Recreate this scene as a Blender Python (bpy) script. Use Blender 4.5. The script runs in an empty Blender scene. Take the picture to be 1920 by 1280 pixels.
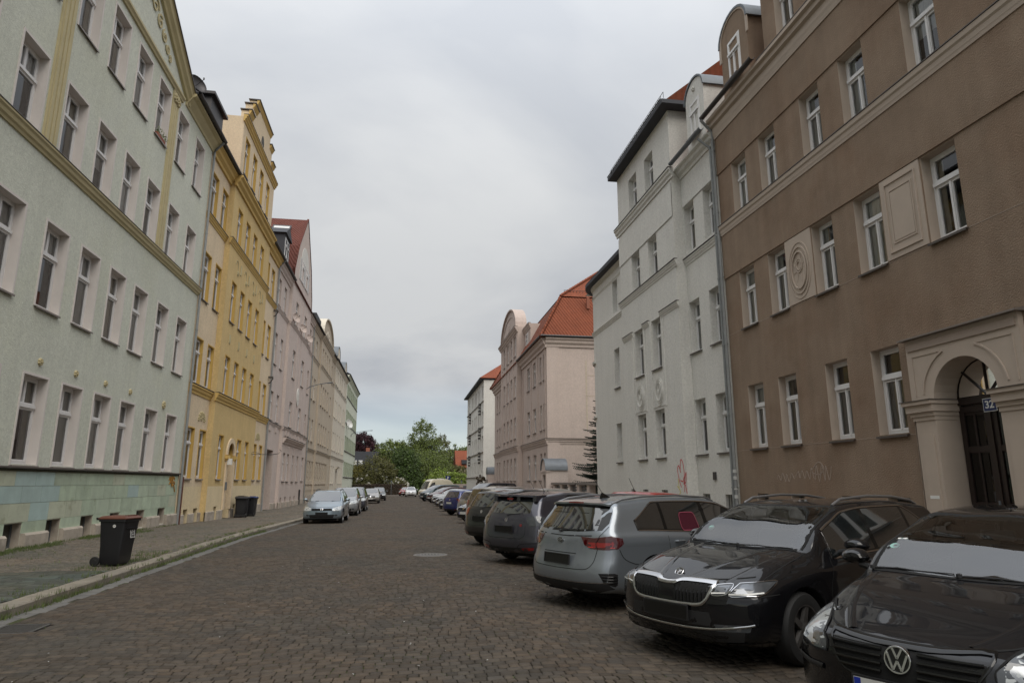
import bpy, bmesh, math, random
import numpy as np
from mathutils import Vector, Matrix
from mathutils.bvhtree import BVHTree
from mathutils.geometry import delaunay_2d_cdt
R = math.radians
random.seed(7)
rng = np.random.default_rng(7)
sc = bpy.context.scene
col = sc.collection

# ------------------------------------------------------------------ camera
cam_d = bpy.data.cameras.new('camera')
cam = bpy.data.objects.new('camera', cam_d)
col.objects.link(cam)
cam_d.sensor_width = 36.0
cam_d.lens = 36.0 * 1240 / 1920
cam_d.clip_start = 0.1
cam_d.clip_end = 3000
cam.location = (0, 0, 1.65)
cam.rotation_euler = (R(90 + 12.063), 0, R(-9.184))
sc.camera = cam

# ------------------------------------------------------------------ light
SUN_EL, SUN_AZ = 50.0, 168.0            # degrees, azimuth clockwise from +Y (hidden behind cloud, behind the camera)
world = bpy.data.worlds.new('World')
sc.world = world
world.use_nodes = True
wt = world.node_tree
wt.nodes.clear()
def wn(t, **k):
    n = wt.nodes.new(t)
    for a, b in k.items(): setattr(n, a, b)
    return n
wl = wt.links.new
w_out = wn('ShaderNodeOutputWorld'); w_bg = wn('ShaderNodeBackground')
w_bg.inputs['Strength'].default_value = 0.1
sky = wn('ShaderNodeTexSky', sky_type='NISHITA')
sky.sun_disc = False
sky.sun_elevation = R(SUN_EL); sky.sun_rotation = R(SUN_AZ)
sky.air_density = 1.1; sky.dust_density = 0.6; sky.ozone_density = 3.0
tc = wn('ShaderNodeTexCoord')
sep = wn('ShaderNodeSeparateXYZ'); wl(tc.outputs['Generated'], sep.inputs[0])
zc = wn('ShaderNodeMath', operation='MAXIMUM'); wl(sep.outputs['Z'], zc.inputs[0]); zc.inputs[1].default_value = 0.0
zp = wn('ShaderNodeMath', operation='ADD'); wl(zc.outputs[0], zp.inputs[0]); zp.inputs[1].default_value = 0.14
dv = wn('ShaderNodeVectorMath', operation='SCALE'); 
inv = wn('ShaderNodeMath', operation='DIVIDE'); inv.inputs[0].default_value = 1.0; wl(zp.outputs[0], inv.inputs[1])
wl(tc.outputs['Generated'], dv.inputs[0]); wl(inv.outputs[0], dv.inputs['Scale'])
mp = wn('ShaderNodeMapping'); mp.inputs['Scale'].default_value = (1.0, 1.0, 0.25); mp.inputs['Rotation'].default_value = (0, 0, R(35))
mp.inputs['Location'].default_value = (3.1, 1.7, 0)
wl(dv.outputs[0], mp.inputs[0])
n1 = wn('ShaderNodeTexNoise'); n1.inputs['Scale'].default_value = 0.9; n1.inputs['Detail'].default_value = 7; n1.inputs['Roughness'].default_value = 0.5
n1.inputs['Distortion'].default_value = 0.4
wl(mp.outputs[0], n1.inputs[0])
r1 = wn('ShaderNodeValToRGB'); wl(n1.outputs[0], r1.inputs[0])     # cloud tones, in units where the background strength is 0.1
r1.color_ramp.elements[0].position = 0.38; r1.color_ramp.elements[0].color = (4.55, 4.78, 5.15, 1)
r1.color_ramp.elements[1].position = 0.64; r1.color_ramp.elements[1].color = (6.15, 6.28, 6.4, 1)
# overcast skies brighten towards the zenith
z4 = wn('ShaderNodeMath', operation='POWER'); wl(zc.outputs[0], z4.inputs[0]); z4.inputs[1].default_value = 3.0
zh = wn('ShaderNodeMath', operation='MULTIPLY_ADD'); wl(z4.outputs[0], zh.inputs[0]); zh.inputs[1].default_value = 1.8; zh.inputs[2].default_value = 0.76
zg = wn('ShaderNodeMath', operation='MULTIPLY_ADD'); wl(zc.outputs[0], zg.inputs[0]); zg.inputs[1].default_value = 0.05; wl(zh.outputs[0], zg.inputs[2])
cl = wn('ShaderNodeVectorMath', operation='SCALE'); wl(r1.outputs[0], cl.inputs[0]); wl(zg.outputs[0], cl.inputs['Scale'])
# thin gap of pale blue low over the far end of the street
r2 = wn('ShaderNodeValToRGB'); wl(zc.outputs[0], r2.inputs[0])
r2.color_ramp.elements[0].position = 0.02; r2.color_ramp.elements[0].color = (0.45, 0.45, 0.45, 1)
r2.color_ramp.elements[1].position = 0.15; r2.color_ramp.elements[1].color = (1, 1, 1, 1)
e = r2.color_ramp.elements.new(0.09); e.color = (0.72, 0.72, 0.72, 1)
mx = wn('ShaderNodeMix', data_type='RGBA'); wl(r2.outputs[0], mx.inputs['Factor'])
wl(sky.outputs[0], mx.inputs['A']); wl(cl.outputs[0], mx.inputs['B'])
wl(mx.outputs['Result'], w_bg.inputs['Color']); wl(w_bg.outputs[0], w_out.inputs[0])

sun_d = bpy.data.lights.new('sun', 'SUN')
sun_d.energy = 1.5; sun_d.angle = R(50); sun_d.color = (1.0, 0.94, 0.85)
sun = bpy.data.objects.new('sun', sun_d)
col.objects.link(sun)
_d = Vector((math.sin(R(SUN_AZ)) * math.cos(R(SUN_EL)), math.cos(R(SUN_AZ)) * math.cos(R(SUN_EL)), math.sin(R(SUN_EL))))
sun.rotation_euler = _d.to_track_quat('Z', 'Y').to_euler()
vs = sc.view_settings
vs.view_transform = 'Standard'; vs.look = 'None'; vs.exposure = 0.34; vs.gamma = 1.0; vs.use_curve_mapping = False

# ------------------------------------------------------------------ materials
M = {}
def mat(name, c, rough=0.8, metal=0.0, var=0.0, vscale=1.2, bump=0.0, bscale=60, coat=0.0, spec=0.5,
        c2=None, c2scale=0.6, c2pos=(0.5, 0.62), rnd=0.0, streak=0.0, speck=0.0):
    m = bpy.data.materials.new(name); m.use_nodes = True
    nt = m.node_tree; b = nt.nodes['Principled BSDF']; L = nt.links.new
    b.inputs['Roughness'].default_value = rough; b.inputs['Metallic'].default_value = metal
    b.inputs['Coat Weight'].default_value = coat; b.inputs['Coat Roughness'].default_value = 0.03
    b.inputs['Specular IOR Level'].default_value = spec
    b.inputs['Base Color'].default_value = (*c, 1)
    pos = None
    def P():
        nonlocal pos
        if pos is None: pos = nt.nodes.new('ShaderNodeNewGeometry')
        return pos.outputs['Position']
    src = None
    def rgb(cc):
        n = nt.nodes.new('ShaderNodeRGB'); n.outputs[0].default_value = (*cc, 1); return n.outputs[0]
    src = rgb(c)
    if c2:
        n = nt.nodes.new('ShaderNodeTexNoise'); n.inputs['Scale'].default_value = c2scale; n.inputs['Detail'].default_value = 6
        n.inputs['Roughness'].default_value = 0.65
        L(P(), n.inputs['Vector'])
        mr = nt.nodes.new('ShaderNodeMapRange'); mr.inputs[1].default_value = c2pos[0]; mr.inputs[2].default_value = c2pos[1]
        L(n.outputs[0], mr.inputs[0])
        mxx = nt.nodes.new('ShaderNodeMix'); mxx.data_type = 'RGBA'
        L(mr.outputs[0], mxx.inputs['Factor']); L(src, mxx.inputs['A']); L(rgb(c2), mxx.inputs['B']); src = mxx.outputs['Result']
    def scale(fac_out, lo, hi):
        nonlocal src
        mr = nt.nodes.new('ShaderNodeMapRange'); mr.inputs[1].default_value = 0.25; mr.inputs[2].default_value = 0.75
        mr.inputs[3].default_value = lo; mr.inputs[4].default_value = hi
        L(fac_out, mr.inputs[0])
        v = nt.nodes.new('ShaderNodeVectorMath'); v.operation = 'SCALE'
        L(src, v.inputs[0]); L(mr.outputs[0], v.inputs['Scale']); src = v.outputs[0]
    if var:
        n = nt.nodes.new('ShaderNodeTexNoise'); n.inputs['Scale'].default_value = vscale; n.inputs['Detail'].default_value = 8
        n.inputs['Roughness'].default_value = 0.7
        L(P(), n.inputs['Vector']); scale(n.outputs[0], 1 - var, 1 + var)
    if speck:       # grain of roughcast render
        n = nt.nodes.new('ShaderNodeTexNoise'); n.inputs['Scale'].default_value = 13; n.inputs['Detail'].default_value = 3; n.inputs['Roughness'].default_value = 0.8
        L(P(), n.inputs['Vector']); scale(n.outputs[0], 1 - speck, 1 + speck)
    if streak:      # rain streaks running down
        mpn = nt.nodes.new('ShaderNodeMapping'); mpn.inputs['Scale'].default_value = (2.6, 2.6, 0.14)
        L(P(), mpn.inputs[0])
        n = nt.nodes.new('ShaderNodeTexNoise'); n.inputs['Scale'].default_value = 1.3; n.inputs['Detail'].default_value = 6
        L(mpn.outputs[0], n.inputs['Vector']); scale(n.outputs[0], 1 - streak, 1 + streak * 0.5)
    if rnd:
        oi = nt.nodes.new('ShaderNodeObjectInfo'); gi = nt.nodes.new('ShaderNodeNewGeometry')
        ad = nt.nodes.new('ShaderNodeMath'); ad.operation = 'ADD'
        L(oi.outputs['Random'], ad.inputs[0]); L(gi.outputs['Random Per Island'], ad.inputs[1])
        fr = nt.nodes.new('ShaderNodeMath'); fr.operation = 'FRACT'; L(ad.outputs[0], fr.inputs[0])
        mr = nt.nodes.new('ShaderNodeMapRange'); mr.inputs[3].default_value = 1 - rnd; mr.inputs[4].default_value = 1 + rnd
        L(fr.outputs[0], mr.inputs[0])
        v = nt.nodes.new('ShaderNodeVectorMath'); v.operation = 'SCALE'
        L(src, v.inputs[0]); L(mr.outputs[0], v.inputs['Scale']); src = v.outputs[0]
        # slight warm / cool shift stone by stone
        wn_ = nt.nodes.new('ShaderNodeTexWhiteNoise'); wn_.noise_dimensions = '1D'; L(ad.outputs[0], wn_.inputs['W'])
        mm = nt.nodes.new('ShaderNodeMix'); mm.data_type = 'RGBA'
        rr = nt.nodes.new('ShaderNodeMath'); rr.operation = 'MULTIPLY'; rr.inputs[1].default_value = min(1, rnd * 1.3)
        L(wn_.outputs['Value'], rr.inputs[0]); L(rr.outputs[0], mm.inputs['Factor'])
        L(src, mm.inputs['A']); av = sum(c) / 3
        mm.inputs['B'].default_value = (av * 1.0, av * 0.97, av * 0.92, 1); src = mm.outputs['Result']
    L(src, b.inputs['Base Color'])
    if bump:
        n = nt.nodes.new('ShaderNodeTexNoise'); n.inputs['Scale'].default_value = bscale; n.inputs['Detail'].default_value = 4
        L(P(), n.inputs['Vector'])
        bp = nt.nodes.new('ShaderNodeBump'); bp.inputs['Strength'].default_value = 1.0; bp.inputs['Distance'].default_value = bump
        L(n.outputs[0], bp.inputs['Height']); L(bp.outputs[0], b.inputs['Normal'])
    M[name] = m
    return m

def glass_mat(name, tint=(0.75, 0.8, 0.8), refl=1.0, ior=1.5):
    m = bpy.data.materials.new(name); m.use_nodes = True
    nt = m.node_tree; nt.nodes.clear(); L = nt.links.new
    o = nt.nodes.new('ShaderNodeOutputMaterial'); mxs = nt.nodes.new('ShaderNodeMixShader')
    t = nt.nodes.new('ShaderNodeBsdfTransparent'); t.inputs[0].default_value = (*tint, 1)
    g = nt.nodes.new('ShaderNodeBsdfGlossy'); g.inputs['Roughness'].default_value = 0.015
    g.inputs[0].default_value = (refl, refl, refl, 1)
    f = nt.nodes.new('ShaderNodeFresnel'); f.inputs['IOR'].default_value = ior
    L(f.outputs[0], mxs.inputs[0]); L(t.outputs[0], mxs.inputs[1]); L(g.outputs[0], mxs.inputs[2]); L(mxs.outputs[0], o.inputs[0])
    M[name] = m
glass_mat('glass', (0.93, 0.95, 0.95), 1.0, 1.75)
glass_mat('car_glass', (0.10, 0.12, 0.12)); glass_mat('windscreen', (0.72, 0.80, 0.78), 1.0, 2.1)
glass_mat('lens', (0.8, 0.82, 0.82))

PL = dict(rough=0.95, bump=0.012, bscale=45, spec=0.2, speck=0.16)
mat('plaster_green', (0.62, 0.635, 0.545), var=0.10, vscale=0.7, streak=0.05, c2=(0.55, 0.56, 0.45), c2scale=0.35, c2pos=(0.5, 0.75), **PL)
mat('trim_ochre', (0.50, 0.43, 0.25), 0.85, var=0.12, vscale=1.5, bump=0.001)
mat('reveal_pale', (0.66, 0.61, 0.57), 0.8, var=0.06, vscale=2)
mat('plaster_pale_yellow', (0.75, 0.62, 0.40), var=0.07, streak=0.07, **PL)
mat('plaster_yellow', (0.72, 0.585, 0.41), var=0.07, streak=0.07, **PL)
mat('plaster_gold', (0.64, 0.475, 0.23), var=0.08, streak=0.07, **PL)
mat('reveal_gold', (0.57, 0.37, 0.10), 0.85, var=0.06)
mat('trim_gold', (0.60, 0.41, 0.14), 0.85, var=0.1, bump=0.001)
mat('plaster_pink', (0.60, 0.51, 0.46), var=0.06, streak=0.06, **PL)
mat('plaster_mauve', (0.54, 0.45, 0.40), var=0.06, streak=0.06, **PL)
mat('plaster_beige', (0.52, 0.445, 0.35), var=0.06, streak=0.06, **PL)
mat('plaster_cream', (0.67, 0.61, 0.51), var=0.06, streak=0.06, **PL)
mat('plaster_mint', (0.64, 0.66, 0.55), var=0.05, streak=0.05, **PL)
mat('reveal_mint', (0.34, 0.38, 0.27), 0.85)
mat('plaster_white', (0.68, 0.665, 0.62), var=0.05, vscale=0.8, streak=0.05, **PL)
mat('plaster_brown', (0.28, 0.208, 0.152), rough=0.95, bump=0.014, bscale=34, spec=0.15, var=0.16, vscale=0.7, streak=0.12, c2=(0.24, 0.165, 0.115), c2scale=0.5, c2pos=(0.45, 0.7))
mat('trim_brown', (0.46, 0.38, 0.31), 0.85, var=0.06, vscale=2, bump=0.001)
mat('stone_base', (0.43, 0.375, 0.31), 0.9, var=0.25, vscale=3, bump=0.003, bscale=40, c2=(0.24, 0.20, 0.16), c2scale=1.6, c2pos=(0.52, 0.75))
mat('tile_green', (0.45, 0.535, 0.40), 0.7, var=0.16, vscale=2.4, rnd=0.10, bump=0.001, c2=(0.25, 0.28, 0.16), c2scale=2.2, c2pos=(0.58, 0.76), streak=0.12)
mat('tile_blue', (0.41, 0.53, 0.50), 0.7, var=0.12, vscale=2.4, rnd=0.06, bump=0.001, streak=0.12)
mat('tile_sage', (0.50, 0.53, 0.40), 0.7, var=0.14, vscale=2.4, rnd=0.08, bump=0.001, c2=(0.2, 0.2, 0.1), c2scale=2.2, c2pos=(0.55, 0.8))
mat('joint_dark', (0.10, 0.10, 0.07), 0.95)
mat('frame_white', (0.74, 0.73, 0.72), 0.45)
mat('curtain', (0.70, 0.70, 0.69), 0.9)
mat('curtain_warm', (0.55, 0.49, 0.40), 0.9)
mat('blind', (0.5, 0.5, 0.48), 0.8)
mat('curtain_dark', (0.34, 0.34, 0.34), 0.9)
mat('sill_metal', (0.23, 0.20, 0.18), 0.5, metal=0.3)
mat('sill_dark', (0.10, 0.085, 0.075), 0.5, metal=0.3)
mat('zinc', (0.15, 0.165, 0.18), 0.55, metal=0.3, var=0.2, vscale=3)
mat('zinc_dark', (0.07, 0.065, 0.065), 0.5, metal=0.5, var=0.2, vscale=3)
mat('slate', (0.045, 0.047, 0.055), 0.75, var=0.2)
mat('wood_door', (0.022, 0.014, 0.012), 0.4, var=0.2, vscale=8)
mat('wood_red', (0.06, 0.014, 0.012), 0.45)
mat('door_ochre', (0.33, 0.21, 0.03), 0.6, var=0.1)
mat('door_grey', (0.20, 0.17, 0.15), 0.6, var=0.1)
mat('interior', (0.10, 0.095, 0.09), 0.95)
mat('black_metal', (0.02, 0.02, 0.02), 0.5)
mat('grid_dark', (0.07, 0.065, 0.055), 0.8, var=0.3, vscale=9)
mat('plate_blue', (0.02, 0.035, 0.12), 0.3)
mat('paint_white', (0.75, 0.75, 0.72), 0.5)
mat('paint_red', (0.50, 0.02, 0.03), 0.6)
mat('paint_yellow', (0.60, 0.50, 0.08), 0.6)
mat('paint_orange', (0.45, 0.22, 0.04), 0.6)
mat('paint_pale', (0.345, 0.275, 0.225), 0.8)
mat('sett', (0.084, 0.063, 0.045), 0.85, var=0.2, vscale=3, rnd=0.30, bump=0.006, bscale=70, spec=0.25,
    c2=(0.066, 0.056, 0.044), c2scale=0.45, c2pos=(0.42, 0.62))
mat('sett_side', (0.070, 0.068, 0.046), 0.8, var=0.25, vscale=5, rnd=0.30, bump=0.004, bscale=70, c2=(0.06, 0.075, 0.06), c2scale=0.5, c2pos=(0.45, 0.6))
mat('mosaic', (0.145, 0.112, 0.078), 0.8, var=0.25, vscale=4, rnd=0.36, bump=0.003, bscale=90, c2=(0.10, 0.09, 0.062), c2scale=0.5, c2pos=(0.42, 0.62))
mat('pipe_grey', (0.27, 0.28, 0.28), 0.5, metal=0.2, var=0.15, vscale=3)
mat('joint_soil', (0.030, 0.024, 0.016), 1.0, var=0.3, vscale=9, bump=0.008, bscale=80, c2=(0.050, 0.062, 0.012), c2scale=0.55, c2pos=(0.50, 0.62))
mat('granite', (0.23, 0.20, 0.155), 0.85, var=0.2, vscale=12, rnd=0.12, bump=0.002, bscale=120, c2=(0.13, 0.115, 0.08), c2scale=1.8, c2pos=(0.50, 0.72))
mat('granite_dark', (0.13, 0.125, 0.115), 0.85, var=0.25, vscale=9, rnd=0.12, bump=0.002, bscale=120)
mat('far_road', (0.078, 0.062, 0.045), 0.75, var=0.25, vscale=6, bump=0.008, bscale=9)
mat('pavement', (0.12, 0.10, 0.075), 0.9, var=0.25, vscale=5, bump=0.004)
mat('soil', (0.05, 0.055, 0.025), 1.0, var=0.4, vscale=1.5, bump=0.02, bscale=12)
mat('manhole_concrete', (0.17, 0.16, 0.145), 0.9, var=0.2, vscale=6)
mat('iron', (0.10, 0.095, 0.09), 0.6, metal=0.6, var=0.3, vscale=20)
mat('concrete', (0.30, 0.285, 0.26), 0.9, var=0.15, vscale=2)
mat('grass', (0.095, 0.135, 0.022), 0.8, rnd=0.35)
mat('grass_dry', (0.20, 0.15, 0.03), 0.9, rnd=0.3)
mat('rubbish', (0.5, 0.5, 0.48), 0.8)
mat('bin_black', (0.012, 0.012, 0.014), 0.5, var=0.2, vscale=6, bump=0.0008)
mat('bin_brown', (0.115, 0.040, 0.022), 0.55, var=0.15, vscale=6)
mat('bin_blue', (0.012, 0.03, 0.13), 0.5)
mat('terracotta', (0.28, 0.10, 0.06), 0.8)
mat('bark', (0.05, 0.042, 0.032), 0.95, var=0.3, vscale=4, bump=0.01, bscale=20)
mat('hedge_brown', (0.10, 0.068, 0.045), 0.95, rnd=0.5)
for nm, c in dict(leaf_mid=(0.13, 0.175, 0.026), leaf_dark=(0.07, 0.12, 0.02), leaf_olive=(0.13, 0.13, 0.03), leaf_lime=(0.22, 0.31, 0.025),
                  leaf_yellow=(0.19, 0.17, 0.02), leaf_copper=(0.05, 0.014, 0.020), leaf_fir=(0.022, 0.038, 0.020), leaf_bronze=(0.085, 0.055, 0.025), petal=(0.6, 0.58, 0.52)).items():
    m = mat(nm, c, 0.6, rnd=0.40, spec=0.3)
    b = m.node_tree.nodes['Principled BSDF']

def roof_mat(name, c, rows=3.2):
    m = mat(name, c, 0.8, var=0.25, vscale=1.6, c2=tuple(x * 0.55 for x in c), c2scale=0.8, c2pos=(0.5, 0.75))
    nt = m.node_tree; b = nt.nodes['Principled BSDF']; L = nt.links.new
    g = nt.nodes.new('ShaderNodeNewGeometry'); s = nt.nodes.new('ShaderNodeSeparateXYZ'); L(g.outputs['Position'], s.inputs[0])
    w = nt.nodes.new('ShaderNodeTexWave'); w.wave_type = 'BANDS'; w.bands_direction = 'Z'; w.wave_profile = 'SAW'
    w.inputs['Scale'].default_value = rows / 2; w.inputs['Distortion'].default_value = 0.15
    L(g.outputs['Position'], w.inputs[0])
    ad = nt.nodes.new('ShaderNodeMath'); ad.operation = 'ADD'; L(s.outputs['X'], ad.inputs[0]); L(s.outputs['Y'], ad.inputs[1])
    sn = nt.nodes.new('ShaderNodeMath'); sn.operation = 'MULTIPLY'; L(ad.outputs[0], sn.inputs[0]); sn.inputs[1].default_value = 26.0
    si = nt.nodes.new('ShaderNodeMath'); si.operation = 'SINE'; L(sn.outputs[0], si.inputs[0])
    ma = nt.nodes.new('ShaderNodeMath'); ma.operation = 'MULTIPLY_ADD'; L(si.outputs[0], ma.inputs[0]); ma.inputs[1].default_value = 0.25
    L(w.outputs['Fac'], ma.inputs[2])
    bp = nt.nodes.new('ShaderNodeBump'); bp.inputs['Distance'].default_value = 0.09; L(ma.outputs[0], bp.inputs['Height']); L(bp.outputs[0], b.inputs['Normal'])
roof_mat('roof_red', (0.28, 0.075, 0.032))
roof_mat('roof_dark_red', (0.15, 0.04, 0.025))
roof_mat('roof_grey', (0.055, 0.055, 0.062))

# ------------------------------------------------------------------ mesh helpers
class MB:
    def __init__(s): s.v = []; s.f = []; s.m = []; s.k = 0
    def add(s, vs, fs):
        o = len(s.v); s.v += [tuple(p) for p in vs]
        for f in fs: s.f.append([o + i for i in f]); s.m.append(s.k)
        return s
    def box(s, x0, x1, y0, y1, z0, z1):
        return s.add([(x0,y0,z0),(x1,y0,z0),(x1,y1,z0),(x0,y1,z0),(x0,y0,z1),(x1,y0,z1),(x1,y1,z1),(x0,y1,z1)],
                     [(0,3,2,1),(4,5,6,7),(0,1,5,4),(1,2,6,5),(2,3,7,6),(3,0,4,7)])
    def prism(s, pts, d):       # pts: planar loop of 3-D points, d: extrusion vector
        n = len(pts); d = Vector(d)
        vs = [Vector(p) for p in pts]; vs += [p + d for p in vs]
        return s.add(vs, [list(range(n))[::-1], list(range(n, 2*n))] + [(i, (i+1) % n, n + (i+1) % n, n + i) for i in range(n)])
    def tube(s, pts, r, n=8, caps=True, r2=None):
        pts = [Vector(p) for p in pts]; rings = []; up = Vector((0,0,1)); K = len(pts)
        for i, p in enumerate(pts):
            t = (pts[min(i+1, K-1)] - pts[max(i-1, 0)]).normalized()
            a = t.cross(up) if abs(t.z) < 0.95 else t.cross(Vector((1,0,0)))
            a.normalize(); b = t.cross(a)
            rr = r if r2 is None else r + (r2 - r) * i / (K - 1)
            rings.append([p + (a * math.cos(2*math.pi*j/n) + b * math.sin(2*math.pi*j/n)) * rr for j in range(n)])
        vs = [q for g in rings for q in g]
        fs = [(i*n+j, i*n+(j+1) % n, (i+1)*n+(j+1) % n, (i+1)*n+j) for i in range(K-1) for j in range(n)]
        if caps: fs += [list(range(n))[::-1], list(range((K-1)*n, K*n))]
        return s.add(vs, fs)
    def lathe(s, prof, c=(0,0,0), axis='z', n=24):    # prof: (r, h)
        vs = []
        for r, h in prof:
            for j in range(n):
                a = 2*math.pi*j/n; x, y = r*math.cos(a), r*math.sin(a)
                p = (x, y, h) if axis == 'z' else ((x, h, y) if axis == 'y' else (h, x, y))
                vs.append((p[0]+c[0], p[1]+c[1], p[2]+c[2]))
        K = len(prof)
        return s.add(vs, [(i*n+j, i*n+(j+1) % n, (i+1)*n+(j+1) % n, (i+1)*n+j) for i in range(K-1) for j in range(n)])
    def mesh(s, name, mats, smooth=False):
        me = bpy.data.meshes.new(name); me.from_pydata(s.v, [], s.f)
        for m in (mats if isinstance(mats, (list, tuple)) else [mats]): me.materials.append(M[m] if isinstance(m, str) else m)
        if any(s.m): me.polygons.foreach_set('material_index', s.m)
        if smooth: me.polygons.foreach_set('use_smooth', [True] * len(me.polygons)); me.set_sharp_from_angle(angle=R(35))
        me.update()
        return me
    def obj(s, name, mats, parent=None, smooth=False, loc=None):
        return put(name, s.mesh(name, mats, smooth), parent, loc)
def wloc(o):
    v = Vector(o.location)
    while o.parent: o = o.parent; v = v + Vector(o.location)
    return v
def put(name, me, parent=None, loc=None, rz=None, label=None):
    # loc None: mesh is in world coordinates of an unrotated parent; otherwise loc is the world place
    o = bpy.data.objects.new(name, me); col.objects.link(o)
    if parent is not None:
        o.parent = parent
        o.location = (Vector(loc) if loc is not None else Vector((0,0,0))) - wloc(parent)
    elif loc is not None: o.location = loc
    if rz is not None: o.rotation_euler = (0, 0, rz)
    if label: o['label'] = label
    return o
def sub(name, me, parent, loc=(0,0,0), rot=(0,0,0), label=None):   # child in the parent's own coordinates
    o = bpy.data.objects.new(name, me); col.objects.link(o); o.parent = parent; o.location = loc; o.rotation_euler = rot
    if label: o['label'] = label
    return o
def thing(name, label, cat, loc=(0,0,0), rz=0, group=None):
    o = bpy.data.objects.new(name, None); col.objects.link(o); o.location = loc; o.rotation_euler = (0,0,rz)
    o.empty_display_size = 0.3
    o['label'] = label; o['category'] = cat
    if group: o['group'] = group
    return o
def tag(o, label, cat, group=None):
    o['label'] = label; o['category'] = cat
    if group: o['group'] = group
    return o
def copy_tree(o, parent=None):
    c = o.copy(); col.objects.link(c); c.parent = parent
    for ch in list(o.children): copy_tree(ch, c)
    return c
def text_mesh(txt, size, depth=0.002, m='paint_white', bold=0.0):
    cu = bpy.data.curves.new('text', 'FONT'); cu.body = txt; cu.size = size; cu.extrude = depth; cu.align_x = 'CENTER'; cu.align_y = 'CENTER'; cu.offset = bold
    o = bpy.data.objects.new('text', cu); col.objects.link(o)
    me = bpy.data.meshes.new_from_object(o.evaluated_get(bpy.context.evaluated_depsgraph_get()))
    bpy.data.objects.remove(o); me.materials.clear(); me.materials.append(M[m])
    return me
def gz(y):
    if y < 22: return 0.0
    if y < 36: return -0.2 * (y - 22) / 14
    if y < 105: return -0.2 - 0.22 * (y - 36) / 69
    return -0.42
gzv = np.vectorize(gz)
# ------------------------------------------------------------------ ground, road, pavements
XL, XR = -9.1, 10.0         # facade planes
KL, KR = -4.87, 6.9         # road edges (kerb faces)
def sheet(name, xs, ys, dz, m, kind='structure'):
    v = [(x, y, gz(y) + dz) for y in ys for x in xs]; n = len(xs)
    f = [(j*n+i, j*n+i+1, (j+1)*n+i+1, (j+1)*n+i) for j in range(len(ys)-1) for i in range(n-1)]
    me = bpy.data.meshes.new(name); me.from_pydata(v, [], f); me.materials.append(M[m])
    o = put(name, me); o['kind'] = kind; return o
YS = [-60, -20, 0, 10, 22, 29, 36, 60, 80, 105, 112]
sheet('ground', [-1500, -60, -20, -9, 0, 10, 20, 60, 1500], [-1500, -60] + YS[1:] + [130, 160, 300, 2500], -0.12, 'soil')
road = sheet('road', [KL, 0, KR], YS, -0.016, 'joint_soil')
cross = sheet('cross_road', [-60, KL, 0, KR, 60], [112, 124], 0.0, 'far_road')
pav_l = sheet('pavement_left', [XL - 0.3, KL - 0.3], YS, 0.088, 'joint_soil')
pav_r = sheet('pavement_right', [KR + 0.3, XR + 0.3], YS, 0.10, 'pavement')

def stones(xr, yr, w, d, h, dz, wob, jit, gap, keep=None, gy=None):
    """rows of rough stones; returns (N,8,3) vertex blocks"""
    out = []
    y = yr[0]
    while y < yr[1]:
        dd = d * (1 + rng.uniform(-0.15, 0.15)); x = xr[0] + rng.uniform(0, w * 0.6) - w * 0.3
        while x < xr[1]:
            ww = w * rng.uniform(0.72, 1.3)
            x0, x1 = max(x, xr[0]), min(x + ww, xr[1])
            if x1 - x0 > w * 0.35 and (keep is None or keep((x0+x1)/2, y + dd/2)):
                out.append((x0, x1, y, y + dd))
            x += ww
        y += dd
    a = np.array(out); n = len(a)
    g = gap; gy = gy or gap
    bx = np.stack([a[:,0]+g, a[:,1]-g, a[:,1]-g, a[:,0]+g], 1) + rng.uniform(-jit, jit, (n, 4))
    by = np.stack([a[:,2]+gy, a[:,2]+gy, a[:,3]-gy, a[:,3]-gy], 1) + rng.uniform(-jit, jit, (n, 4))
    cx = bx.mean(1, keepdims=True); cy = by.mean(1, keepdims=True)
    tx = cx + (bx - cx) * (1 - 2.2 * g / w); ty = cy + (by - cy) * (1 - 2.2 * gy / d)
    hz = rng.uniform(-0.35, 0.35, (n, 1)) * h
    tilt = rng.uniform(-0.0022, 0.0022, (n, 4))
    V = np.zeros((n, 8, 3))
    V[:, :4, 0] = bx; V[:, :4, 1] = by; V[:, 4:, 0] = tx; V[:, 4:, 1] = ty
    V[:, :, 1] += wob(V[:, :, 0], V[:, :, 1])
    V[:, :4, 2] = -h * 1.4; V[:, 4:, 2] = hz + tilt
    V[:, :, 2] += gzv(V[:, :1, 1]) + dz
    return V
SF = np.array([(4,5,6,7),(0,1,5,4),(1,2,6,5),(2,3,7,6),(3,0,4,7)])
def stone_mesh(name, V, m, parent, kind='stuff'):
    n = len(V)
    me = bpy.data.meshes.new(name)
    F = (SF[None] + (np.arange(n) * 8)[:, None, None]).reshape(-1, 4)
    me.vertices.add(n * 8); me.vertices.foreach_set('co', V.reshape(-1))
    me.loops.add(F.size); me.loops.foreach_set('vertex_index', F.reshape(-1).astype(np.int32))
    me.polygons.add(len(F)); me.polygons.foreach_set('loop_start', (np.arange(len(F)) * 4).astype(np.int32))
    me.materials.append(M[m]); me.update(calc_edges=True)
    o = put(name, me, parent)
    if kind: o['kind'] = kind
    return o
def stone_parts(name, V, m, parent):
    meshes = []
    for k in range(len(V)):
        c = V[k, 4:].mean(0); me = bpy.data.meshes.new(name)
        me.from_pydata([tuple(p) for p in (V[k] - c)], [], [tuple(f) for f in SF.tolist()]); me.materials.append(M[m])
        put(name, me, parent, tuple(c))
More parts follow.
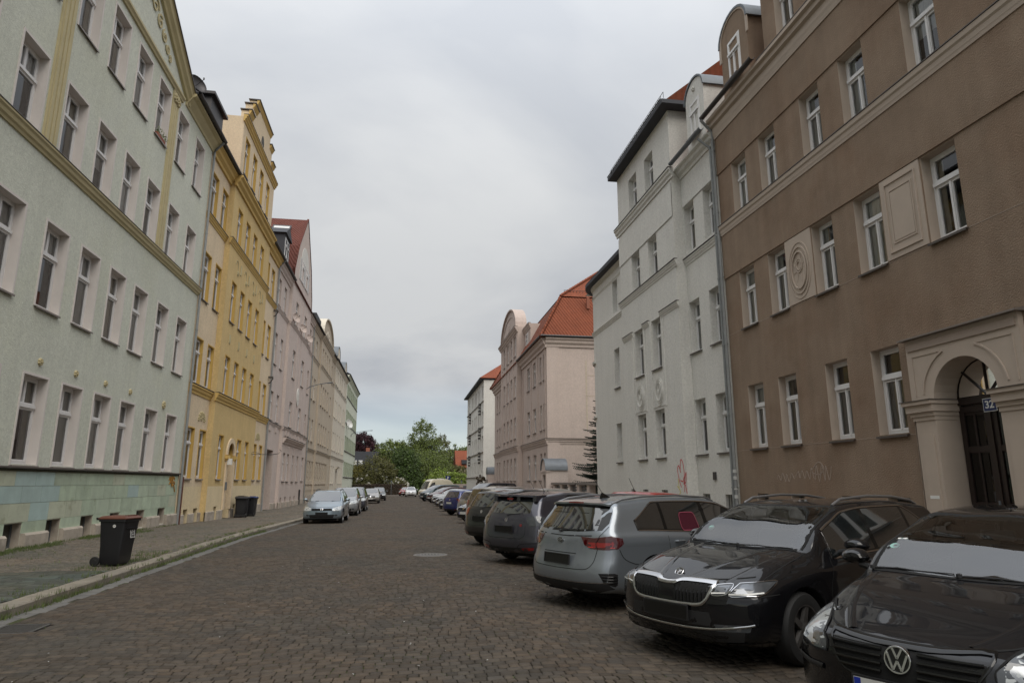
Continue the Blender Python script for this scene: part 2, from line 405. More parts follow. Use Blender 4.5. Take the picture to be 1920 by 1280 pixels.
def seen(V):        # inside the picture, sorted nearest first
    c = V[:, 4:].mean(1) - np.array([0, 0, 1.65])
    ya, pa = R(9.184), R(12.063)
    fw = np.array([math.sin(ya)*math.cos(pa), math.cos(ya)*math.cos(pa), math.sin(pa)]); rt = np.array([math.cos(ya), -math.sin(ya), 0]); up = np.cross(rt, fw)
    z = c @ fw; zz = np.maximum(z, 0.1)
    ok = (z > 0.5) & (abs((c @ rt) / zz) < 0.79) & ((c @ up) / zz > -0.53)
    return ok, z
wob = lambda x, y: 0.10 * np.sin(x * 1.15 + 0.3 * np.sin(y * 0.35)) + 0.05 * np.sin(x * 2.9 + y * 0.5)
mh = (0.70, 16.35)
grate = (-4.35, 9.0)
def keep_road(x, y):
    return (x-mh[0])**2 + (y-mh[1])**2 > 0.36**2 and not (abs(x-grate[0]) < 0.26 and abs(y-grate[1]) < 0.28)
V = stones((KL + 0.30, KR), (3.0, 46.0), 0.116, 0.106, 0.006, 0.0, wob, 0.006, 0.0040, keep=keep_road, gy=0.0066)
ok, dist = seen(V)
vis = np.where(ok)[0]; near = vis[np.argsort(dist[vis])][:300]
mask = np.ones(len(V), bool); mask[near] = False
stone_parts('sett', V[near], 'sett', road)
stone_mesh('setts', V[mask], 'sett', road)
V = stones((KL + 0.30, KR), (46.0, 111.8), 0.33, 0.27, 0.010, -0.002, wob, 0.01, 0.008)
stone_mesh('setts', V, 'sett', road)
# gutter slabs along the left kerb
nowob = lambda x, y: 0 * x
V = stones((KL + 0.01, KL + 0.29), (3.0, 60), 0.28, 0.34, 0.006, -0.008, nowob, 0.006, 0.006)
V = V[: ]
stone_mesh('gutter_stones', V, 'granite_dark', road)
# kerb stones, each one a part of its pavement
def kerb(parent, x0, x1, y0, y1, m='granite', top=0.105):
    y = y0
    while y < y1:
        l = random.choice([0.95, 1.1, 1.25, 1.4]); g = 0.012; b = 0.018
        zt = gz(y) + top + random.uniform(-.008, .008); zt2 = gz(y + l) + top + random.uniform(-.008, .008)
        dx = random.uniform(-.012, .012)
        me = MB().add([(x0, -l/2+g, -.25), (x1, -l/2+g, -.25), (x1, l/2-g, -.25), (x0, l/2-g, -.25),
                       (x0+b, -l/2+g+b, zt), (x1-b, -l/2+g+b, zt), (x1-b, l/2-g-b, zt2), (x0+b, l/2-g-b, zt2),
                       (x0, -l/2+g, zt-b), (x1, -l/2+g, zt-b), (x1, l/2-g, zt2-b), (x0, l/2-g, zt2-b)],
                      [(4,5,6,7),(8,9,5,4),(9,10,6,5),(10,11,7,6),(11,8,4,7),(0,1,9,8),(1,2,10,9),(2,3,11,10),(3,0,8,11)])
        put('kerb_stone', me.mesh('kerb_stone', m), parent, (dx, y + l/2, 0))
        y += l
kerb(pav_l, KL - 0.30, KL, 3.0, 111)
kerb(pav_r, KR, KR + 0.30, 2.0, 60)
# the driveway of larger setts and the small mosaic paving of the left pavement
flat = lambda x, y: 0.03 * np.sin(x * 3 + y)
V = stones((XL + 0.1, KL - 0.31), (6.0, 13.6), 0.24, 0.17, 0.007, 0.105, flat, 0.006, 0.006)
stone_mesh('driveway_setts', V, 'sett_side', pav_l)
w2 = lambda x, y: 0.05 * np.sin(x * 4.1) + 0.02 * np.sin(x * 9 + y * 2)
V = stones((XL + 0.02, KL - 0.31), (13.6, 34.0), 0.082, 0.072, 0.006, 0.105, w2, 0.007, 0.004)
stone_mesh('mosaic_stones', V, 'mosaic', pav_l)
V = stones((XL + 0.02, KL - 0.31), (34.0, 111.0), 0.22, 0.20, 0.006, 0.105, w2, 0.01, 0.006)
stone_mesh('mosaic_stones', V, 'mosaic', pav_l)
# manhole cover and street drain
t = thing('manhole_cover', 'round iron and concrete manhole cover set among the setts of the road', 'manhole cover', (mh[0], mh[1], 0))
MB().lathe([(0.40, -.05), (0.40, 0.004), (0.335, 0.006), (0.33, -0.004), (0.33, -.05)], (mh[0], mh[1], 0), n=40).obj('ring', 'manhole_concrete', t, True)
MB().lathe([(0.32, -.05), (0.32, 0.004), (0.20, 0.004), (0.19, -.002), (0.0, -.002)], (mh[0], mh[1], 0), n=40).obj('lid', 'iron', t, True)
b = MB()
for i in range(-3, 4): b.box(mh[0] + i*0.075 - .015, mh[0] + i*0.075 + .015, mh[1] - .2, mh[1] + .2, -.003, .006)
b.obj('rib', 'manhole_concrete', t)
t = thing('street_drain', 'square iron street drain grating beside the kerb at the left edge', 'drain grating', (grate[0], grate[1], 0))
b = MB(); x, y = grate
b.box(x-.25, x+.25, y-.27, y-.23, -.08, 0).box(x-.25, x+.25, y+.23, y+.27, -.08, 0).box(x-.25, x-.21, y-.23, y+.23, -.08, 0).box(x+.21, x+.25, y-.23, y+.23, -.08, 0)
b.obj('frame', 'iron', t)
for i in range(9):
    yy = y - .2 + i * .05
    MB().box(x-.21, x+.21, yy-.011, yy+.011, -.04, -.004).obj('bar', 'iron', t)
# tufts of grass along the wall and the kerb, dry seed litter, scraps of paper
def tufts(name, spots, m, h=(0.04, 0.10), parent=None, lab=None):
    b = MB()
    for (x0, x1, y0, y1, n) in spots:
        k = 0
        while k < n:
            cx, cy = random.uniform(x0, x1), random.uniform(y0, y1); base = gz(cy) + (0.09 if cx < KL else -0.01)
            for j in range(9):
                x, y = cx + random.gauss(0, .03), cy + random.gauss(0, .035); a = random.uniform(0, 6.28); hh = random.uniform(*h); w = .005
                lx, ly = random.uniform(-.03, .03), random.uniform(-.03, .03)
                b.add([(x - w*math.cos(a), y - w*math.sin(a), base), (x + w*math.cos(a), y + w*math.sin(a), base), (x + lx, y + ly, base + hh)], [(0, 1, 2)])
            k += 1
    o = b.obj(name, m); o['kind'] = 'stuff'; tag(o, lab, 'grass'); return o
tufts('grass', [(XL-.02, XL+.16, 14, 29.5, 460), (XL, XL+.55, 16.5, 19.5, 260), (XL, XL+.45, 21, 23.5, 260), (XL+.1, XL+.9, 22.5, 25.0, 130), (KL-.42, KL-.30, 8, 30, 160), (KL-.01, KL+.05, 7, 26, 420),
                (KL-1.0, KL-.3, 13.5, 17, 90), (XL+.2, KL-.5, 10, 22, 90)], 'grass', lab='green weeds and grass growing along the wall foot and the left kerb')
tufts('moss', [(KL+.4, 6.0, 5.5, 20, 1100), (KL+.35, -2.5, 12, 34, 700)], 'grass', h=(.003, .016), lab='low moss in the joints between the road setts')
tufts('dry_litter', [(XL, XL+.35, 30, 37, 420), (KL-.8, KL-.3, 24, 31, 420)], 'grass_dry', h=(.008, .03), lab='dry yellow seed litter on the pavement by the yellow house')
b = MB()
for i in range(46):
    x, y = random.uniform(-3.5, 2.0), random.uniform(5.3, 17); a = random.uniform(0, 3.1); s = random.uniform(.008, .022)
    b.add([(x, y, .014), (x + s*math.cos(a), y + s*math.sin(a), .016), (x + s*math.cos(a) - s*.6*math.sin(a), y + s*math.sin(a) + s*.6*math.cos(a), .018), (x - s*.5*math.sin(a), y + s*.5*math.cos(a), .014)], [(0, 1, 2, 3)])
o = b.obj('litter', 'rubbish'); o['kind'] = 'stuff'; tag(o, 'tiny pale scraps scattered over the road setts', 'litter')
# ------------------------------------------------------------------ building kit
class Side:
    def __init__(s, x, d): s.x = x; s.d = d
    def P(s, u, w, z): return (s.x + s.d * w, u, z)
SL, SR = Side(XL, 1), Side(XR, -1)
def bx(b, S, u0, u1, w0, w1, z0, z1):
    xa, xb = sorted((S.x + S.d*w0, S.x + S.d*w1)); b.box(xa, xb, u0, u1, z0, z1); return b
def facade(b, S, w, u0, u1, z0, z1, holes, depth=0.26, kr=1, kw=0):
    """wall sheet at offset w with rectangular holes and their reveals"""
    hs = [h for h in holes if h[0] < u1 and h[1] > u0 and h[2] < z1 and h[3] > z0]
    U = sorted({u0, u1, *[min(max(x, u0), u1) for h in hs for x in h[:2]]}); Z = sorted({z0, z1, *[min(max(x, z0), z1) for h in hs for x in h[2:4]]})
    b.k = kw
    for j in range(len(Z)-1):
        run = None
        for i in range(len(U)-1):
            cu, cz = (U[i]+U[i+1])/2, (Z[j]+Z[j+1])/2
            hole = any(h[0] < cu < h[1] and h[2] < cz < h[3] for h in hs)
            if not hole: run = (run[0], U[i+1]) if run else (U[i], U[i+1])
            if (hole or i == len(U)-2) and run:
                b.add([S.P(run[0], w, Z[j]), S.P(run[1], w, Z[j]), S.P(run[1], w, Z[j+1]), S.P(run[0], w, Z[j+1])], [(0,1,2,3)]); run = None
    for h in hs:
        d = w - (h[4] if len(h) > 4 else depth); b.k = kr
        a, c, e, f = h[:4]; e2, f2 = max(e, z0), min(f, z1)
        for q in ([(a,e2),(a,f2)], [(c,e2),(c,f2)]) + (([(a,e),(c,e)],) if e2 == e else ()) + (([(a,f),(c,f)],) if f2 == f else ()):
            (p0, q0), (p1, q1) = q
            b.add([S.P(p0, w, q0), S.P(p1, w, q1), S.P(p1, d, q1), S.P(p0, d, q0)], [(0,1,2,3)])
    b.k = 0
def moulding(S, u0, u1, w, prof, m, parent, name='cornice'):
    """prof: (w,z) closed outline, extruded along the street"""
    return MB().prism([S.P(u0, w + p[0], p[1]) for p in prof], (0, u1-u0, 0)).obj(name, m, parent)
def corn_prof(z0, z1, d):
    h = z1 - z0
    return [(-.02, z0), (d*.25, z0), (d*.3, z0+h*.25), (d*.62, z0+h*.45), (d*.7, z0+h*.7), (d, z0+h*.85), (d, z1), (-.02, z1 + .03)]
WCACHE = {}
def window_mesh(W, H, top, bot, tr):
    k = ('w', round(W,2), round(H,2), top, bot, tr)
    if k in WCACHE: return WCACHE[k]
    b = MB(); f = .065; x0, x1 = -W/2, W/2; zt = H * tr
    b.box(x0, x0+f, -.07, 0, 0, H).box(x1-f, x1, -.07, 0, 0, H).box(x0+f, x1-f, -.07, 0, H-f, H).box(x0+f, x1-f, -.07, 0.004, 0, f*1.2)
    b.box(x0+f, x1-f, -.07, .012, zt-.05, zt+.06).box(x0+f-.02, x1-f+.02, .012, .055, zt-.03, zt+.045).box(x0+f, x1-f, .012, .035, zt+.045, zt+.065)
    g = .045; panes = []
    def sash(a, c, z0, z1):
        b.box(a, a+g, -.06, .012, z0, z1).box(c-g, c, -.06, .012, z0, z1).box(a+g, c-g, -.06, .012, z0, z0+g).box(a+g, c-g, -.06, .012, z1-g, z1)
        panes.append((a+g, c-g, z0+g, z1-g))
    for n, z0, z1 in ((bot, f*1.2, zt-.04), (top, zt+.05, H-f)):
        ww = (W - 2*f) / n
        for i in range(n):
            sash(x0+f+i*ww, x0+f+(i+1)*ww, z0, z1)
        if n == 2 and z0 < zt - .1: b.box(-.022, .022, .012, .03, z0+.02, z1)
    WCACHE[k] = (b.mesh('window', 'frame_white'), panes)
    return WCACHE[k]
def pane_mesh(w, h):
    k = ('p', round(w,3), round(h,3))
    if k not in WCACHE:
        WCACHE[k] = MB().add([(-w/2, -.02, 0), (w/2, -.02, 0), (w/2, -.02, h), (-w/2, -.02, h)], [(3,2,1,0)]).mesh('pane', 'glass')
    return WCACHE[k]
def curtain_mesh(W, H, kind):
    k = ('c', round(W,2), round(H,2), kind)
    if k not in WCACHE:
        b = MB(); n = 22; vs = []
        spans = {1: [(-W/2, -W*.12), (W*.2, W/2)], 5: [(-W/2, -W*.22), (W*.25, W/2)]}.get(kind, [(-W/2, W/2)])
        z0 = H*.62 if kind == 2 else (H*.45 if kind == 4 else .02)
        z1 = H * .66 if kind == 3 else H
        for a, c in spans:
            vs = []; 
            for i in range(n+1):
                x = a + (c-a)*i/n; y = -.085 + .014*math.sin(i*2.1)
                vs += [(x, y, z0), (x, y*1.02, z1)]
            b.add(vs, [(2*i, 2*i+2, 2*i+3, 2*i+1) for i in range(n)])
        WCACHE[k] = b.mesh('curtain', {3: 'curtain_dark', 4: 'blind', 5: 'curtain_warm', 6: 'curtain_warm'}.get(kind, 'curtain'))
    return WCACHE[k]
def window(parent, S, u0, u1, z0, z1, w=0, depth=.26, top=2, bot=1, tr=.66, sill='sill_metal', surround=None, sband=.06, curtain=None, far=False, label=None, sdepth=.07):
    W, H = u1-u0, z1-z0; cu = (u0+u1)/2
    me, panes = window_mesh(W, H, top, bot, tr)
    rz = -math.pi/2 if S.d > 0 else math.pi/2
    # local +y must point to the street
    rz = {1: -math.pi/2, -1: math.pi/2}[S.d]
    o = put('window', me, parent, S.P(cu, w-depth+.0, z0), rz, label)
    for a, c, e, f in panes:
        sub('pane', pane_mesh(c-a, f-e), o, ((a+c)/2, 0, e))
    if sill:
        k = ('s', round(W,2), sill, round(depth,2), sdepth)
        if k not in WCACHE:
            b = MB(); x = W/2 + .03; b.prism([(-x, 0, .012), (-x, depth+sdepth, -.03), (-x, depth+sdepth, -.075), (-x, depth+sdepth-.015, -.075), (-x, depth+sdepth-.015, -.045), (-x, 0, -.005)], (2*x, 0, 0))
            WCACHE[k] = b.mesh('sill', sill)
        sub('sill', WCACHE[k], o)
    if surround:
        k = ('f', round(W,2), round(H,2), surround, sband, round(depth,2))
        if k not in WCACHE:
            b = MB(); s_ = sband; y0, y1 = depth-.01, depth+.018
            b.box(-W/2-s_, -W/2+.002, y0, y1, -.03, H+s_).box(W/2-.002, W/2+s_, y0, y1, -.03, H+s_).box(-W/2+.002, W/2-.002, y0, y1, H-.002, H+s_)
            WCACHE[k] = b.mesh('surround', surround)
        sub('surround', WCACHE[k], o)
    if curtain is None: curtain = random.choice([0, 0, 0, 6, 1, 3, 2, 4, 5, 0]) if not far else random.choice([0, 3, 0, None])
    if not far and random.random() < .22:
        b = MB(); x = random.uniform(-W*.25, W*.25); b.lathe([(0, .05), (.05, .05), (.065, .16), (.06, .16)], (x, -.10, .02), n=10); sub('flowerpot', b.mesh('flowerpot', 'terracotta'), o)
        b = MB()
        for k in range(26):
            px, pz, a_ = x + random.gauss(0, .06), .20 + abs(random.gauss(0, .09)), random.uniform(0, 6.28); py = -.10 + random.gauss(0, .025)
            py = min(py, -.045); b.add([(x + (px-x)*.3, -.10, .17), (px - .02, py, pz), (px + .02*math.cos(a_), py, pz + .05)], [(0, 1, 2)])
        sub('plant', b.mesh('plant', 'leaf_mid'), o)
        if curtain == 0: curtain = 1
    if curtain is not None and curtain >= 0: sub('curtain', curtain_mesh(W, H, curtain), o)
    return o
def cellar(parent, S, u0, u1, z0, z1, w, depth=.22, bars=False):
    b = MB(); bx(b, S, u0, u1, w-depth-.02, w-depth, z0, z1)
    o = b.obj('cellar_window', 'grid_dark', parent)
    b = MB(); f = .04
    bx(b, S, u0, u1, w-depth, w-depth+.03, z0, z0+f); bx(b, S, u0, u1, w-depth, w-depth+.03, z1-f, z1); bx(b, S, u0, u0+f, w-depth, w-depth+.03, z0+f, z1-f); bx(b, S, u1-f, u1, w-depth, w-depth+.03, z0+f, z1-f)
    put('frame', b.mesh('frame', 'zinc' if not bars else 'frame_white'), o, (0,0,0))
    if bars:
        b = MB(); n = 3
        for i in range(1, n+1):
            u = u0 + (u1-u0)*i/(n+1); bx(b, S, u-.008, u+.008, w-.06, w-.045, z0, z1)
        bx(b, S, u0, u1, w-.045, w-.03, (z0+z1)/2-.01, (z0+z1)/2+.01)
        put('bars', b.mesh('bars', 'black_metal'), o, (0,0,0))
    return o
def shell(b, S, u0, u1, zb, zt, wb=-11.0, w0=0.0):
    """sides, back and top closing a house behind its facade"""
    b.k = 0
    b.add([S.P(u0,w0,zb),S.P(u0,wb,zb),S.P(u0,wb,zt),S.P(u0,w0,zt)], [(0,1,2,3)]); b.add([S.P(u1,w0,zb),S.P(u1,wb,zb),S.P(u1,wb,zt),S.P(u1,w0,zt)], [(0,1,2,3)])
    b.add([S.P(u0,wb,zb),S.P(u1,wb,zb),S.P(u1,wb,zt),S.P(u0,wb,zt)], [(0,1,2,3)]); b.add([S.P(u0,w0,zt),S.P(u1,w0,zt),S.P(u1,wb,zt),S.P(u0,wb,zt)], [(0,1,2,3)])
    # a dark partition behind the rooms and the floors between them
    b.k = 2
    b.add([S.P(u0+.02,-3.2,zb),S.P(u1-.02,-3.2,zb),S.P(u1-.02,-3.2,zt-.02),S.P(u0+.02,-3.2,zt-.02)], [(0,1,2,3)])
    b.k = 0
def gable_roof(S, u0, u1, ze, zr, m, parent, over=.35, wr=-5.5, wb=-11.0, name='roof'):
    pr = [(over, ze), (over, ze+.08), (wr, zr), (wb, ze+.08), (wb, ze)]
    return MB().prism([S.P(u0, p[0], p[1]) for p in pr], (0, u1-u0, 0)).obj(name, m, parent)
def gutter(S, u0, u1, w, z, parent, m='zinc_dark', r=.09):
    b = MB(); n = 8; vs = []
    for u in (u0, u1):
        for i in range(n+1):
            a = math.pi + math.pi*i/n; vs.append(S.P(u, w + r*math.cos(a), z + r*math.sin(a)))
        for i in range(n, -1, -1):
            a = math.pi + math.pi*i/n; vs.append(S.P(u, w + (r-.012)*math.cos(a), z + (r-.012)*math.sin(a)))
    k = 2*(n+1); b.add(vs, [(i, (i+1) % k, k+(i+1) % k, k+i) for i in range(k)])
    return b.obj('gutter', m, parent)
def pipe(S, u, w, z0, z1, parent, m='zinc', r=.055, top=None, brown_to=None):
    b = MB(); pts = [S.P(u, w, z0), S.P(u, w, z1)]
    if top: pts = [S.P(u, w, z0), S.P(u, w, z1-.45), S.P(u, w+.03, z1-.35)] + [S.P(u+top[0], w+top[1], z1)]
    b.tube(pts, r, 10)
    z = z0 + 1.6
    while z < z1 - 1: b.lathe([(r+.004, z), (r+.014, z), (r+.014, z+.04), (r+.004, z+.04)], (pts[0][0], pts[0][1], 0), n=10); z += 2.2
    return b.obj('downpipe', m, parent, True)
def arch_pts(cu, r, zs, n=16, zr=None):
    return [(cu + r*math.cos(math.pi*i/n), zs + (zr or r)*math.sin(math.pi*i/n)) for i in range(n+1)]
def arch_fill(b, S, w, cu, r, zs, zt, ra=None):
    """wall between a semicircular opening and the rectangle around it"""
    p = arch_pts(cu, r, zs, 16, ra)
    for i in range(16):
        (a, c), (d, e) = p[i], p[i+1]
        b.add([S.P(a, w, c), S.P(d, w, e), S.P(d, w, zt), S.P(a, w, zt)], [(0,1,2,3)])
def ribbon(S, pts, wd, w, name, m, parent):
    """a painted or stuccoed stroke lying on a wall; pts (u,z)"""
    b = MB(); P = [Vector((p[0], p[1])) for p in pts]; Q = []
    for i in range(len(P)-1):      # Catmull-Rom
        p0, p1, p2, p3 = P[max(i-1,0)], P[i], P[i+1], P[min(i+2, len(P)-1)]
        for k in range(5):
            t = k/5; Q.append(.5*((2*p1) + (p2-p0)*t + (2*p0-5*p1+4*p2-p3)*t*t + (3*p1-p0-3*p2+p3)*t**3))
    Q.append(P[-1]); vs = []
    for i, q in enumerate(Q):
        t = (Q[min(i+1, len(Q)-1)] - Q[max(i-1, 0)]); t = t.normalized() if t.length > 1e-6 else Vector((1, 0)); n = Vector((-t.y, t.x)) * wd/2
        vs += [S.P(q.x-n.x, w, q.y-n.y), S.P(q.x+n.x, w, q.y+n.y), S.P(q.x+n.x, w-.03, q.y+n.y), S.P(q.x-n.x, w-.03, q.y-n.y)]
    K = len(Q)
    b.add(vs, [(4*i+j, 4*i+(j+1) % 4, 4*i+4+(j+1) % 4, 4*i+4+j) for i in range(K-1) for j in range(4)] + [(0,1,2,3), (4*K-4, 4*K-3, 4*K-2, 4*K-1)])
    return b.obj(name, m, parent)
def rosette(S, u, z, w, r, m, parent, n=7, name='rosette'):
    b = MB()
    for k in range(n):
        a = 2*math.pi*k/n; cu, cz = u + r*.6*math.cos(a), z + r*.6*math.sin(a)
        ring = [(cu + r*.38*math.cos(t*math.pi/4), cz + r*.38*math.sin(t*math.pi/4)) for t in range(8)]
        b.add([S.P(p[0], w-.01, p[1]) for p in ring] + [S.P((p[0]+cu)/2, w+.05, (p[1]+cz)/2) for p in ring], [(i, (i+1) % 8, 8+(i+1) % 8, 8+i) for i in range(8)] + [tuple(range(8, 16))])
    ring = [(u + r*.34*math.cos(t*math.pi/4), z + r*.34*math.sin(t*math.pi/4)) for t in range(8)]
    b.add([S.P(p[0], w, p[1]) for p in ring] + [S.P((p[0]+u)/2, w+.08, (p[1]+z)/2) for p in ring], [(i, (i+1) % 8, 8+(i+1) % 8, 8+i) for i in range(8)] + [tuple(range(8, 16))])
    return b.obj(name, m, parent)

# ================================================================== LEFT: green house
S = SL
t = thing('apartment_house', 'pale green plastered house with ochre pilasters, gable and tiled plinth, nearest on the left', 'house', S.P(18, 0, 0))
gb = [(c, c+1.12) for c in (7.1, 9.05, 11.15, 13.2, 15.3, 17.42, 19.3, 21.2, 23.1, 25.25, 27.42)]
rows = [(2.09, 4.24), (5.95, 8.14), (9.93, 12.03), (13.8, 15.95)]
gholes = [(a, c, z0, z1, .22) for (a, c) in gb for (z0, z1) in rows]
gc = [(15.55, 16.3), (17.62, 18.38), (19.52, 20.26), (21.42, 22.2), (23.38, 24.12), (25.55, 26.3), (27.62, 28.4), (13.5, 14.25), (11.4, 12.1)]
ch = [(a, c, .12, .70, .24) for a, c in gc]
b = MB()
facade(b, S, 0, -8, 29.62, 1.97, 16.95, gholes)
facade(b, S, -.04, -8, 29.62, -.3, 1.97, ch, kr=3)
shell(b, S, -8, 29.62, -.3, 16.95, w0=-.04)
# the big gable
G0, G1, GC, GZ = 15.9, 25.75, 20.8, 19.55
b.add([S.P(G0, 0, 16.95), S.P(G1, 0, 16.95), S.P(GC, 0, GZ)], [(0,1,2)])
b.add([S.P(G0, -.4, 16.95), S.P(G1, -.4, 16.95), S.P(GC, -.4, GZ)], [(0,1,2)])
b.obj('wall', ['plaster_green', 'reveal_pale', 'interior', 'stone_base'], t)
for (a, c) in gb:
    for i, (z0, z1) in enumerate(rows):
        if a < 9 and i < 2: continue
        lab = None; cu = None
        if (a, i) == (23.1, 3): lab = 'window with a planted flower box on its sill'
        if (a, i) == (15.3, 2): lab = 'window with a striped blind hanging inside'; cu = 2
        window(t, S, a, c, z0, z1, depth=.22, surround='reveal_pale', curtain=cu, label=lab)
for a, c in gc: cellar(t, S, a, c, .12, .70, -.04)
# plinth facing: loose-coursed tiles, each its own part
def tile_rows(S, u0, u1, w):
    for (z0, z1, off) in ((.72, 1.17, 0.0), (1.17, 1.58, .45), (1.58, 1.93, .1)):
        u = u0 + off - .5
        while u < u1:
            a, c = max(u, u0)+.006, min(u+.92, u1)-.006
            if c - a > .1:
                blue = (17.3 < u < 18.8 and z0 > 1.5) or (16.2 < u < 19.2 and 1.1 < z0 < 1.5) or (18.3 < u < 19.2 and z0 < 1) or (24.2 < u < 25.2 and 1.1 < z0 < 1.5)
                sg = (not blue) and ((u < 21 and z0 < 1) or (14.5 < u < 17.3) or random.random() < .12)
                me = bx(MB(), S, a, c, w-.03, w+random.uniform(.012, .018), z0+.005, z1-.005).v
                cx = Vector([sum(q[k] for q in me)/8 for k in range(3)])
                mb = MB(); mb.box(-(S.x*0+.022), .022, -(c-a)/2, (c-a)/2, -(z1-z0)/2+.005, (z1-z0)/2-.005)
                put('tile', mb.mesh('tile', 'tile_blue' if blue else 'tile_sage' if sg else 'tile_green'), t, cx)
            u += .92
tile_rows(S, 9.0, 29.6, -.035)
us = [9.0] + [x for p in sorted(gc) for x in p] + [29.6]
for i in range(0, len(us), 2):
    a, c = us[i] + (.0 if i == 0 else .02), us[i+1] - .02
    if c - a < .1: continue
    MB().prism([S.P(a, p[0], p[1]) for p in [(-.05, -.3), (.09, -.3), (.09, .40), (.05, .45), (-.05, .45)]], (0, c-a, 0)).obj('plinth_stone', 'stone_base', t)
    for (q0, q1) in ((a, c),):       # green flank pieces between the cellar windows
        bx(MB(), S, q0-.01, q1+.01, -.05, -.018, .45, .72).obj('tile', 'tile_green', t)
for a, c in gc: bx(MB(), S, a+.02, c-.02, -.2, .06, -.3, .10).obj('cellar_sill', 'stone_base', t)
bx(MB(), S, -8, 29.62, -.06, .0, 1.93, 1.985).obj('plinth_band', 'joint_dark', t)
moulding(S, -8, 29.66, 0, [(-.05, 1.985), (.05, 1.985), (.075, 2.0), (.075, 2.03), (.02, 2.045), (-.05, 2.045)], 'sill_dark', t, 'plinth_moulding')
moulding(S, -8, 29.62, 0, [(-.02, 9.62), (.04, 9.62), (.06, 9.68), (.10, 9.72), (.12, 9.80), (.16, 9.85), (.16, 9.90), (-.02, 9.92)], 'trim_ochre', t)
bx(MB(), S, -8, 29.62, -.02, .175, 9.905, 9.925).obj('flashing', 'sill_dark', t)
for (a, c) in ((16.58, 17.20), (24.35, 24.97)):
    b = MB(); bx(b, S, a, c, -.01, .05, 9.93, 16.3)
    for k in range(3):
        q = a + .07 + k*.18; bx(b, S, q, q+.12, .05, .075, 9.95, 15.75)
    b.obj('pilaster', 'trim_ochre', t)
    rosette(S, (a+c)/2-.14, 16.0, .07, .2, 'trim_ochre', t, name='capital'); rosette(S, (a+c)/2+.16, 15.98, .07, .2, 'trim_ochre', t, name='capital')
moulding(S, 16.2, 25.35, 0, [(-.02, 16.3), (.06, 16.3), (.08, 16.36), (.13, 16.42), (.13, 16.5), (-.02, 16.52)], 'trim_ochre', t)
for (a, c) in ((-8, 16.0), (25.7, 29.75)):
    moulding(S, a, c, 0, [(-.02, 16.45), (.05, 16.45), (.08, 16.55), (.2, 16.7), (.26, 16.8), (.40, 16.86), (.40, 16.96), (-.02, 16.97)], 'trim_ochre', t)
    gutter(S, a, c, .50, 17.04, t)
for sgn in (1, -1):      # raking cornices
    p0 = (GC, GZ+.12); p1 = (GC + sgn*5.15, 16.88)
    q = [(-.3, -.40), (.10, -.40), (.14, -.30), (.24, -.2), (.28, -.02), (.32, 0), (-.3, 0)]
    vs = [S.P(p0[0], w_, p0[1]+z_) for w_, z_ in q] + [S.P(p1[0], w_, p1[1]+z_) for w_, z_ in q]; n = len(q)
    MB().add(vs, [tuple(range(n)), tuple(range(n, 2*n))] + [(i, (i+1) % n, n+(i+1) % n, n+i) for i in range(n)]).obj('raking_cornice', 'trim_ochre', t)
    vs = [S.P(p0[0], w_, p0[1]+z_) for w_, z_ in [(-.4, 0), (.36, 0), (.36, .05), (-.4, .05)]] + [S.P(p1[0]+sgn*.1, w_, p1[1]-.05+z_) for w_, z_ in [(-.4, 0), (.36, 0), (.36, .05), (-.4, .05)]]
    MB().add(vs, [(0,1,2,3), (4,5,6,7)] + [(i, (i+1) % 4, 4+(i+1) % 4, 4+i) for i in range(4)]).obj('flashing', 'sill_dark', t)
# stucco scrolls in the gable
for k, (u, z, r) in enumerate([(21.9, 18.0, .34), (22.45, 17.72, .28), (22.95, 17.5, .24), (23.35, 17.28, .2), (23.65, 17.1, .14), (21.3, 18.2, .36), (20.8, 18.35, .4)]):
    sp = [(u + r*(1-j/14)*math.cos(j*.75 + k), z + r*(1-j/14)*math.sin(j*.75 + k)) for j in range(13)]
    ribbon(S, sp, .07, .045, 'scroll', 'trim_ochre', t)
for k, (a, c) in enumerate(gb):
    if k < 4: continue
    if a < 25: rosette(S, a+.62, 4.62, .0, .11, 'trim_ochre', t)
rosette(S, 26.95, 4.55, .0, .17, 'trim_ochre', t, 9)
gable_roof(S, -8, 15.9, 16.98, 21.0, 'roof_grey', t, .42); gable_roof(S, 15.95, 25.7, 16.98, 21.0, 'roof_grey', t, -.5); gable_roof(S, 25.75, 29.62, 16.98, 21.0, 'roof_grey', t, .42)
b = MB(); b.prism([S.P(G0, -.43, 17.0), S.P(G1, -.43, 17.0), S.P(GC, -.43, GZ+.05)], (-S.d*5.5, 0, 0)); b.obj('gable_roof', 'roof_grey', t)
b = MB(); bx(b, S, 28.4, 30.3, -2.4, .12, 17.4, 18.55); bx(b, S, 28.2, 30.45, -2.5, .3, 18.55, 18.68); b.obj('dormer', 'zinc_dark', t)
pipe(S, 29.66, .09, -.1, 16.9, t, 'pipe_grey', .05, (-.1, .4))
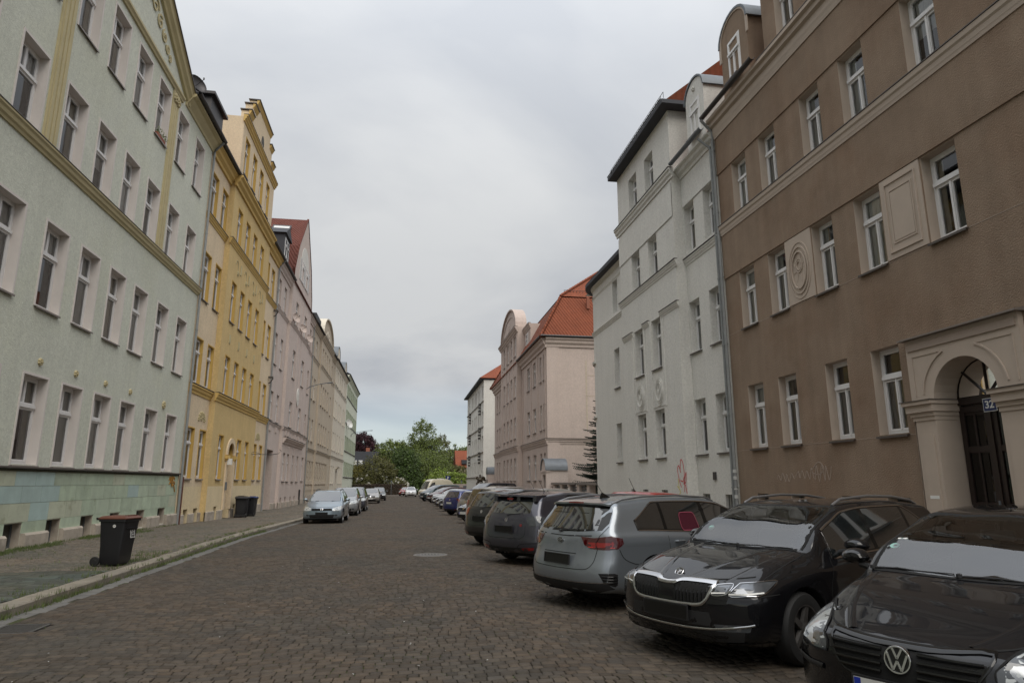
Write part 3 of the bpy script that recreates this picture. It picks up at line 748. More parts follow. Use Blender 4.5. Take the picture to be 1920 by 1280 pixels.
# painted scribble on the plinth
ot = thing('graffiti', 'orange scribbled graffiti on the green tiled plinth by the downpipe', 'graffiti', S.P(28.9, 0, 1.5))
for pts in ([(28.5, 1.75), (28.6, 1.9), (28.7, 1.7), (28.8, 1.92), (28.9, 1.72), (29.0, 1.9), (29.15, 1.78)], [(28.55, 1.6), (28.75, 1.75), (28.85, 1.55), (29.0, 1.72), (29.2, 1.6)], [(28.9, 1.5), (29.05, 1.6), (29.2, 1.42), (29.3, 1.3)], [(28.6, 1.68), (28.9, 1.66), (29.2, 1.7)]):
    ribbon(S, pts, .03, .012, 'stroke', 'paint_orange', ot)
t2 = thing('flower_box', 'terracotta flower box with green plants on a top-floor sill of the green house', 'flower box', S.P(23.66, .0, 13.82))
bx(MB(), S, 23.3, 24.05, -.10, .05, 13.80, 13.93).obj('box', 'terracotta', t2)
b = MB()
for k in range(90):
    u, w, z = random.uniform(23.3, 24.1), random.uniform(-.12, .12), random.uniform(13.90, 14.12); s_ = .035
    b.add([S.P(u-s_, w, z), S.P(u, w+random.uniform(-.04, .04), z+s_*2), S.P(u+s_, w+.01, z+.01)], [(0,1,2)])
o = b.obj('foliage', 'leaf_mid', t2); o['kind'] = 'stuff'
def dish(S, u, w, z, r, label, m='zinc', aim=(0.8, -0.55, .3)):
    t = thing('satellite_dish', label, 'satellite dish', S.P(u, w, z)); b = MB()
    pr = [(r*math.sin(a), -r*.55*math.cos(a)) for a in [i*math.pi/2/7*.9 for i in range(8)]]
    b.lathe(pr + [(p[0]*.97, p[1]+.02) for p in pr[::-1]], n=20)
    d = Vector((aim[0]*S.d, aim[1], aim[2])).normalized(); q = d.to_track_quat('Z', 'Y')
    me = b.mesh('reflector', m, True); me.transform(q.to_matrix().to_4x4()); put('reflector', me, t, S.P(u, w, z))
    b = MB(); b.tube([(0,0,0), tuple(d*r*.7)], .012).lathe([(.03, 0), (.03, .08), (0, .08)], tuple(d*r*.7)); b.tube([(0,0,-.02), tuple(-d*.2), tuple(-d*.2 + Vector((0,0,-r-.15)))], .02)
    put('arm', b.mesh('arm', 'zinc_dark'), t, S.P(u, w, z)); return t
dish(S, 26.6, .12, 18.0, .42, 'dark grey satellite dish on the eaves of the green house', 'zinc_dark')

# ================================================================== LEFT: yellow house
t = thing('apartment_house', 'yellow plastered house with golden projecting bay and stepped gable, second on the left', 'house', S.P(38, 0, 0))
WL = [(30.1, 31.05), (31.85, 32.8)]; WR = [(42.62, 43.55), (44.35, 45.3)]
WC = [(33.95, 34.85), (35.75, 36.65), (37.55, 38.45), (39.45, 40.35)]
R0, R1, RW = 32.95, 41.95, .25
rl = [(1.85, 3.98), (5.92, 7.9), (9.68, 11.83), (13.65, 15.7)]; rc = [(1.85, 3.92), (5.92, 7.82), (9.6, 11.65), (13.65, 15.58)]
W0 = [(34.1, 34.95), (37.75, 38.65), (39.6, 40.45)]; door = (35.85, 37.15, -.2, 3.35)
W0R = [(42.9, 43.8), (44.6, 45.5)]
side = [(a, c, z0, z1, .14) for (a, c) in WL for (z0, z1) in rl] + [(a, c, z0, z1, .14) for (a, c) in WR for (z0, z1) in rl[1:]] + [(a, c, *rl[0], .14) for a, c in W0R]
cent = [(a, c, z0, z1, .14) for (a, c) in WC for (z0, z1) in rc[1:]] + [(a, c, *rc[0], .14) for a, c in W0]
ycl = [(30.6, 31.2), (32.0, 32.6)]; yclc = [(34.3, 34.8), (38.0, 38.5), (39.8, 40.3)]; yclr = [(42.9, 43.4)]
side += [(a, c, -.12, .55, .25) for a, c in ycl + yclr]; cent += [(a, c, -.12, .55, .25) for a, c in yclc]
DC, DR, DS = 36.5, .62, 3.05       # door arch centre, radius, springing
b = MB()
for a_, c_ in ((29.64, R0), (R1, 46.3)):
    facade(b, S, 0, a_, c_, 1.5, 17.0, side); facade(b, S, 0, a_, c_, -.4, 1.5, side, kw=3, kr=3)
dh = (DC-DR, DC+DR, -.18, DS+DR, .6)
facade(b, S, RW, R0, R1, 1.5, 17.0, cent + [dh], kw=1, kr=4); facade(b, S, RW, R0, R1, -.4, 1.5, cent + [dh], kw=3, kr=3)
for u in (R0, R1): b.k = 1; b.add([S.P(u, 0, -.4), S.P(u, RW, -.4), S.P(u, RW, 17), S.P(u, 0, 17)], [(0,1,2,3)])
b.k = 1; arch_fill(b, S, RW, DC, DR, DS, DS+DR+.001)
shell(b, S, 29.64, 46.3, -.4, 17.0)
# attic above the bay
A0, A1, AW = 33.3, 41.6, .28
wa = [(34.0, 34.9, 17.6, 19.62, .14), (35.85, 36.7, 17.6, 19.62, .14), (37.65, 38.5, 17.6, 19.62, .14), (39.45, 40.3, 17.6, 19.62, .14)]
facade(b, S, AW, A0, A1, 16.9, 20.45, wa, kr=4)
for u in (A0, A1): b.add([S.P(u, AW, 16.9), S.P(u, -3.5, 16.9), S.P(u, -3.5, 20.45), S.P(u, AW, 20.45)], [(0,1,2,3)])
b.add([S.P(A0, AW, 20.45), S.P(A1, AW, 20.45), S.P(A1, -3.5, 20.45), S.P(A0, -3.5, 20.45)], [(0,1,2,3)])
b.k = 0
for (a, c, z0, z1) in ((34.2, 40.9, 20.4, 21.3), (34.9, 40.2, 21.3, 22.1), (35.7, 39.5, 22.1, 22.8)): bx(b, S, a, c, -.15, AW, z0, z1)
b.obj('wall', ['plaster_yellow', 'plaster_gold', 'interior', 'plaster_pale_yellow', 'reveal_gold'], t)
# recolour reveals: deep gold returns beside every window
for (a, c, z0, z1, d) in side + cent + wa:
    if z0 < 1: continue
    w = AW if z0 > 17 else (RW if R0 < a < R1 else 0)
    q = MB(); bx(q, S, c-.004, c+.002, w-.115, w-.002, z0, z1); bx(q, S, a, c, w-.115, w-.002, z1-.004, z1+.002)
    bx(q, S, a-.05, a, w-.005, w+.012, z0, z1+.05); bx(q, S, c, c+.05, w-.005, w+.012, z0, z1+.05); bx(q, S, a, c, w-.005, w+.012, z1, z1+.05)
    o = window(t, S, a, c, z0, z1, w, .13, 1, 1, .70, sill='sill_metal' if z0 < 2 else 'sill_dark')
    put('surround', q.mesh('surround', 'reveal_gold'), t, (0,0,0))
for a, c in ycl + yclr: cellar(t, S, a, c, -.12, .55, 0)
for a, c in yclc: cellar(t, S, a, c, -.12, .55, RW)
def plinths(parent, S, segs, holes, ztop, m='stone_base', th=.06):
    for (a, c, w) in segs:
        es = [a] + [x for h in sorted(holes) if a < h[0] < c for x in h] + [c]
        for i in range(0, len(es), 2):
            p, q = es[i]+(.02 if i else 0), es[i+1]-(.02 if i+2 < len(es) else 0)
            if q-p > .05: MB().prism([S.P(p, w+k[0], k[1]) for k in [(-.05, -.6), (th, -.6), (th, ztop-.03), (th*.6, ztop), (-.05, ztop)]], (0, q-p, 0)).obj('plinth_stone', m, parent)
plinths(t, S, [(29.7, R0, 0), (R0, DC-DR-.12, RW), (DC+DR+.12, R1, RW), (R1, 46.2, 0)], [*ycl, *yclc, *yclr], .35)
def band(t, S, segs, z0, z1, d, m, cap='sill_dark'):
    for (a, c, w) in segs:
        moulding(S, a, c, w, corn_prof(z0, z1, d), m, t)
        if cap: bx(MB(), S, a, c, w-.02, w+d+.02, z1+.03, z1+.05).obj('flashing', cap, t)
ysg = [(29.7, R0+.02, 0), (R0-.12, R1+.12, RW), (R1-.02, 46.25, 0)]
band(t, S, ysg, 5.45, 5.80, .16, 'trim_gold'); band(t, S, ysg, 13.3, 13.56, .13, 'trim_gold'); band(t, S, ysg, 16.35, 16.9, .36, 'trim_gold')
band(t, S, [(A0-.1, A1+.1, AW)], 20.15, 20.5, .2, 'trim_gold')
for (a, c, z) in ((34.15, 34.95, 21.3), (34.85, 35.75, 22.1), (35.65, 39.55, 22.8), (39.45, 40.25, 22.1), (40.15, 40.95, 21.3)):
    band(t, S, [(a, c, AW)], z-.22, z, .12, 'trim_gold')
    bx(MB(), S, a-.03, c+.03, -.2, AW+.16, z+.04, z+.09).obj('coping', 'sill_dark', t)
q = MB(); q.prism([S.P(37.6 + .35*math.cos(a), AW+.002, 21.1 + .55*math.sin(a)) for a in [math.pi*i/10 for i in range(11)]], (S.d*.012, 0, 0)); q.obj('attic_window', 'grid_dark', t)
gutter(S, 29.7, R0, .45, 16.98, t); gutter(S, R1, 46.2, .45, 16.98, t)
# door
q = MB(); bx(q, S, DC-DR, DC+DR, -.40, -.35, -.18, DS); q.prism([S.P(p[0], -.38, p[1]) for p in arch_pts(DC, DR, DS)], (S.d*.03, 0, 0))
for k in range(2):
    for (z0, z1) in ((.1, .9), (1.05, 1.9), (2.05, 2.85)): bx(q, S, DC-DR+.1+k*.6, DC-DR+.55+k*.6, -.35, -.33, z0, z1)
dd = q.obj('door', 'door_ochre', t)
put('handle', bx(MB(), S, DC-.06, DC-.02, -.33, -.26, .95, 1.1).mesh('handle', 'black_metal'), dd, (0,0,0))
bx(MB(), S, DC-DR-.05, DC+DR+.05, -.36, RW+.1, -.5, -.12).obj('doorstep', 'stone_base', t)
for sg in (-1, 1):
    bx(MB(), S, *sorted((DC+sg*(DR-.012), DC+sg*(DR+.22))), RW-.3, RW+.08, .35, DS-.05).obj('door_jamb', 'plaster_yellow', t)
    q = MB(); bx(q, S, *sorted((DC+sg*(DR-.02), DC+sg*(DR+.30))), RW-.3, RW+.12, DS-.28, DS-.2); bx(q, S, *sorted((DC+sg*(DR-.04), DC+sg*(DR+.36))), RW-.3, RW+.17, DS-.2, DS-.03); q.obj('capital', 'trim_gold', t)
ring = [(DC + r_*math.cos(a), DS + r_*math.sin(a)) for r_ in (DR, DR+.24) for a in [math.pi*i/16 for i in range(17)]]
vs = [S.P(p[0], RW+.07, p[1]) for p in ring] + [S.P(p[0], RW-.02, p[1]) for p in ring]
MB().add(vs, [(i, i+1, 17+i+1, 17+i) for i in range(16)] + [(17+i, 17+i+1, 34+17+i+1, 34+17+i) for i in range(16)] + [(i, i+1, 34+i+1, 34+i) for i in range(16)]).obj('door_arch', 'plaster_yellow', t)
bx(MB(), S, DC-DR-.23, DC-DR-.04, RW+.08, RW+.14, 1.3, 1.7).obj('letter_panel', 'zinc', t)
bx(MB(), S, DC-DR-.22, DC-DR-.02, RW+.1, RW+.3, 2.55, 2.85).obj('door_lamp', 'paint_white', t)
# stucco over the ground-floor windows and on the bay
for cu, z in ((31.9, 4.45), (43.9, 4.35)):
    for k in range(7):
        a = math.pi*k/6; rosette(S, cu + .42*math.cos(a), z + .28*math.sin(a), 0, .12, 'trim_ochre', t, 5, 'stucco')
    rosette(S, cu, z+.1, 0, .2, 'trim_ochre', t, 7, 'stucco')
for k in range(4):
    u = 34.4 + 1.85*k
    q = MB(); bx(q, S, u-.13, u+.13, RW-.01, RW+.03, 8.5, 8.95); bx(q, S, u-.07, u+.07, RW+.03, RW+.05, 8.58, 8.87); q.obj('ornament', 'trim_ochre', t)
    rosette(S, u+.45, 12.3, RW, .16, 'trim_ochre', t, 7, 'ornament'); ribbon(S, [(u+.45, 12.3), (u+.35, 12.8), (u+.05, 12.9), (u-.1, 12.65)], .04, RW+.03, 'ornament', 'trim_ochre', t)
    ribbon(S, [(u+.95, 12.35), (u+1.0, 12.9)], .16, RW+.04, 'ornament', 'trim_ochre', t)
q = MB(); 
for k in range(3): bx(q, S, 33.5+k*2.6, 33.56+k*2.6, RW, RW+.02, 8.1, 9.4)
gable_roof(S, 29.64, 46.3, 17.0, 20.6, 'roof_dark_red', t, .42)
pipe(S, 46.3, .1, -.2, 16.9, t, 'pipe_grey', .055, (-.1, .4)); pipe(S, 29.82, .09, -.1, 1.9, t, 'bin_brown', .06)
for z in (13.1, 8.5): 
    q = MB(); bx(q, S, 45.75, 45.95, 0, .3, z, z+.12); q.tube([S.P(45.85, .3, z), S.P(45.85, .12, z-.3), S.P(45.85, .02, z-.34)], .04); q.obj('bracket', 'sill_dark', t)
t = thing('wall_bracket', 'thin black iron sign bracket with a curled end on the yellow house', 'bracket', S.P(42.1, .0, 3.5))
q = MB(); q.tube([S.P(41.4, .05, 3.3), S.P(41.5, .8, 3.3), S.P(41.6, 1.4, 3.3), S.P(41.6, 1.75, 3.36), S.P(41.6, 1.9, 3.52), S.P(41.6, 1.78, 3.6)], .018)
q.tube([S.P(41.4, .05, 3.3), S.P(41.45, .4, 3.45), S.P(41.5, .8, 3.3)], .012); q.obj('rod', 'black_metal', t)

# ================================================================== LEFT: pink house
t = thing('apartment_house', 'pink plastered house with a steep red-roofed gable, third on the left', 'house', S.P(56, 0, 0))
U0, U1 = 46.32, 65.2; R0, R1, RW = 51.3, 61.5, .22
rz_ = [(5.9, 7.85), (9.75, 11.95), (13.98, 15.9)]
sd = [(47.0, 47.95), (49.25, 50.2), (61.85, 62.55), (63.2, 64.1)]
cd = [(53.35, 54.6), (58.0, 59.3)]
h_s = [(a, c, z0, z1, .14) for a, c in sd for z0, z1 in rz_] + [(61.7, 64.2, 1.85, 3.92, .14)]
h_c = [(a, c, z0, z1, .14) for a, c in cd for z0, z1 in rz_] + [(a, c, 1.78, 3.85, .14) for a, c in ((52.1, 53.1), (53.9, 54.9), (56.4, 57.4), (58.6, 59.6))]
pc = [(52.0, 52.6), (54.0, 54.6), (56.4, 57.0), (58.4, 59.0)]; pcs = [(62.2, 62.9)]
b = MB(); pd = (47.15, 49.4, -.25, 3.88, .7)
facade(b, S, 0, U0, R0, -.5, 17.0, h_s + [pd]); facade(b, S, 0, R1, U1, -.5, 17.0, h_s + [(a, c, -.1, .6, .2) for a, c in pcs])
facade(b, S, RW, R0, R1, -.5, 17.0, h_c + [(a, c, -.15, .6, .2) for a, c in pc])
for u in (R0, R1): b.add([S.P(u, 0, -.5), S.P(u, RW, -.5), S.P(u, RW, 17), S.P(u, 0, 17)], [(0,1,2,3)])
shell(b, S, U0, U1, -.5, 17.0)
gp = [(R0, 17.0), (R0+.2, 18.0), (R0+1.6, 20.4), (56.4, 24.0), (R1-1.6, 20.4), (R1-.2, 18.0), (R1, 17.0)]
gw = [(54.2, 54.95), (55.8, 56.9), (57.7, 58.45)]
b.add([S.P(p[0], RW, p[1]) for p in gp], [tuple(range(7))])
b.obj('wall', ['plaster_pink', 'plaster_mauve', 'interior'], t)
n = len(gp); inn = [(p[0], p[1]+.06) for p in gp]
MB().add([S.P(p[0], RW-.02, p[1]) for p in inn] + [S.P(p[0], -6.0, p[1]) for p in inn], [(i, i+1, n+i+1, n+i) for i in range(n-1)]).obj('gable_roof', 'roof_dark_red', t)
for i in range(n-1):
    a, c = gp[i], gp[i+1]
    MB().add([S.P(a[0], RW-.1, a[1]+.06), S.P(c[0], RW-.1, c[1]+.06), S.P(c[0], RW+.05, c[1]+.06), S.P(a[0], RW+.05, a[1]+.06), S.P(a[0], RW-.1, a[1]+.16), S.P(c[0], RW-.1, c[1]+.16), S.P(c[0], RW+.05, c[1]+.16), S.P(a[0], RW+.05, a[1]+.16)],
             [(0,1,2,3), (4,5,6,7), (0,1,5,4), (3,2,6,7), (0,3,7,4), (1,2,6,5)]).obj('verge_tiles', 'roof_dark_red', t)
# skylight in the left slope
a, c = Vector(S.P(53.3, -.9, 20.98)), Vector(S.P(55.1, -.9, 22.9)); back = Vector((-S.d*1.5, 0, 0)); nn = Vector((0, -.74, .67))*.08
MB().add([a, c, c+back, a+back, a+nn, c+nn, c+back+nn, a+back+nn], [(4,5,6,7), (0,1,5,4), (1,2,6,5), (2,3,7,6), (3,0,4,7)]).obj('skylight', 'zinc_dark', t)
k = (c-a)*.08; kb = back*.08; n2 = nn*1.1
sk = MB().add([a+k+kb+n2, c-k+kb+n2, c-k+back-kb+n2, a+k+back-kb+n2], [(0,1,2,3)]).obj('skylight_pane', 'curtain', t)
# gable windows: three lights under a blind arch with white louvres
q = MB(); q.prism([S.P(p[0], RW, p[1]) for p in [(53.7, 17.95), (58.9, 17.95), (58.9, 19.8)] + [(56.3+2.0*math.cos(a), 19.8+1.5*math.sin(a)) for a in [math.pi*i/10 for i in range(11)]] + [(53.7, 19.8)]], (S.d*.03, 0, 0)); q.obj('louvre_panel', 'plaster_white', t)
for z in np.arange(18.05, 19.75, .12): bx(MB(), S, 53.75, 54.5, RW+.03, RW+.05, z, z+.05).obj('slat', 'frame_white', t); bx(MB(), S, 55.75, 56.75, RW+.03, RW+.05, z, z+.05).obj('slat', 'frame_white', t); bx(MB(), S, 58.0, 58.85, RW+.03, RW+.05, z, z+.05).obj('slat', 'frame_white', t)
for a, c in ((54.6, 55.65), (56.85, 57.9)):
    bx(MB(), S, a-.05, c+.05, RW+.03, RW+.045, 17.98, 19.85).obj('window_recess', 'plaster_mauve', t)
    window(t, S, a, c, 18.0, 19.8, RW+.31, .25, sill=None, far=True)
def punch(t, S, hs, w0, rng_c, wc, **k):
    for h in hs:
        if h[2] < .7: continue
        window(t, S, h[0], h[1], h[2], h[3], wc if rng_c[0] < h[0] < rng_c[1] else w0, .13, far=True, **k)
punch(t, S, h_s[:-1] + h_c, 0, (R0, R1), RW, top=1, sill='sill_dark')
window(t, S, 61.7, 64.2, 1.85, 3.92, 0, .13, 3, 3, .7, far=True)
for a, c in pc: cellar(t, S, a, c, -.15, .6, RW, .2)
for a, c in pcs: cellar(t, S, a, c, -.1, .6, 0, .2)
plinths(t, S, [(49.5, R0, 0), (R0, R1, RW), (R1, U1, 0)], [*pc, *pcs], .25)
psg = [(U0, R0+.02, 0), (R0-.1, R1+.1, RW), (R1-.02, U1, 0)]
band(t, S, psg, 5.5, 5.7, .1, 'plaster_pink'); band(t, S, psg, 13.55, 13.8, .12, 'plaster_pink', None); band(t, S, [psg[0], psg[2]], 16.4, 16.95, .3, 'plaster_pink')
band(t, S, [(R0+.2, R1-.3, RW)], 4.55, 4.95, .3, 'plaster_pink')
for a in (47.2, 49.4, 52.2, 53.3, 56.5, 58.2, 60.2, 62.4, 63.8): bx(MB(), S, a, a+.6, (RW if R0 < a < R1 else 0)-.01, (RW if R0 < a < R1 else 0)+.06, 5.15, 5.5).obj('panel', 'plaster_pink', t)
for a in (55.3, 56.9): bx(MB(), S, a, a+.1, RW, RW+.03, 1.6, 16.4).obj('pilaster_strip', 'plaster_pink', t)
q = MB(); bx(q, S, 47.15, 49.4, -.66, -.6, -.25, 3.88); dd = q.obj('door', 'door_grey', t)
put('letter_panel', bx(MB(), S, 47.35, 48.0, -.6, -.57, .9, 1.3).mesh('letter_panel', 'zinc'), dd, (0,0,0))
ring = [(56.9 + .55*math.cos(a), 8.6 + .75*math.sin(a)) for a in [2*math.pi*i/20 for i in range(20)]]
MB().prism([S.P(p[0], RW, p[1]) for p in ring], (S.d*.06, 0, 0)).obj('medallion', 'plaster_white', t)
for r_ in (.4, .25, .12): rosette(S, 56.9, 8.6 + (r_-.25)*1.4, RW+.06, .16, 'plaster_white', t, 5, 'medallion_relief')
for u, z in ((52.4, 14.3), (56.1, 14.3), (60.0, 14.3)):
    dish(S, u, RW+.25, z, .4, {52.4: 'white satellite dish at the near end of the pink house top floor', 56.1: 'white satellite dish between the pink house top-floor windows', 60.0: 'white satellite dish at the far end of the pink house top floor'}[u], 'plaster_pink')
gable_roof(S, U0, U1, 17.0, 23.9, 'roof_dark_red', t, .35); gutter(S, U0, R0, .4, 17.05, t); gutter(S, R1, U1, .4, 17.05, t)
q = MB(); bx(q, S, 48.2, 50.4, -2.6, -.1, 17.5, 19.7); q.prism([S.P(48.0, .05, 19.7), S.P(50.6, .05, 19.7), S.P(49.3, .05, 20.5)], (-S.d*3, 0, 0)); q.obj('dormer', 'slate', t)
window(t, S, 48.5, 50.1, 18.0, 19.5, .02, .1, 2, 2, .6, sill=None, far=True)
pipe(S, U1, .1, -.3, 16.9, t, 'pipe_grey', .05)
pipe(S, 60.9, RW+.08, -.2, 1.1, t, 'zinc_dark', .07)

# ================================================================== LEFT: beige, cream and mint houses
def far_house(label, S, U0, U1, bays, zrows, wallm, revm, eave, roofm, zr, base=-.5, cornices=(), risalit=None, ground=None, gwall=None, kw={}, extra=(), sillbands=()):
    t = thing('apartment_house', label, 'house', S.P((U0+U1)/2, 0, 0))
    b = MB(); holes = [(a, c, z0, z1, .14) for a, c in bays for z0, z1 in zrows] + [(a, c, *g, .14) for (a, c, *g) in (ground or [])] + list(extra)
    segs = [(U0, U1, 0)] if not risalit else [(U0, risalit[0], 0), (risalit[0], risalit[1], risalit[2]), (risalit[1], U1, 0)]
    for a, c, w in segs: facade(b, S, w, a, c, base, eave, holes)
    if risalit:
        for u in risalit[:2]: b.add([S.P(u, 0, base), S.P(u, risalit[2], base), S.P(u, risalit[2], eave), S.P(u, 0, eave)], [(0,1,2,3)])
    shell(b, S, U0, U1, base, eave)
    b.obj('wall', [wallm, revm, 'interior'], t)
    def W(u): return risalit[2] if risalit and risalit[0] < u < risalit[1] else 0
    for h in holes:
        if h[2] > .7: window(t, S, h[0], h[1], h[2], h[3], W(h[0]), .13, far=True, **kw)
    for (z0, z1, d) in cornices: band(t, S, [(a, c, w) for a, c, w in segs], z0, z1, d, wallm, 'sill_dark' if d > .05 else None)
    gable_roof(S, U0, U1, eave, zr, roofm, t, .5)
    return t, segs
bb = [(65.8, 67.0), (68.0, 69.2), (72.0, 73.0), (74.0, 75.0), (76.0, 77.0), (78.2, 79.2), (82.9, 84.0)]
g0 = [(a, a+.95, 1.6, 3.7) for a in (65.9, 67.9, 69.7, 72.0, 74.2, 76.4, 78.4, 80.0)]
t, sg = far_house('beige plastered house with arched pediment and banded ground floor, fourth on the left', S, 65.22, 86.0, bb, [(5.7, 7.8), (9.7, 11.9), (13.9, 15.8)], 'plaster_beige', 'plaster_beige', 17.0, 'roof_grey', 20.5,
                  cornices=[(4.6, 4.85, .14), (13.5, 13.75, .1), (16.5, 16.95, .3)], risalit=(70.8, 81.2, .2), ground=g0, kw=dict(top=1, sill='plaster_beige', sdepth=.12), extra=[(81.7, 83.7, -.4, 3.9, .5)])
for i in range(8):
    z = .9 + i*.46
    for (a, c) in ((65.25, 81.6), (83.75, 85.9)): 
        if z < 4.5:
            w = .0
q = MB(); bx(q, S, 81.7, 83.7, -.5, -.44, -.4, 3.9); q.obj('door', 'door_grey', t)
for z in (.95, 1.45, 2.2, 2.7, 3.2, 3.75):      # shadow joints of the banded ground floor
    for (a, c, w) in ((65.25, 70.8, 0), (70.8, 81.2, .2)):
        es = [a] + [x for h in g0 if a < h[0] < c and h[2] < z < h[3] for x in (h[0], h[1])] + [c]
        for i in range(0, len(es), 2): bx(MB(), S, es[i], es[i+1], w-.01, w+.035, z, z+.38 if z+.38 < 4.2 else z+.3).obj('band_course', 'plaster_beige', t)
bx(MB(), S, 65.3, 81.2, .2, .3, -.5, .55).obj('plinth', 'stone_base', t)
# arched pediment
ar = [(76 + 5.0*math.cos(a), 17.2 + 2.4*math.sin(a)) for a in [math.pi*i/18 for i in range(19)]]
MB().prism([S.P(71.0, .15, 16.9)] + [S.P(p[0], .15, p[1]) for p in ar[::-1]] + [S.P(81.0, .15, 16.9)], (-S.d*1.2, 0, 0)).obj('pediment', 'plaster_beige', t)
for i in range(18):
    a, c = ar[i], ar[i+1]; MB().add([S.P(a[0], -1.1, a[1]), S.P(c[0], -1.1, c[1]), S.P(c[0], .35, c[1]), S.P(a[0], .35, a[1]), S.P(a[0], -1.1, a[1]+.14), S.P(c[0], -1.1, c[1]+.14), S.P(c[0], .35, c[1]+.14), S.P(a[0], .35, a[1]+.14)], [(0,1,2,3), (4,5,6,7), (3,2,6,7), (0,3,7,4), (1,2,6,5)]).obj('pediment_coping', 'plaster_cream', t)
for k in range(5): rosette(S, 74.4+k*.8, 17.7+.5*math.sin(math.pi*k/4), .15, .3, 'plaster_cream', t, 7, 'relief')
q = MB(); bx(q, S, 65.3, 70.5, -2, .35, 17.05, 17.25); bx(q, S, 66.0, 69.8, -2, .1, 17.3, 18.2); q.obj('dormer', 'slate', t)
pipe(S, 86.0, .1, -.4, 16.9, t, 'plaster_beige', .05)
wb_ = [(86.9, 87.9), (88.9, 89.9), (91.0, 92.0), (94.2, 95.2), (97.0, 98.0), (101.2, 102.1), (103.4, 104.3)]
t, sg = far_house('cream house with small arched dormers, fifth on the left before the mint one', S, 86.02, 105.5, wb_, [(5.8, 8.1), (10.0, 12.3), (14.3, 16.3)], 'plaster_cream', 'plaster_cream', 17.2, 'roof_grey', 20.5,
                  cornices=[(4.7, 4.95, .14), (13.7, 13.95, .1), (16.7, 17.15, .3)], ground=[(a, a+.9, 1.6, 3.8) for a in (87.0, 88.9, 91.0, 98.4, 100.4, 102.6)] , kw=dict(top=1, sill='plaster_cream', sdepth=.12), extra=[(94.6, 96.2, -.4, 3.3, .4)])
bx(MB(), S, 94.6, 96.2, -.4, -.35, -.4, 3.3).obj('door', 'wood_door', t)
band(t, S, [(94.2, 96.6, 0)], 3.5, 3.75, .35, 'plaster_cream')
def arched_dormer(t, S, u0, u1, z0, zs, wall, w=.0, win=True, depth=2.2):
    cu, r = (u0+u1)/2, (u1-u0)/2
    ar = [(cu + r*math.cos(a), zs + r*.85*math.sin(a)) for a in [math.pi*i/12 for i in range(13)]]
    MB().prism([S.P(u1, w, z0)] + [S.P(p[0], w, p[1]) for p in ar] + [S.P(u0, w, z0)], (-S.d*depth, 0, 0)).obj('dormer', wall, t)
    vs = [];
    for p in ar: vs += [S.P(cu+(p[0]-cu)*1.03, w+.05, zs+(p[1]-zs)*1.03), S.P(cu+(p[0]-cu)*1.13, w+.05, zs+(p[1]-zs)*1.13), S.P(cu+(p[0]-cu)*1.13, w-depth, zs+(p[1]-zs)*1.13), S.P(cu+(p[0]-cu)*1.03, w-depth, zs+(p[1]-zs)*1.03)]
    MB().add(vs, [(4*i+j, 4*i+(j+1) % 4, 4*i+4+(j+1) % 4, 4*i+4+j) for i in range(12) for j in range(4)] + [(0,1,2,3), (48,49,50,51)]).obj('dormer_roof', 'zinc', t, True)
arched_dormer(t, S, 88.2, 91.4, 17.1, 18.0, 'plaster_cream', .1); arched_dormer(t, S, 99.4, 102.4, 17.1, 18.0, 'plaster_cream', .1)
mb_ = [(106.8+3.9*i, 108.3+3.9*i) for i in range(6)]
t, sg = far_house('pale mint green house with long window bands, last on the left', S, 105.52, 130.0, mb_, [(2.7, 4.9), (6.7, 8.9), (11.0, 13.0), (15.1, 17.0)], 'plaster_mint', 'reveal_mint', 18.3, 'roof_grey', 21.5, base=-.8,
                  cornices=[(17.75, 18.25, .35)], kw=dict(top=1, bot=2, sill=None))
for z in (2.45, 6.45, 10.75, 14.85): bx(MB(), S, 106, 129.6, 0, .1, z, z+.14).obj('sill_band', 'sill_dark', t)
for i in range(6):
    for z0, z1 in ((2.7, 4.9), (6.7, 8.9), (11.0, 13.0), (15.1, 17.0)): bx(MB(), S, 108.45+3.9*i, 110.55+3.9*i if i < 5 else 129.6, 0, .02, z0, z1).obj('band_panel', 'reveal_mint', t)
dish(S, 108.4, .5, 10.9, .75, 'large pale satellite dish on the mint green house', 'paint_white')
# ================================================================== RIGHT: brown house
S = SR
t = thing('apartment_house', 'brown roughcast house with arched stone portal, nearest on the right', 'house', S.P(10, 0, 0))
bu = [(-1.2, -.35), (.6, 1.45), (2.4, 3.25), (4.2, 5.05), (5.9, 6.75), (7.6, 8.45), (9.0, 9.85), (9.85+.02, 10.7), (11.9, 12.76), (13.56, 14.4), (15.58, 16.45), (17.22, 18.1)]
ub = [(5.9, 6.75), (7.55, 8.4), (9.88, 10.72), (11.92, 12.76), (13.56, 14.38), (15.6, 16.45), (17.22, 18.08)]
ub0 = [(4.3, 5.15), (6.6, 7.45)] + ub[3:]
rws = [(6.22, 7.98), (9.84, 11.58)]
hs = [(a, c, z0, z1, .22) for a, c in ub + [(2.4, 3.25), (4.2, 5.05), (0.6, 1.45)] for z0, z1 in rws] + [(a, c, 2.64, 4.46, .22) for a, c in ub0]
bc = [(12.1, 12.75), (13.6, 14.25), (15.7, 16.3), (17.4, 18.0)]
hs += [(a, c, .5, 1.36, .3) for a, c in bc]
PC, PR, PS, PW = 10.36, .70, 3.2, .10      # portal
por = (PC-PR-.02, PC+PR+.02, -.1, PS+PR+.08, .5)
b = MB()
facade(b, S, 0, -6, 19.0, -.3, 8.02, hs + [por]); facade(b, S, .03, -6, 19.0, 8.02, 9.62, hs); facade(b, S, 0, -6, 19.0, 9.62, 11.62, hs); facade(b, S, .03, -6, 19.0, 11.62, 13.3, hs)
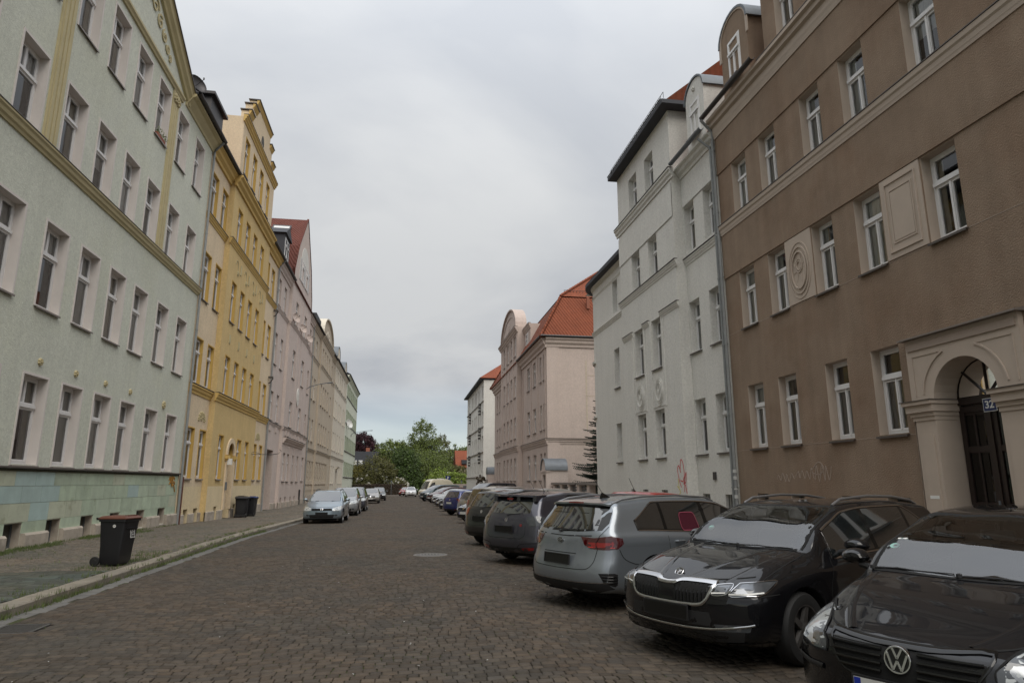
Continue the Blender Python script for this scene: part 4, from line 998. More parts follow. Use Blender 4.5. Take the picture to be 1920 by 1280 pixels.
facade(b, S, .0, -6, 15.7, 13.3, 17.0, [(a, c, 14.0, 15.65, .22) for a, c in ((12.7, 13.5), (14.2, 15.05), (11.2, 12.0))])
shell(b, S, -6, 19.0, -.3, 13.3); shell(b, S, -6, 15.7, 13.3, 17.0)
for (z) in (8.02, 9.62, 11.62): b.add([S.P(-6, 0, z), S.P(19, 0, z), S.P(19, .03, z), S.P(-6, .03, z)], [(0,1,2,3)])
b.obj('wall', ['plaster_brown', 'trim_brown', 'interior'], t)
for h in hs + [(12.7, 13.5, 14.0, 15.65), (14.2, 15.05, 14.0, 15.65), (11.2, 12.0, 14.0, 15.65)]:
    if h[2] < 1 or h[0] < 4: continue
    window(t, S, h[0], h[1], h[2], h[3], 0, .22, 1, 2, .66, sill='sill_dark' if h[2] < 9 else None, curtain=random.choice([1, 1, 3, 5, 0, 4]))
for a, c in bc: cellar(t, S, a, c, .5, 1.36, 0, .26)
moulding(S, -6, 19.0, 0, [(-.02, 9.46), (.05, 9.46), (.06, 9.52), (.07, 9.55), (.08, 9.64), (.11, 9.68), (.12, 9.78), (-.02, 9.80)], 'trim_brown', t)
bx(MB(), S, -6, 19.0, -.02, .135, 9.79, 9.81).obj('flashing', 'sill_dark', t)
moulding(S, -6, 19.0, 0, [(-.02, 12.9), (.06, 12.9), (.08, 13.02), (.10, 13.1), (.11, 13.28), (.20, 13.32), (.21, 13.44), (.30, 13.48), (.30, 13.58), (-.02, 13.6)], 'trim_brown', t)
bx(MB(), S, -6, 15.7, -.02, .31, 13.59, 13.61).obj('flashing', 'sill_dark', t)
gutter(S, 15.7, 19.05, .42, 13.72, t)
for z in (2.60, 6.19): 
    for a, c in ((-6, 9.05), (11.65, 18.95)): 
        if z > 3: a, c = (-6, 18.95) if a < 0 else (0, 0)
        if c > a: bx(MB(), S, a, c, -.01, .004, z-.008, z+.004).obj('render_joint', 'paint_pale', t)
# relief panels between first-floor windows
def relief(t, S, u0, u1, z0, z1, m, oval):
    q = MB(); bx(q, S, u0, u1, -.02, .02, z0, z1); o = q.obj('relief_panel', m, t)
    cu, cz = (u0+u1)/2, (z0+z1)/2; hw, hz = (u1-u0)/2, (z1-z0)/2
    if oval:
        for k, f in enumerate((.82, .68, .54)):
            pts = [(cu + hw*f*math.cos(a), cz - .06 + hz*f*1.02*math.sin(a)) for a in [2*math.pi*i/16 for i in range(17)]]
            ribbon(S, pts, .035, .035 + .012*k, 'oval_ring', m, o)
        for f in (.16, .24): ribbon(S, [(cu + hw*f*math.cos(a), cz + .06 + hw*f*1.3*math.sin(a)) for a in [2*math.pi*i/10 for i in range(11)]], .03, .045, 'boss', m, o)
        for i in range(8):
            a = math.pi*i/4 + .3; ribbon(S, [(cu + hw*.3*math.cos(a), cz + hw*.3*math.sin(a)), (cu + hw*.5*math.cos(a+.2), cz + hz*.45*math.sin(a+.2))], .015, .03, 'ray', m, o)
    else:
        for f, w in ((.78, .045), (.58, .035)):
            a0, a1, c0, c1 = cu-hw*f, cu+hw*f, cz-hz*(f+.08), cz+hz*(f+.08)
            q = MB(); r_ = .03
            bx(q, S, a0, a1, .0, w, c0, c0+r_); bx(q, S, a0, a1, 0, w, c1-r_, c1); bx(q, S, a0, a0+r_, 0, w, c0+r_, c1-r_); bx(q, S, a1-r_, a1, 0, w, c0+r_, c1-r_); put('panel_frame', q.mesh('panel_frame', m), o, (0,0,0))
        q = MB(); bx(q, S, cu-hw*.5, cu+hw*.5, 0, .03, cz-hz*.6, cz+hz*.6); put('panel_field', q.mesh('panel_field', m), o, (0,0,0))
relief(t, S, 14.42, 15.56, 6.22, 8.0, 'trim_brown', True); relief(t, S, 10.76, 11.88, 6.22, 8.0, 'trim_brown', False)
# dormer with arched zinc roof, left of the attic wall
arched_dormer(t, S, 16.5, 18.15, 13.5, 15.75, 'plaster_brown', .02, depth=2.5)
window(t, S, 16.95, 17.7, 14.15, 15.6, .18, .14, 1, 2, .66, sill='sill_dark')
ribbon(S, [(16.47, 15.2)] + [(17.32 - .84*math.cos(a), 15.75 + .72*math.sin(a)) for a in [math.pi*i/8 for i in range(9)]] + [(18.17, 15.2)], .12, .05, 'dormer_arch', 'trim_brown', t)
gable_roof(S, -6, 19.0, 13.6, 18.5, 'roof_red', t, .1, name='roof')
# portal
po = []
q = MB()
q.k = 0
E0, E1, ZT = 9.10, 11.62, 4.42
facade(q, S, PW, E0, E1, PS, ZT, [(PC-PR, PC+PR, PS, PS+PR+.05, .01)], kr=0)
arch_fill(q, S, PW, PC, PR, PS, PS+PR+.05)
for u in (E0, E1): q.add([S.P(u, -.01, -.1), S.P(u, PW, -.1), S.P(u, PW, ZT), S.P(u, -.01, ZT)], [(0,1,2,3)])
q.add([S.P(E0, -.01, ZT), S.P(E1, -.01, ZT), S.P(E1, PW, ZT), S.P(E0, PW, ZT)], [(0,1,2,3)])
ap = arch_pts(PC, PR, PS)
for i in range(16): q.add([S.P(ap[i][0], PW, ap[i][1]), S.P(ap[i+1][0], PW, ap[i+1][1]), S.P(ap[i+1][0], -.4, ap[i+1][1]), S.P(ap[i][0], -.4, ap[i][1])], [(0,1,2,3)])
q.obj('portal', 'trim_brown', t)
for sg in (-1, 1):
    a, c = sorted((PC+sg*PR, PC+sg*(PR+.50)))
    q = MB(); bx(q, S, a, c, -.4, PW+.02, -.1, 2.82); bx(q, S, a+.09, c-.09, PW+.02, PW+.035, .3, 2.55); q.obj('pillar', 'trim_brown', t)
    q = MB()
    for z0, z1, e_ in ((2.82, 2.90, .02), (2.90, 2.98, .05), (2.98, 3.12, .10), (3.12, 3.19, .15)):
        a, c = sorted((PC+sg*(PR-e_*.5), PC+sg*(PR+.52+e_))); bx(q, S, a, c, -.4, PW+.02+e_, z0, z1)
    q.obj('capital', 'trim_brown', t)
    a, c = sorted((PC+sg*(PR-.09), PC+sg*(PR+.70))); bx(MB(), S, a, c, -.4, PW+.19, 3.19, 3.205).obj('flashing', 'sill_dark', t)
    pts = [(PC + sg*(PR+.24)*math.cos(a), PS + (PR+.24)*math.sin(a)) for a in [R(8 + 60*i/6) for i in range(7)]]
    ribbon(S, pts, .03, PW+.025, 'arch_moulding', 'trim_brown', t)
    o0 = PC + sg*1.12
    ribbon(S, [(o0, PS+.1), (o0, 4.08)], .02, PW+.015, 'arch_moulding', 'trim_brown', t); ribbon(S, [(o0, 4.08), (PC+sg*.42, 4.08)], .02, PW+.015, 'arch_moulding', 'trim_brown', t)
bx(MB(), S, E0+.05, E1-.05, PW-.02, PW+.03, 4.2, 4.34).obj('frieze', 'paint_pale', t)
MB().prism([S.P(E0-.08, w_, z_) for w_, z_ in [(-.02, 4.42), (PW+.12, 4.42), (PW+.12, 4.45), (-.02, 4.50)]], (0, E1-E0+.16, 0)).obj('portal_roof', 'sill_metal', t)
bx(MB(), S, 11.2, 11.42, PW+.035, PW+.038, 1.36, 1.42).obj('paper_strip', 'paint_white', t)
# the door itself
q = MB(); DW = -.40
bx(q, S, PC-PR, PC+PR, DW-.06, DW, -.1, PS-.12); bx(q, S, PC-PR, PC+PR, DW-.02, DW+.06, PS-.12, PS)
q.prism([S.P(p[0], DW-.03, p[1]) for p in arch_pts(PC, PR+.02, PS)], (S.d*.012, 0, 0))
for k in range(3):
    a, c = PC-PR+.04+k*.46, PC-PR+.44+k*.46
    if k == 1: continue
for (a, c) in ((PC-PR+.03, PC-.03), (PC+.03, PC+PR-.03)):
    bx(q, S, a, a+.10, DW, DW+.03, .02, PS-.14); bx(q, S, c-.10, c, DW, DW+.03, .02, PS-.14)
    for z in (.02, .72, 1.2, 2.2, PS-.26): bx(q, S, a+.10, c-.10, DW, DW+.028, z, z+.1)
    bx(q, S, (a+c)/2-.02, (a+c)/2+.02, DW, DW+.026, 1.3, 2.9)
bx(q, S, PC-.03, PC+.03, DW, DW+.06, 0, PS-.12)
for a in (R(45), R(90), R(135)): q.tube([S.P(PC, DW+.02, PS), S.P(PC+PR*math.cos(a), DW+.02, PS+PR*math.sin(a))], .02, 6)
dd = q.obj('door', 'wood_door', t)
for a, c in ((PC-PR+.14, PC-.14), (PC+.14, PC+PR-.14)): put('door_panel', bx(MB(), S, a, c, DW, DW+.012, .82, 1.18).mesh('door_panel', 'wood_red'), dd, (0,0,0))
q = MB(); q.prism([S.P(p[0], DW+.005, p[1]) for p in arch_pts(PC, PR-.06, PS+.03)], (S.d*.004, 0, 0)); put('fanlight', q.mesh('fanlight', 'glass'), dd, (0,0,0))
for z0, z1 in ((1.32, 2.18), (2.32, 2.88)):
    for a, c in ((PC-PR+.14, PC-.14), (PC+.14, PC+PR-.14)):
        put('pane', bx(MB(), S, a, c, DW+.003, DW+.008, z0, z1).mesh('pane', 'car_glass'), dd, (0,0,0))
put('handle', MB().tube([S.P(PC-.02, DW+.12, .9), S.P(PC-.02, DW+.12, 1.35)], .02, 8).mesh('handle', 'zinc'), dd, (0,0,0))
np_ = thing('house_number', 'blue enamel number plate 32 over the dark door', 'house number', S.P(PC-.06, DW+.07, 3.02))
bx(MB(), S, PC-.20, PC+.08, DW+.062, DW+.07, 2.90, 3.14).obj('plate', 'paint_white', np_); bx(MB(), S, PC-.188, PC+.068, DW+.07, DW+.074, 2.912, 3.128).obj('enamel', 'plate_blue', np_)
me = text_mesh('32', .19, .002, 'paint_white', .004); me.transform(Matrix.Rotation(-math.pi/2, 4, 'Z') @ Matrix.Rotation(math.pi/2, 4, 'X'))
put('number', me, np_, S.P(PC-.06, DW+.078, 3.02))
def scribble(name, label, S, w, strokes, loc, wd=.02):
    g = thing('graffiti', label, 'graffiti', loc)
    for m, pts in strokes: ribbon(S, pts, wd, w, 'stroke', m, g)
def wave(u0, z0, n, du, h, sd):
    r = random.Random(sd); return [(u0 - du*i + r.uniform(-.03, .03), z0 + (h if i % 2 else 0) + r.uniform(-.04, .04)) for i in range(n)]
scribble('g', 'faint pale scratched graffiti on the brown wall beside the downpipes', S, .006, [('paint_pale', wave(16.9, 1.72, 9, .1, .16, 1)), ('paint_pale', wave(16.0, 1.75, 9, .1, .22, 2)), ('paint_pale', wave(15.2, 1.72, 8, .1, .34, 3)), ('paint_pale', [(15.3, 1.95), (15.0, 2.15), (14.8, 2.0), (15.0, 1.85), (15.3, 1.9)])], S.P(16, 0, 1.7), .02)
# two downpipes at the party line, with stickers
ot = pipe(S, 19.02, .10, -.1, 13.6, t, 'pipe_grey', .05, (-.05, .40))
for k, z in enumerate((.9, 1.25, 1.5, 1.8, 2.0)):
    put('sticker', MB().lathe([(.063, -.05), (.064, -.05), (.064, .05), (.063, .05)], S.P(19.02, .10, z), n=10).mesh('sticker', 'rubbish'), t, (0,0,0))

# ================================================================== RIGHT: white house
t = thing('apartment_house', 'white plastered house with projecting bay, rounded corner and arched dormer, second on the right', 'house', S.P(27, 0, 0))
V0, V1, VW = 21.85, 28.05, .40
wo = [(19.3, 20.18), (20.93, 21.78)]; wr_ = [(23.55, 24.5), (25.5, 26.5)]; ww_ = [(29.75, 30.55)]
h1 = [(a, c, z0, z1, .24) for a, c in wo for z0, z1 in ((2.62, 4.48), (6.15, 8.0), (9.85, 11.65))] + [(a, c, .45, 1.3, .3) for a, c in ((19.35, 19.95), (21.0, 21.55))]
h2 = [(a, c, z0, z1, .24) for a, c in wr_ for z0, z1 in ((2.6, 4.4), (6.0, 7.95), (9.65, 11.35), (13.45, 14.95))] + [(a, c, 1.05, 1.4, .25) for a, c in ((23.6, 24.2), (25.6, 26.2), (27.2, 27.6))]
h3 = [(a, c, z0, z1, .24) for a, c in ww_ for z0, z1 in ((2.62, 4.4), (6.12, 8.0), (9.8, 11.42))]
b = MB()
facade(b, S, 0, 19.0, V0, -.4, 13.2, h1); facade(b, S, VW, V0, V1, -.4, 15.7, h2); facade(b, S, 0, V1, 33.7, -.5, 12.2, h3)
facade(b, S, VW+.03, V0+.001, V1-.001, 11.38, 12.7, []); facade(b, S, .03, 19.0, V0, 11.68, 13.0, [])
for u in (V0, V1): b.add([S.P(u, -.5, -.4), S.P(u, VW, -.4), S.P(u, VW, 15.7), S.P(u, -.5, 15.7)], [(0,1,2,3)])
# rounded corner
rc_, n = 2.0, 12
arc = [(33.7 + rc_*math.sin(a), -rc_ + rc_*math.cos(a)) for a in [math.pi/2*i/n for i in range(n+1)]]
for i in range(n):
    (a, w0_), (c, w1_) = arc[i], arc[i+1]; b.add([S.P(a, w0_, -.5), S.P(c, w1_, -.5), S.P(c, w1_, 12.2), S.P(a, w0_, 12.2)], [(0,1,2,3)])
b.add([S.P(35.7, -rc_, -.5), S.P(35.7, -11, -.5), S.P(35.7, -11, 12.2), S.P(35.7, -rc_, 12.2)], [(0,1,2,3)])
b.add([S.P(19, -11, -.5), S.P(35.7, -11, -.5), S.P(35.7, -11, 12.2), S.P(19, -11, 12.2)], [(0,1,2,3)]); b.add([S.P(19, -.05, 12.2), S.P(35.7, -.05, 12.2), S.P(35.7, -11, 12.2), S.P(19, -11, 12.2)], [(0,1,2,3)])
b.add([S.P(19, 0, -.5), S.P(19, -11, -.5), S.P(19, -11, 13.2), S.P(19, 0, 13.2)], [(0,1,2,3)])
b.add([S.P(V0, VW, 15.7), S.P(V1, VW, 15.7), S.P(V1, -6, 15.7), S.P(V0, -6, 15.7)], [(0,1,2,3)]); b.add([S.P(V0, -.5, 12), S.P(V0, -6, 12), S.P(V0, -6, 15.7), S.P(V0, -.5, 15.7)], [(0,1,2,3)]); b.add([S.P(V1, -.5, 12), S.P(V1, -6, 12), S.P(V1, -6, 15.7), S.P(V1, -.5, 15.7)], [(0,1,2,3)])
b.k = 2; b.add([S.P(19.1, -3.2, -.4), S.P(33.9, -3.2, -.4), S.P(33.9, -3.2, 12.1), S.P(19.1, -3.2, 12.1)], [(0,1,2,3)])
b.obj('wall', ['plaster_white', 'plaster_white', 'interior'], t, True)
for hh, w in ((h1, 0), (h2, VW), (h3, 0)):
    for h in hh:
        if h[2] < 2: cellar(t, S, h[0], h[1], h[2], h[3], w, .22, bars=True); continue
        lb = 'tilted open window' if (h[0], h[2]) == (20.93, 9.85) else None
        window(t, S, h[0], h[1], h[2], h[3], w, .24, 1, 2, .66, sill='sill_dark' if h[2] < 9 else None, label=lb)
def roundband(z0, z1, d, cap=True):
    n2 = len(arc); pr = corn_prof(z0, z1, d); k = len(pr); vs = []
    pth = [(V1, 0, 1, 0)] + [(u, w, math.sin(math.pi/2*i/12), math.cos(math.pi/2*i/12)) for i, (u, w) in enumerate(arc)]
    for j, p in enumerate(pth):
        nu, nw = (0, 1) if j == 0 else (p[2], p[3])
        vs += [S.P(p[0] + nu*q[0], p[1] + nw*q[0], q[1]) for q in pr]
    MB().add(vs, [(k*i+j, k*i+(j+1) % k, k*(i+1)+(j+1) % k, k*(i+1)+j) for i in range(len(pth)-1) for j in range(k)]).obj('cornice', 'plaster_white', t)
roundband(9.4, 9.6, .10); roundband(11.45, 11.55, .05); roundband(11.95, 12.15, .1)
for (a, c, w) in ((19.0, V0, 0), (V0-.15, V1+.1, VW)):
    moulding(S, a, c, w, corn_prof(9.4, 9.62, .10), 'plaster_white', t); bx(MB(), S, a, c, w-.02, w+.12, 9.65, 9.67).obj('flashing', 'sill_dark', t)
moulding(S, V0-.2, V1+.2, VW, corn_prof(12.85, 13.2, .18), 'plaster_white', t); bx(MB(), S, V0-.2, V1+.2, VW, VW+.20, 13.23, 13.25).obj('flashing', 'sill_dark', t)
moulding(S, 19.0, V0, 0, corn_prof(12.8, 13.2, .3), 'plaster_white', t); gutter(S, 19.0, V0-.2, .48, 13.35, t, 'zinc')
for a, c, z in ((21.75, 23.5, 8.05), (24.65, 25.4, 8.0), (26.6, 27.9, 7.95)): 
    moulding(S, a, c, VW, corn_prof(z-.18, z, .09), 'plaster_white', t, 'hood'); bx(MB(), S, a, c, VW-.02, VW+.1, z+.03, z+.05).obj('flashing', 'sill_dark', t)
for a, c in ((23.3, 24.6), (25.3, 26.7)):
    for u in (a, c): bx(MB(), S, u-.04, u+.04, VW-.01, VW+.03, 4.45, 7.8).obj('pilaster_strip', 'plaster_white', t)
    relief(t, Side(S.x - VW, -1), a+.1, c-.1, 4.5, 5.75, 'plaster_white', True)
# relief and hood on the rounded corner
hs_ = Side(S.x + .22, -1)
for k in range(26): rosette(hs_, 33.9 + .16*math.sin(k*2.1), 5.4 + k*.085, .0, .09, 'plaster_white', t, 5, 'corner_relief')
for z in (5.0, 7.9):
    pr = [(0, z), (.1, z), (.12, z+.1), (0, z+.13)]; vs = []
    for i in range(0, 11): 
        u, w = arc[i]; nu, nw = math.sin(math.pi/2*i/12), math.cos(math.pi/2*i/12); vs += [S.P(u+nu*q[0], w+nw*q[0], q[1]) for q in pr]
    MB().add(vs, [(4*i+j, 4*i+(j+1) % 4, 4*i+4+(j+1) % 4, 4*i+4+j) for i in range(10) for j in range(4)] + [(0,1,2,3), (40,41,42,43)]).obj('hood', 'plaster_white', t)
# eaves: bay roof, wing roof with dark soffit, red tiles above
q = MB(); bx(q, S, V0-.5, V1+.12, -5, VW+.42, 15.7, 15.86); q.obj('eaves', 'slate', t)
q = MB(); q.prism([S.P(V0-.3, VW+.3, 15.86), S.P(V0-.3, -2.6, 18.6), S.P(V0-.3, -5.5, 15.86)], (0, V1-V0+.4, 0)); q.obj('roof', 'roof_red', t)
q = MB(); q.tube([S.P(V0-.4, VW+.43, 15.9), S.P(V1+.1, VW+.43, 15.9)], .03, 6)
for i in range(25): u = V0-.4 + i*.27; q.tube([S.P(u, VW+.3, 15.95), S.P(u, VW+.3, 16.2)], .01, 4)
q.tube([S.P(V0-.4, VW+.3, 16.2), S.P(V1+.1, VW+.3, 16.2)], .012, 5); q.obj('snow_guard', 'black_metal', t)
pe = [(V1, .40)] + [(u + .40*math.sin(math.pi/2*i/12), w + .40*math.cos(math.pi/2*i/12)) for i, (u, w) in enumerate(arc)] + [(36.1, -11), (V1, -11)]
MB().prism([S.P(p[0], p[1], 12.15) for p in pe], (0, 0, .18)).obj('eaves', 'slate', t)
MB().add([S.P(p[0], p[1], 12.34) for p in pe[:-1]] + [S.P(30.5, -5, 15.4)], [(i, i+1, len(pe)-1) for i in range(len(pe)-2)]).obj('roof', 'roof_grey', t)
arched_dormer(t, S, 19.5, 20.95, 13.2, 15.35, 'plaster_white', .06, depth=3)
window(t, S, 19.85, 20.6, 13.75, 15.15, .22, .14, 1, 2, .66, sill='sill_dark')
rosette(S, 20.22, 15.6, .08, .1, 'plaster_white', t, 6, 'medallion')
q = MB(); q.prism([S.P(19.0, .2, 13.3), S.P(19.0, -5, 18.2), S.P(19.0, -11, 13.3)], (0, V0-19.0, 0)); q.obj('roof', 'roof_red', t)
pipe(S, 19.22, .09, -.1, 13.1, t, 'pipe_grey', .045, (.1, .38))
scribble('g', 'red looping graffiti over faint yellow on the white wall', Side(S.x-VW, -1), .006,
         [('paint_red', [(22.35, 2.0), (22.5, 2.25), (22.62, 2.1), (22.5, 1.75), (22.35, 1.5)]), ('paint_red', [(22.4, 2.05), (22.3, 2.45), (22.12, 2.3), (22.05, 1.85), (22.1, 1.35)]), ('paint_red', [(22.15, 1.6), (21.98, 1.9), (21.9, 2.0), (21.95, 1.7), (22.05, 1.65)]), ('paint_red', [(22.4, 1.75), (22.2, 1.7), (22.1, 1.85)]), ('paint_red', [(22.0, 1.6), (21.9, 1.3)]),
          ('paint_yellow', [(22.7, 1.55), (22.45, 1.35), (22.65, 1.2), (22.3, 1.22)]), ('paint_yellow', [(22.6, 1.8), (22.55, 1.5)])], S.P(22.3, VW, 1.8), .034)
q = MB(); bx(q, S, 20.45, 20.62, 0, .05, 1.75, 2.0); q.obj('meter_plate', 'zinc_dark', t)

# ================================================================== RIGHT: pink villa-block and its forecourt wall
t = thing('apartment_house', 'rose block with red hip roof, arched pediment and blank side wall, third on right', 'house', S.P(58, 0, 0))
U0, U1, Q0, Q1, QW, ZE = 46.2, 74.0, 56.3, 66.4, .4, 12.0
pb = [(46.75, 47.45), (48.0, 48.7), (50.3, 51.35), (52.8, 53.9)]; pf = [(67.0, 68.0), (69.6, 70.4), (71.4, 72.2)]
pm = [(57.3, 58.3), (59.3, 60.3), (61.4, 62.4), (63.6, 64.6)]
zr_ = [(1.85, 3.75), (5.45, 7.3), (9.05, 10.95)]
hA = [(a, c, z0, z1, .25) for a, c in pb + pf for z0, z1 in zr_]; hB = [(a, c, z0, z1, .25) for a, c in pm for z0, z1 in zr_ + [(12.75, 14.6)]]
b = MB(); facade(b, S, 0, U0, Q0, -.5, ZE, hA); facade(b, S, 0, Q1, U1, -.5, ZE, hA); facade(b, S, QW, Q0, Q1, -.5, 15.2, hB)
for u in (Q0, Q1): b.add([S.P(u, -4, -.5), S.P(u, QW, -.5), S.P(u, QW, 15.2), S.P(u, -4, 15.2)], [(0,1,2,3)])
b.add([S.P(Q0, QW, 15.2), S.P(Q1, QW, 15.2), S.P(Q1, -4, 15.2), S.P(Q0, -4, 15.2)], [(0,1,2,3)])
shell(b, S, U0, U1, -.5, ZE, wb=-13)
# attic wing between bay and roof slope
bx(b, S, 53.6, Q0, -4, -.25, ZE, 14.9)
b.obj('wall', ['plaster_mauve', 'plaster_mauve', 'interior'], t)
punch(t, S, hA + hB, 0, (Q0, Q1), QW, top=1, sill='sill_dark')
window(t, S, 54.6, 55.6, 12.7, 14.3, -.1, .1, 1, 2, far=True, sill='sill_dark')
psg = [(U0-.1, Q0, 0), (Q0-.12, Q1+.12, QW), (Q1, U1, 0)]
band(t, S, psg, 4.3, 4.7, .16, 'plaster_mauve'); band(t, S, [psg[0], psg[2]], 11.3, 12.0, .4, 'plaster_mauve', None); band(t, S, [psg[1]], 14.75, 15.2, .3, 'plaster_mauve')
band(t, S, [(53.5, Q0, -.25)], 14.5, 14.9, .2, 'plaster_mauve', 'zinc_dark')
for u in (U0+.5, 49.4, 52.1, 55.7, 56.5, 58.7, 60.8, 62.9, 65.3, 68.9): bx(MB(), S, u-.12, u+.12, (QW if Q0 < u < Q1 else 0)-.01, (QW if Q0 < u < Q1 else 0)+.05, 4.75, 11.3 if not Q0 < u < Q1 else 14.75).obj('pilaster_strip', 'plaster_mauve', t)
plinths(t, S, [(U0, Q0, 0), (Q0, Q1, QW), (Q1, U1, 0)], [], .95)
arx = [(61.35 + 4.7*math.cos(a), 15.2 + 2.5*math.sin(a)) for a in [math.pi*i/18 for i in range(19)]]
MB().prism([S.P(p[0], QW-.05, p[1]) for p in arx], (-S.d*.4, 0, 0)).obj('pediment', 'plaster_mauve', t)
for i in range(18):
    a, c = arx[i], arx[i+1]; MB().add([S.P(a[0], -.5, a[1]), S.P(c[0], -.5, c[1]), S.P(c[0], QW+.12, c[1]), S.P(a[0], QW+.12, a[1]), S.P(a[0], -.5, a[1]+.12), S.P(c[0], -.5, c[1]+.12), S.P(c[0], QW+.12, c[1]+.12), S.P(a[0], QW+.12, a[1]+.12)], [(0,1,2,3), (4,5,6,7), (3,2,6,7), (0,3,7,4), (1,2,6,5)]).obj('pediment_coping', 'plaster_mauve', t)
ribbon(S, [(61.35 + 3.9*math.cos(a), 15.2 + 1.9*math.sin(a)) for a in [math.pi*i/10 for i in range(11)]], .1, QW, 'pediment_ring', 'plaster_mauve', t)
rosette(S, 61.35, 16.1, QW-.03, .5, 'plaster_mauve', t, 8, 'relief')
# hipped mansard roof
e0 = [S.P(U0-.35, .5, ZE+.05), S.P(U1+.35, .5, ZE+.05), S.P(U1+.35, -13.4, ZE+.05), S.P(U0-.35, -13.4, ZE+.05)]
m0 = [S.P(U0+1.6, -1.5, ZE+3.6), S.P(U1-1.6, -1.5, ZE+3.6), S.P(U1-1.6, -11.4, ZE+3.6), S.P(U0+1.6, -11.4, ZE+3.6)]
r0 = [S.P(U0+5.2, -6.5, ZE+7.4), S.P(U1-5.2, -6.5, ZE+7.4)]
MB().add(e0 + m0, [(0,1,5,4), (1,2,6,5), (2,3,7,6), (3,0,4,7), (0,1,2,3)]).obj('mansard', 'roof_red', t)
MB().add([Vector(p)+Vector((0,0,.1)) for p in m0] + [Vector(p)+Vector((0,0,.1)) for p in r0], [(0,1,5,4), (1,2,5), (2,3,4,5), (3,0,4)]).obj('roof', 'roof_red', t)
def ridge_tiles(t, a, c, m='roof_red'):
    a, c = Vector(a), Vector(c); L_ = (c-a).length; n = int(L_/.38)
    bb_ = MB().tube([(0,0,0), (0,0,.36)], .12, 6, r2=.15); me = bb_.mesh('ridge_tile', m); q = (c-a).to_track_quat('Z', 'Y').to_euler()
    for i in range(n): o = put('ridge_tile', me, t, a + (c-a)*i/n); o.rotation_euler = q
for i in (0, 1, 3): ridge_tiles(t, e0[i], m0[i])
ridge_tiles(t, Vector(m0[0])+Vector((0,0,.1)), Vector(r0[0])+Vector((0,0,.1))); ridge_tiles(t, Vector(m0[3])+Vector((0,0,.1)), Vector(r0[0])+Vector((0,0,.1))); ridge_tiles(t, Vector(r0[0])+Vector((0,0,.1)), Vector(r0[1])+Vector((0,0,.1)))
q = MB(); q.tube([S.P(U0-.4, .5, ZE+.1), S.P(U0-.4, -13.4, ZE+.1)], .08, 6); q.tube([S.P(U0-.4, .5, ZE+.1), S.P(Q0, .5, ZE+.1)], .08, 6); q.obj('gutter', 'zinc_dark', t)
q = MB(); q.tube([S.P(U0+2.0, -1.9, ZE+4.3), S.P(U0+2.0, -11, ZE+4.3)], .02, 5)
for i in range(36): q.tube([S.P(U0+2.0, -1.9-.25*i, ZE+3.95), S.P(U0+2.0, -1.9-.25*i, ZE+4.3)], .015, 4)
q.obj('snow_guard', 'black_metal', t)
q = MB(); bx(q, S, U0+.9, U0+1.1, -3.6, -3.4, ZE+2.6, ZE+3.5); q.obj('roof_vent', 'terracotta', t)
# side wall: corner pilaster, cornice, sunken field
cx = lambda w: S.x + S.d*w
q = MB(); q.box(cx(-.9), cx(.0), U0-.06, U0+.01, -.5, 11.4); q.obj('pilaster_strip', 'plaster_mauve', t)
for z0, z1, d in ((4.35, 4.7, .14), (11.35, 12.0, .35)):
    q = MB().prism([(cx(.1), U0 - p[0], p[1]) for p in corn_prof(z0, z1, d)], (13, 0, 0)); q.obj('cornice', 'plaster_mauve', t)
    if d < .2: MB().box(cx(.1), cx(-13), U0-.18, U0+.02, z1+.03, z1+.05).obj('flashing', 'sill_dark', t)
for k, (x0, x1, z0, z1) in enumerate(((2.9, 3.0, 5.3, 10.4), (3.0, 9, 9.3, 9.34), (3.7, 9, 6.6, 6.64), (2.9, 3.9, 7.8, 7.84))): MB().box(S.x+x0, S.x+x1, U0-.012, U0+.01, z0, z1).obj('render_joint', 'plaster_beige', t)
# entrance porch with curved zinc roof, at the side of the block
t = thing('porch', 'pink entrance porch with curved zinc roof between the rose block and the gate wall', 'porch', S.P(45.3, 0, 0))
b = MB(); X0, X1 = S.x-.45, S.x+1.05; Y0, Y1 = 44.6, 46.15
b.box(X0, X0+.25, Y0, Y0+.28, -.4, 2.5).box(X0, X0+.25, Y1-.28, Y1, -.4, 2.5).box(X0, X0+.25, Y0+.28, Y1-.28, 2.2, 2.5).box(X0+.25, X1, Y0, Y0+.2, -.4, 2.5); b.box(X0+.25, X1, Y1-.2, Y1, -.4, 2.5); b.obj('wall', 'plaster_pink', t)
MB().box(X0+.15, X0+.2, Y0+.28, Y1-.28, -.4, 2.2).obj('door', 'door_grey', t)
ar = [((Y0+Y1)/2 + .80*math.cos(a), 2.5 + .75*math.sin(a)) for a in [math.pi*i/12 for i in range(13)]]
MB().prism([(X0, p[0], p[1]) for p in ar], (.3, 0, 0)).obj('lunette', 'plaster_pink', t)
vs = []
for p in ar: k = 1.08; vs += [(X0-.08, (Y0+Y1)/2+(p[0]-(Y0+Y1)/2)*k, 2.5+(p[1]-2.5)*k), (X1, (Y0+Y1)/2+(p[0]-(Y0+Y1)/2)*k, 2.5+(p[1]-2.5)*k), (X1, p[0], p[1]), (X0-.08, p[0], p[1])]
MB().add(vs, [(4*i+j, 4*i+(j+1) % 4, 4*i+4+(j+1) % 4, 4*i+4+j) for i in range(12) for j in range(4)]).obj('porch_roof', 'zinc', t, True)
MB().box(X0-.04, X0+.3, Y0-.05, Y1+.05, 2.38, 2.5).obj('cornice', 'plaster_pink', t)
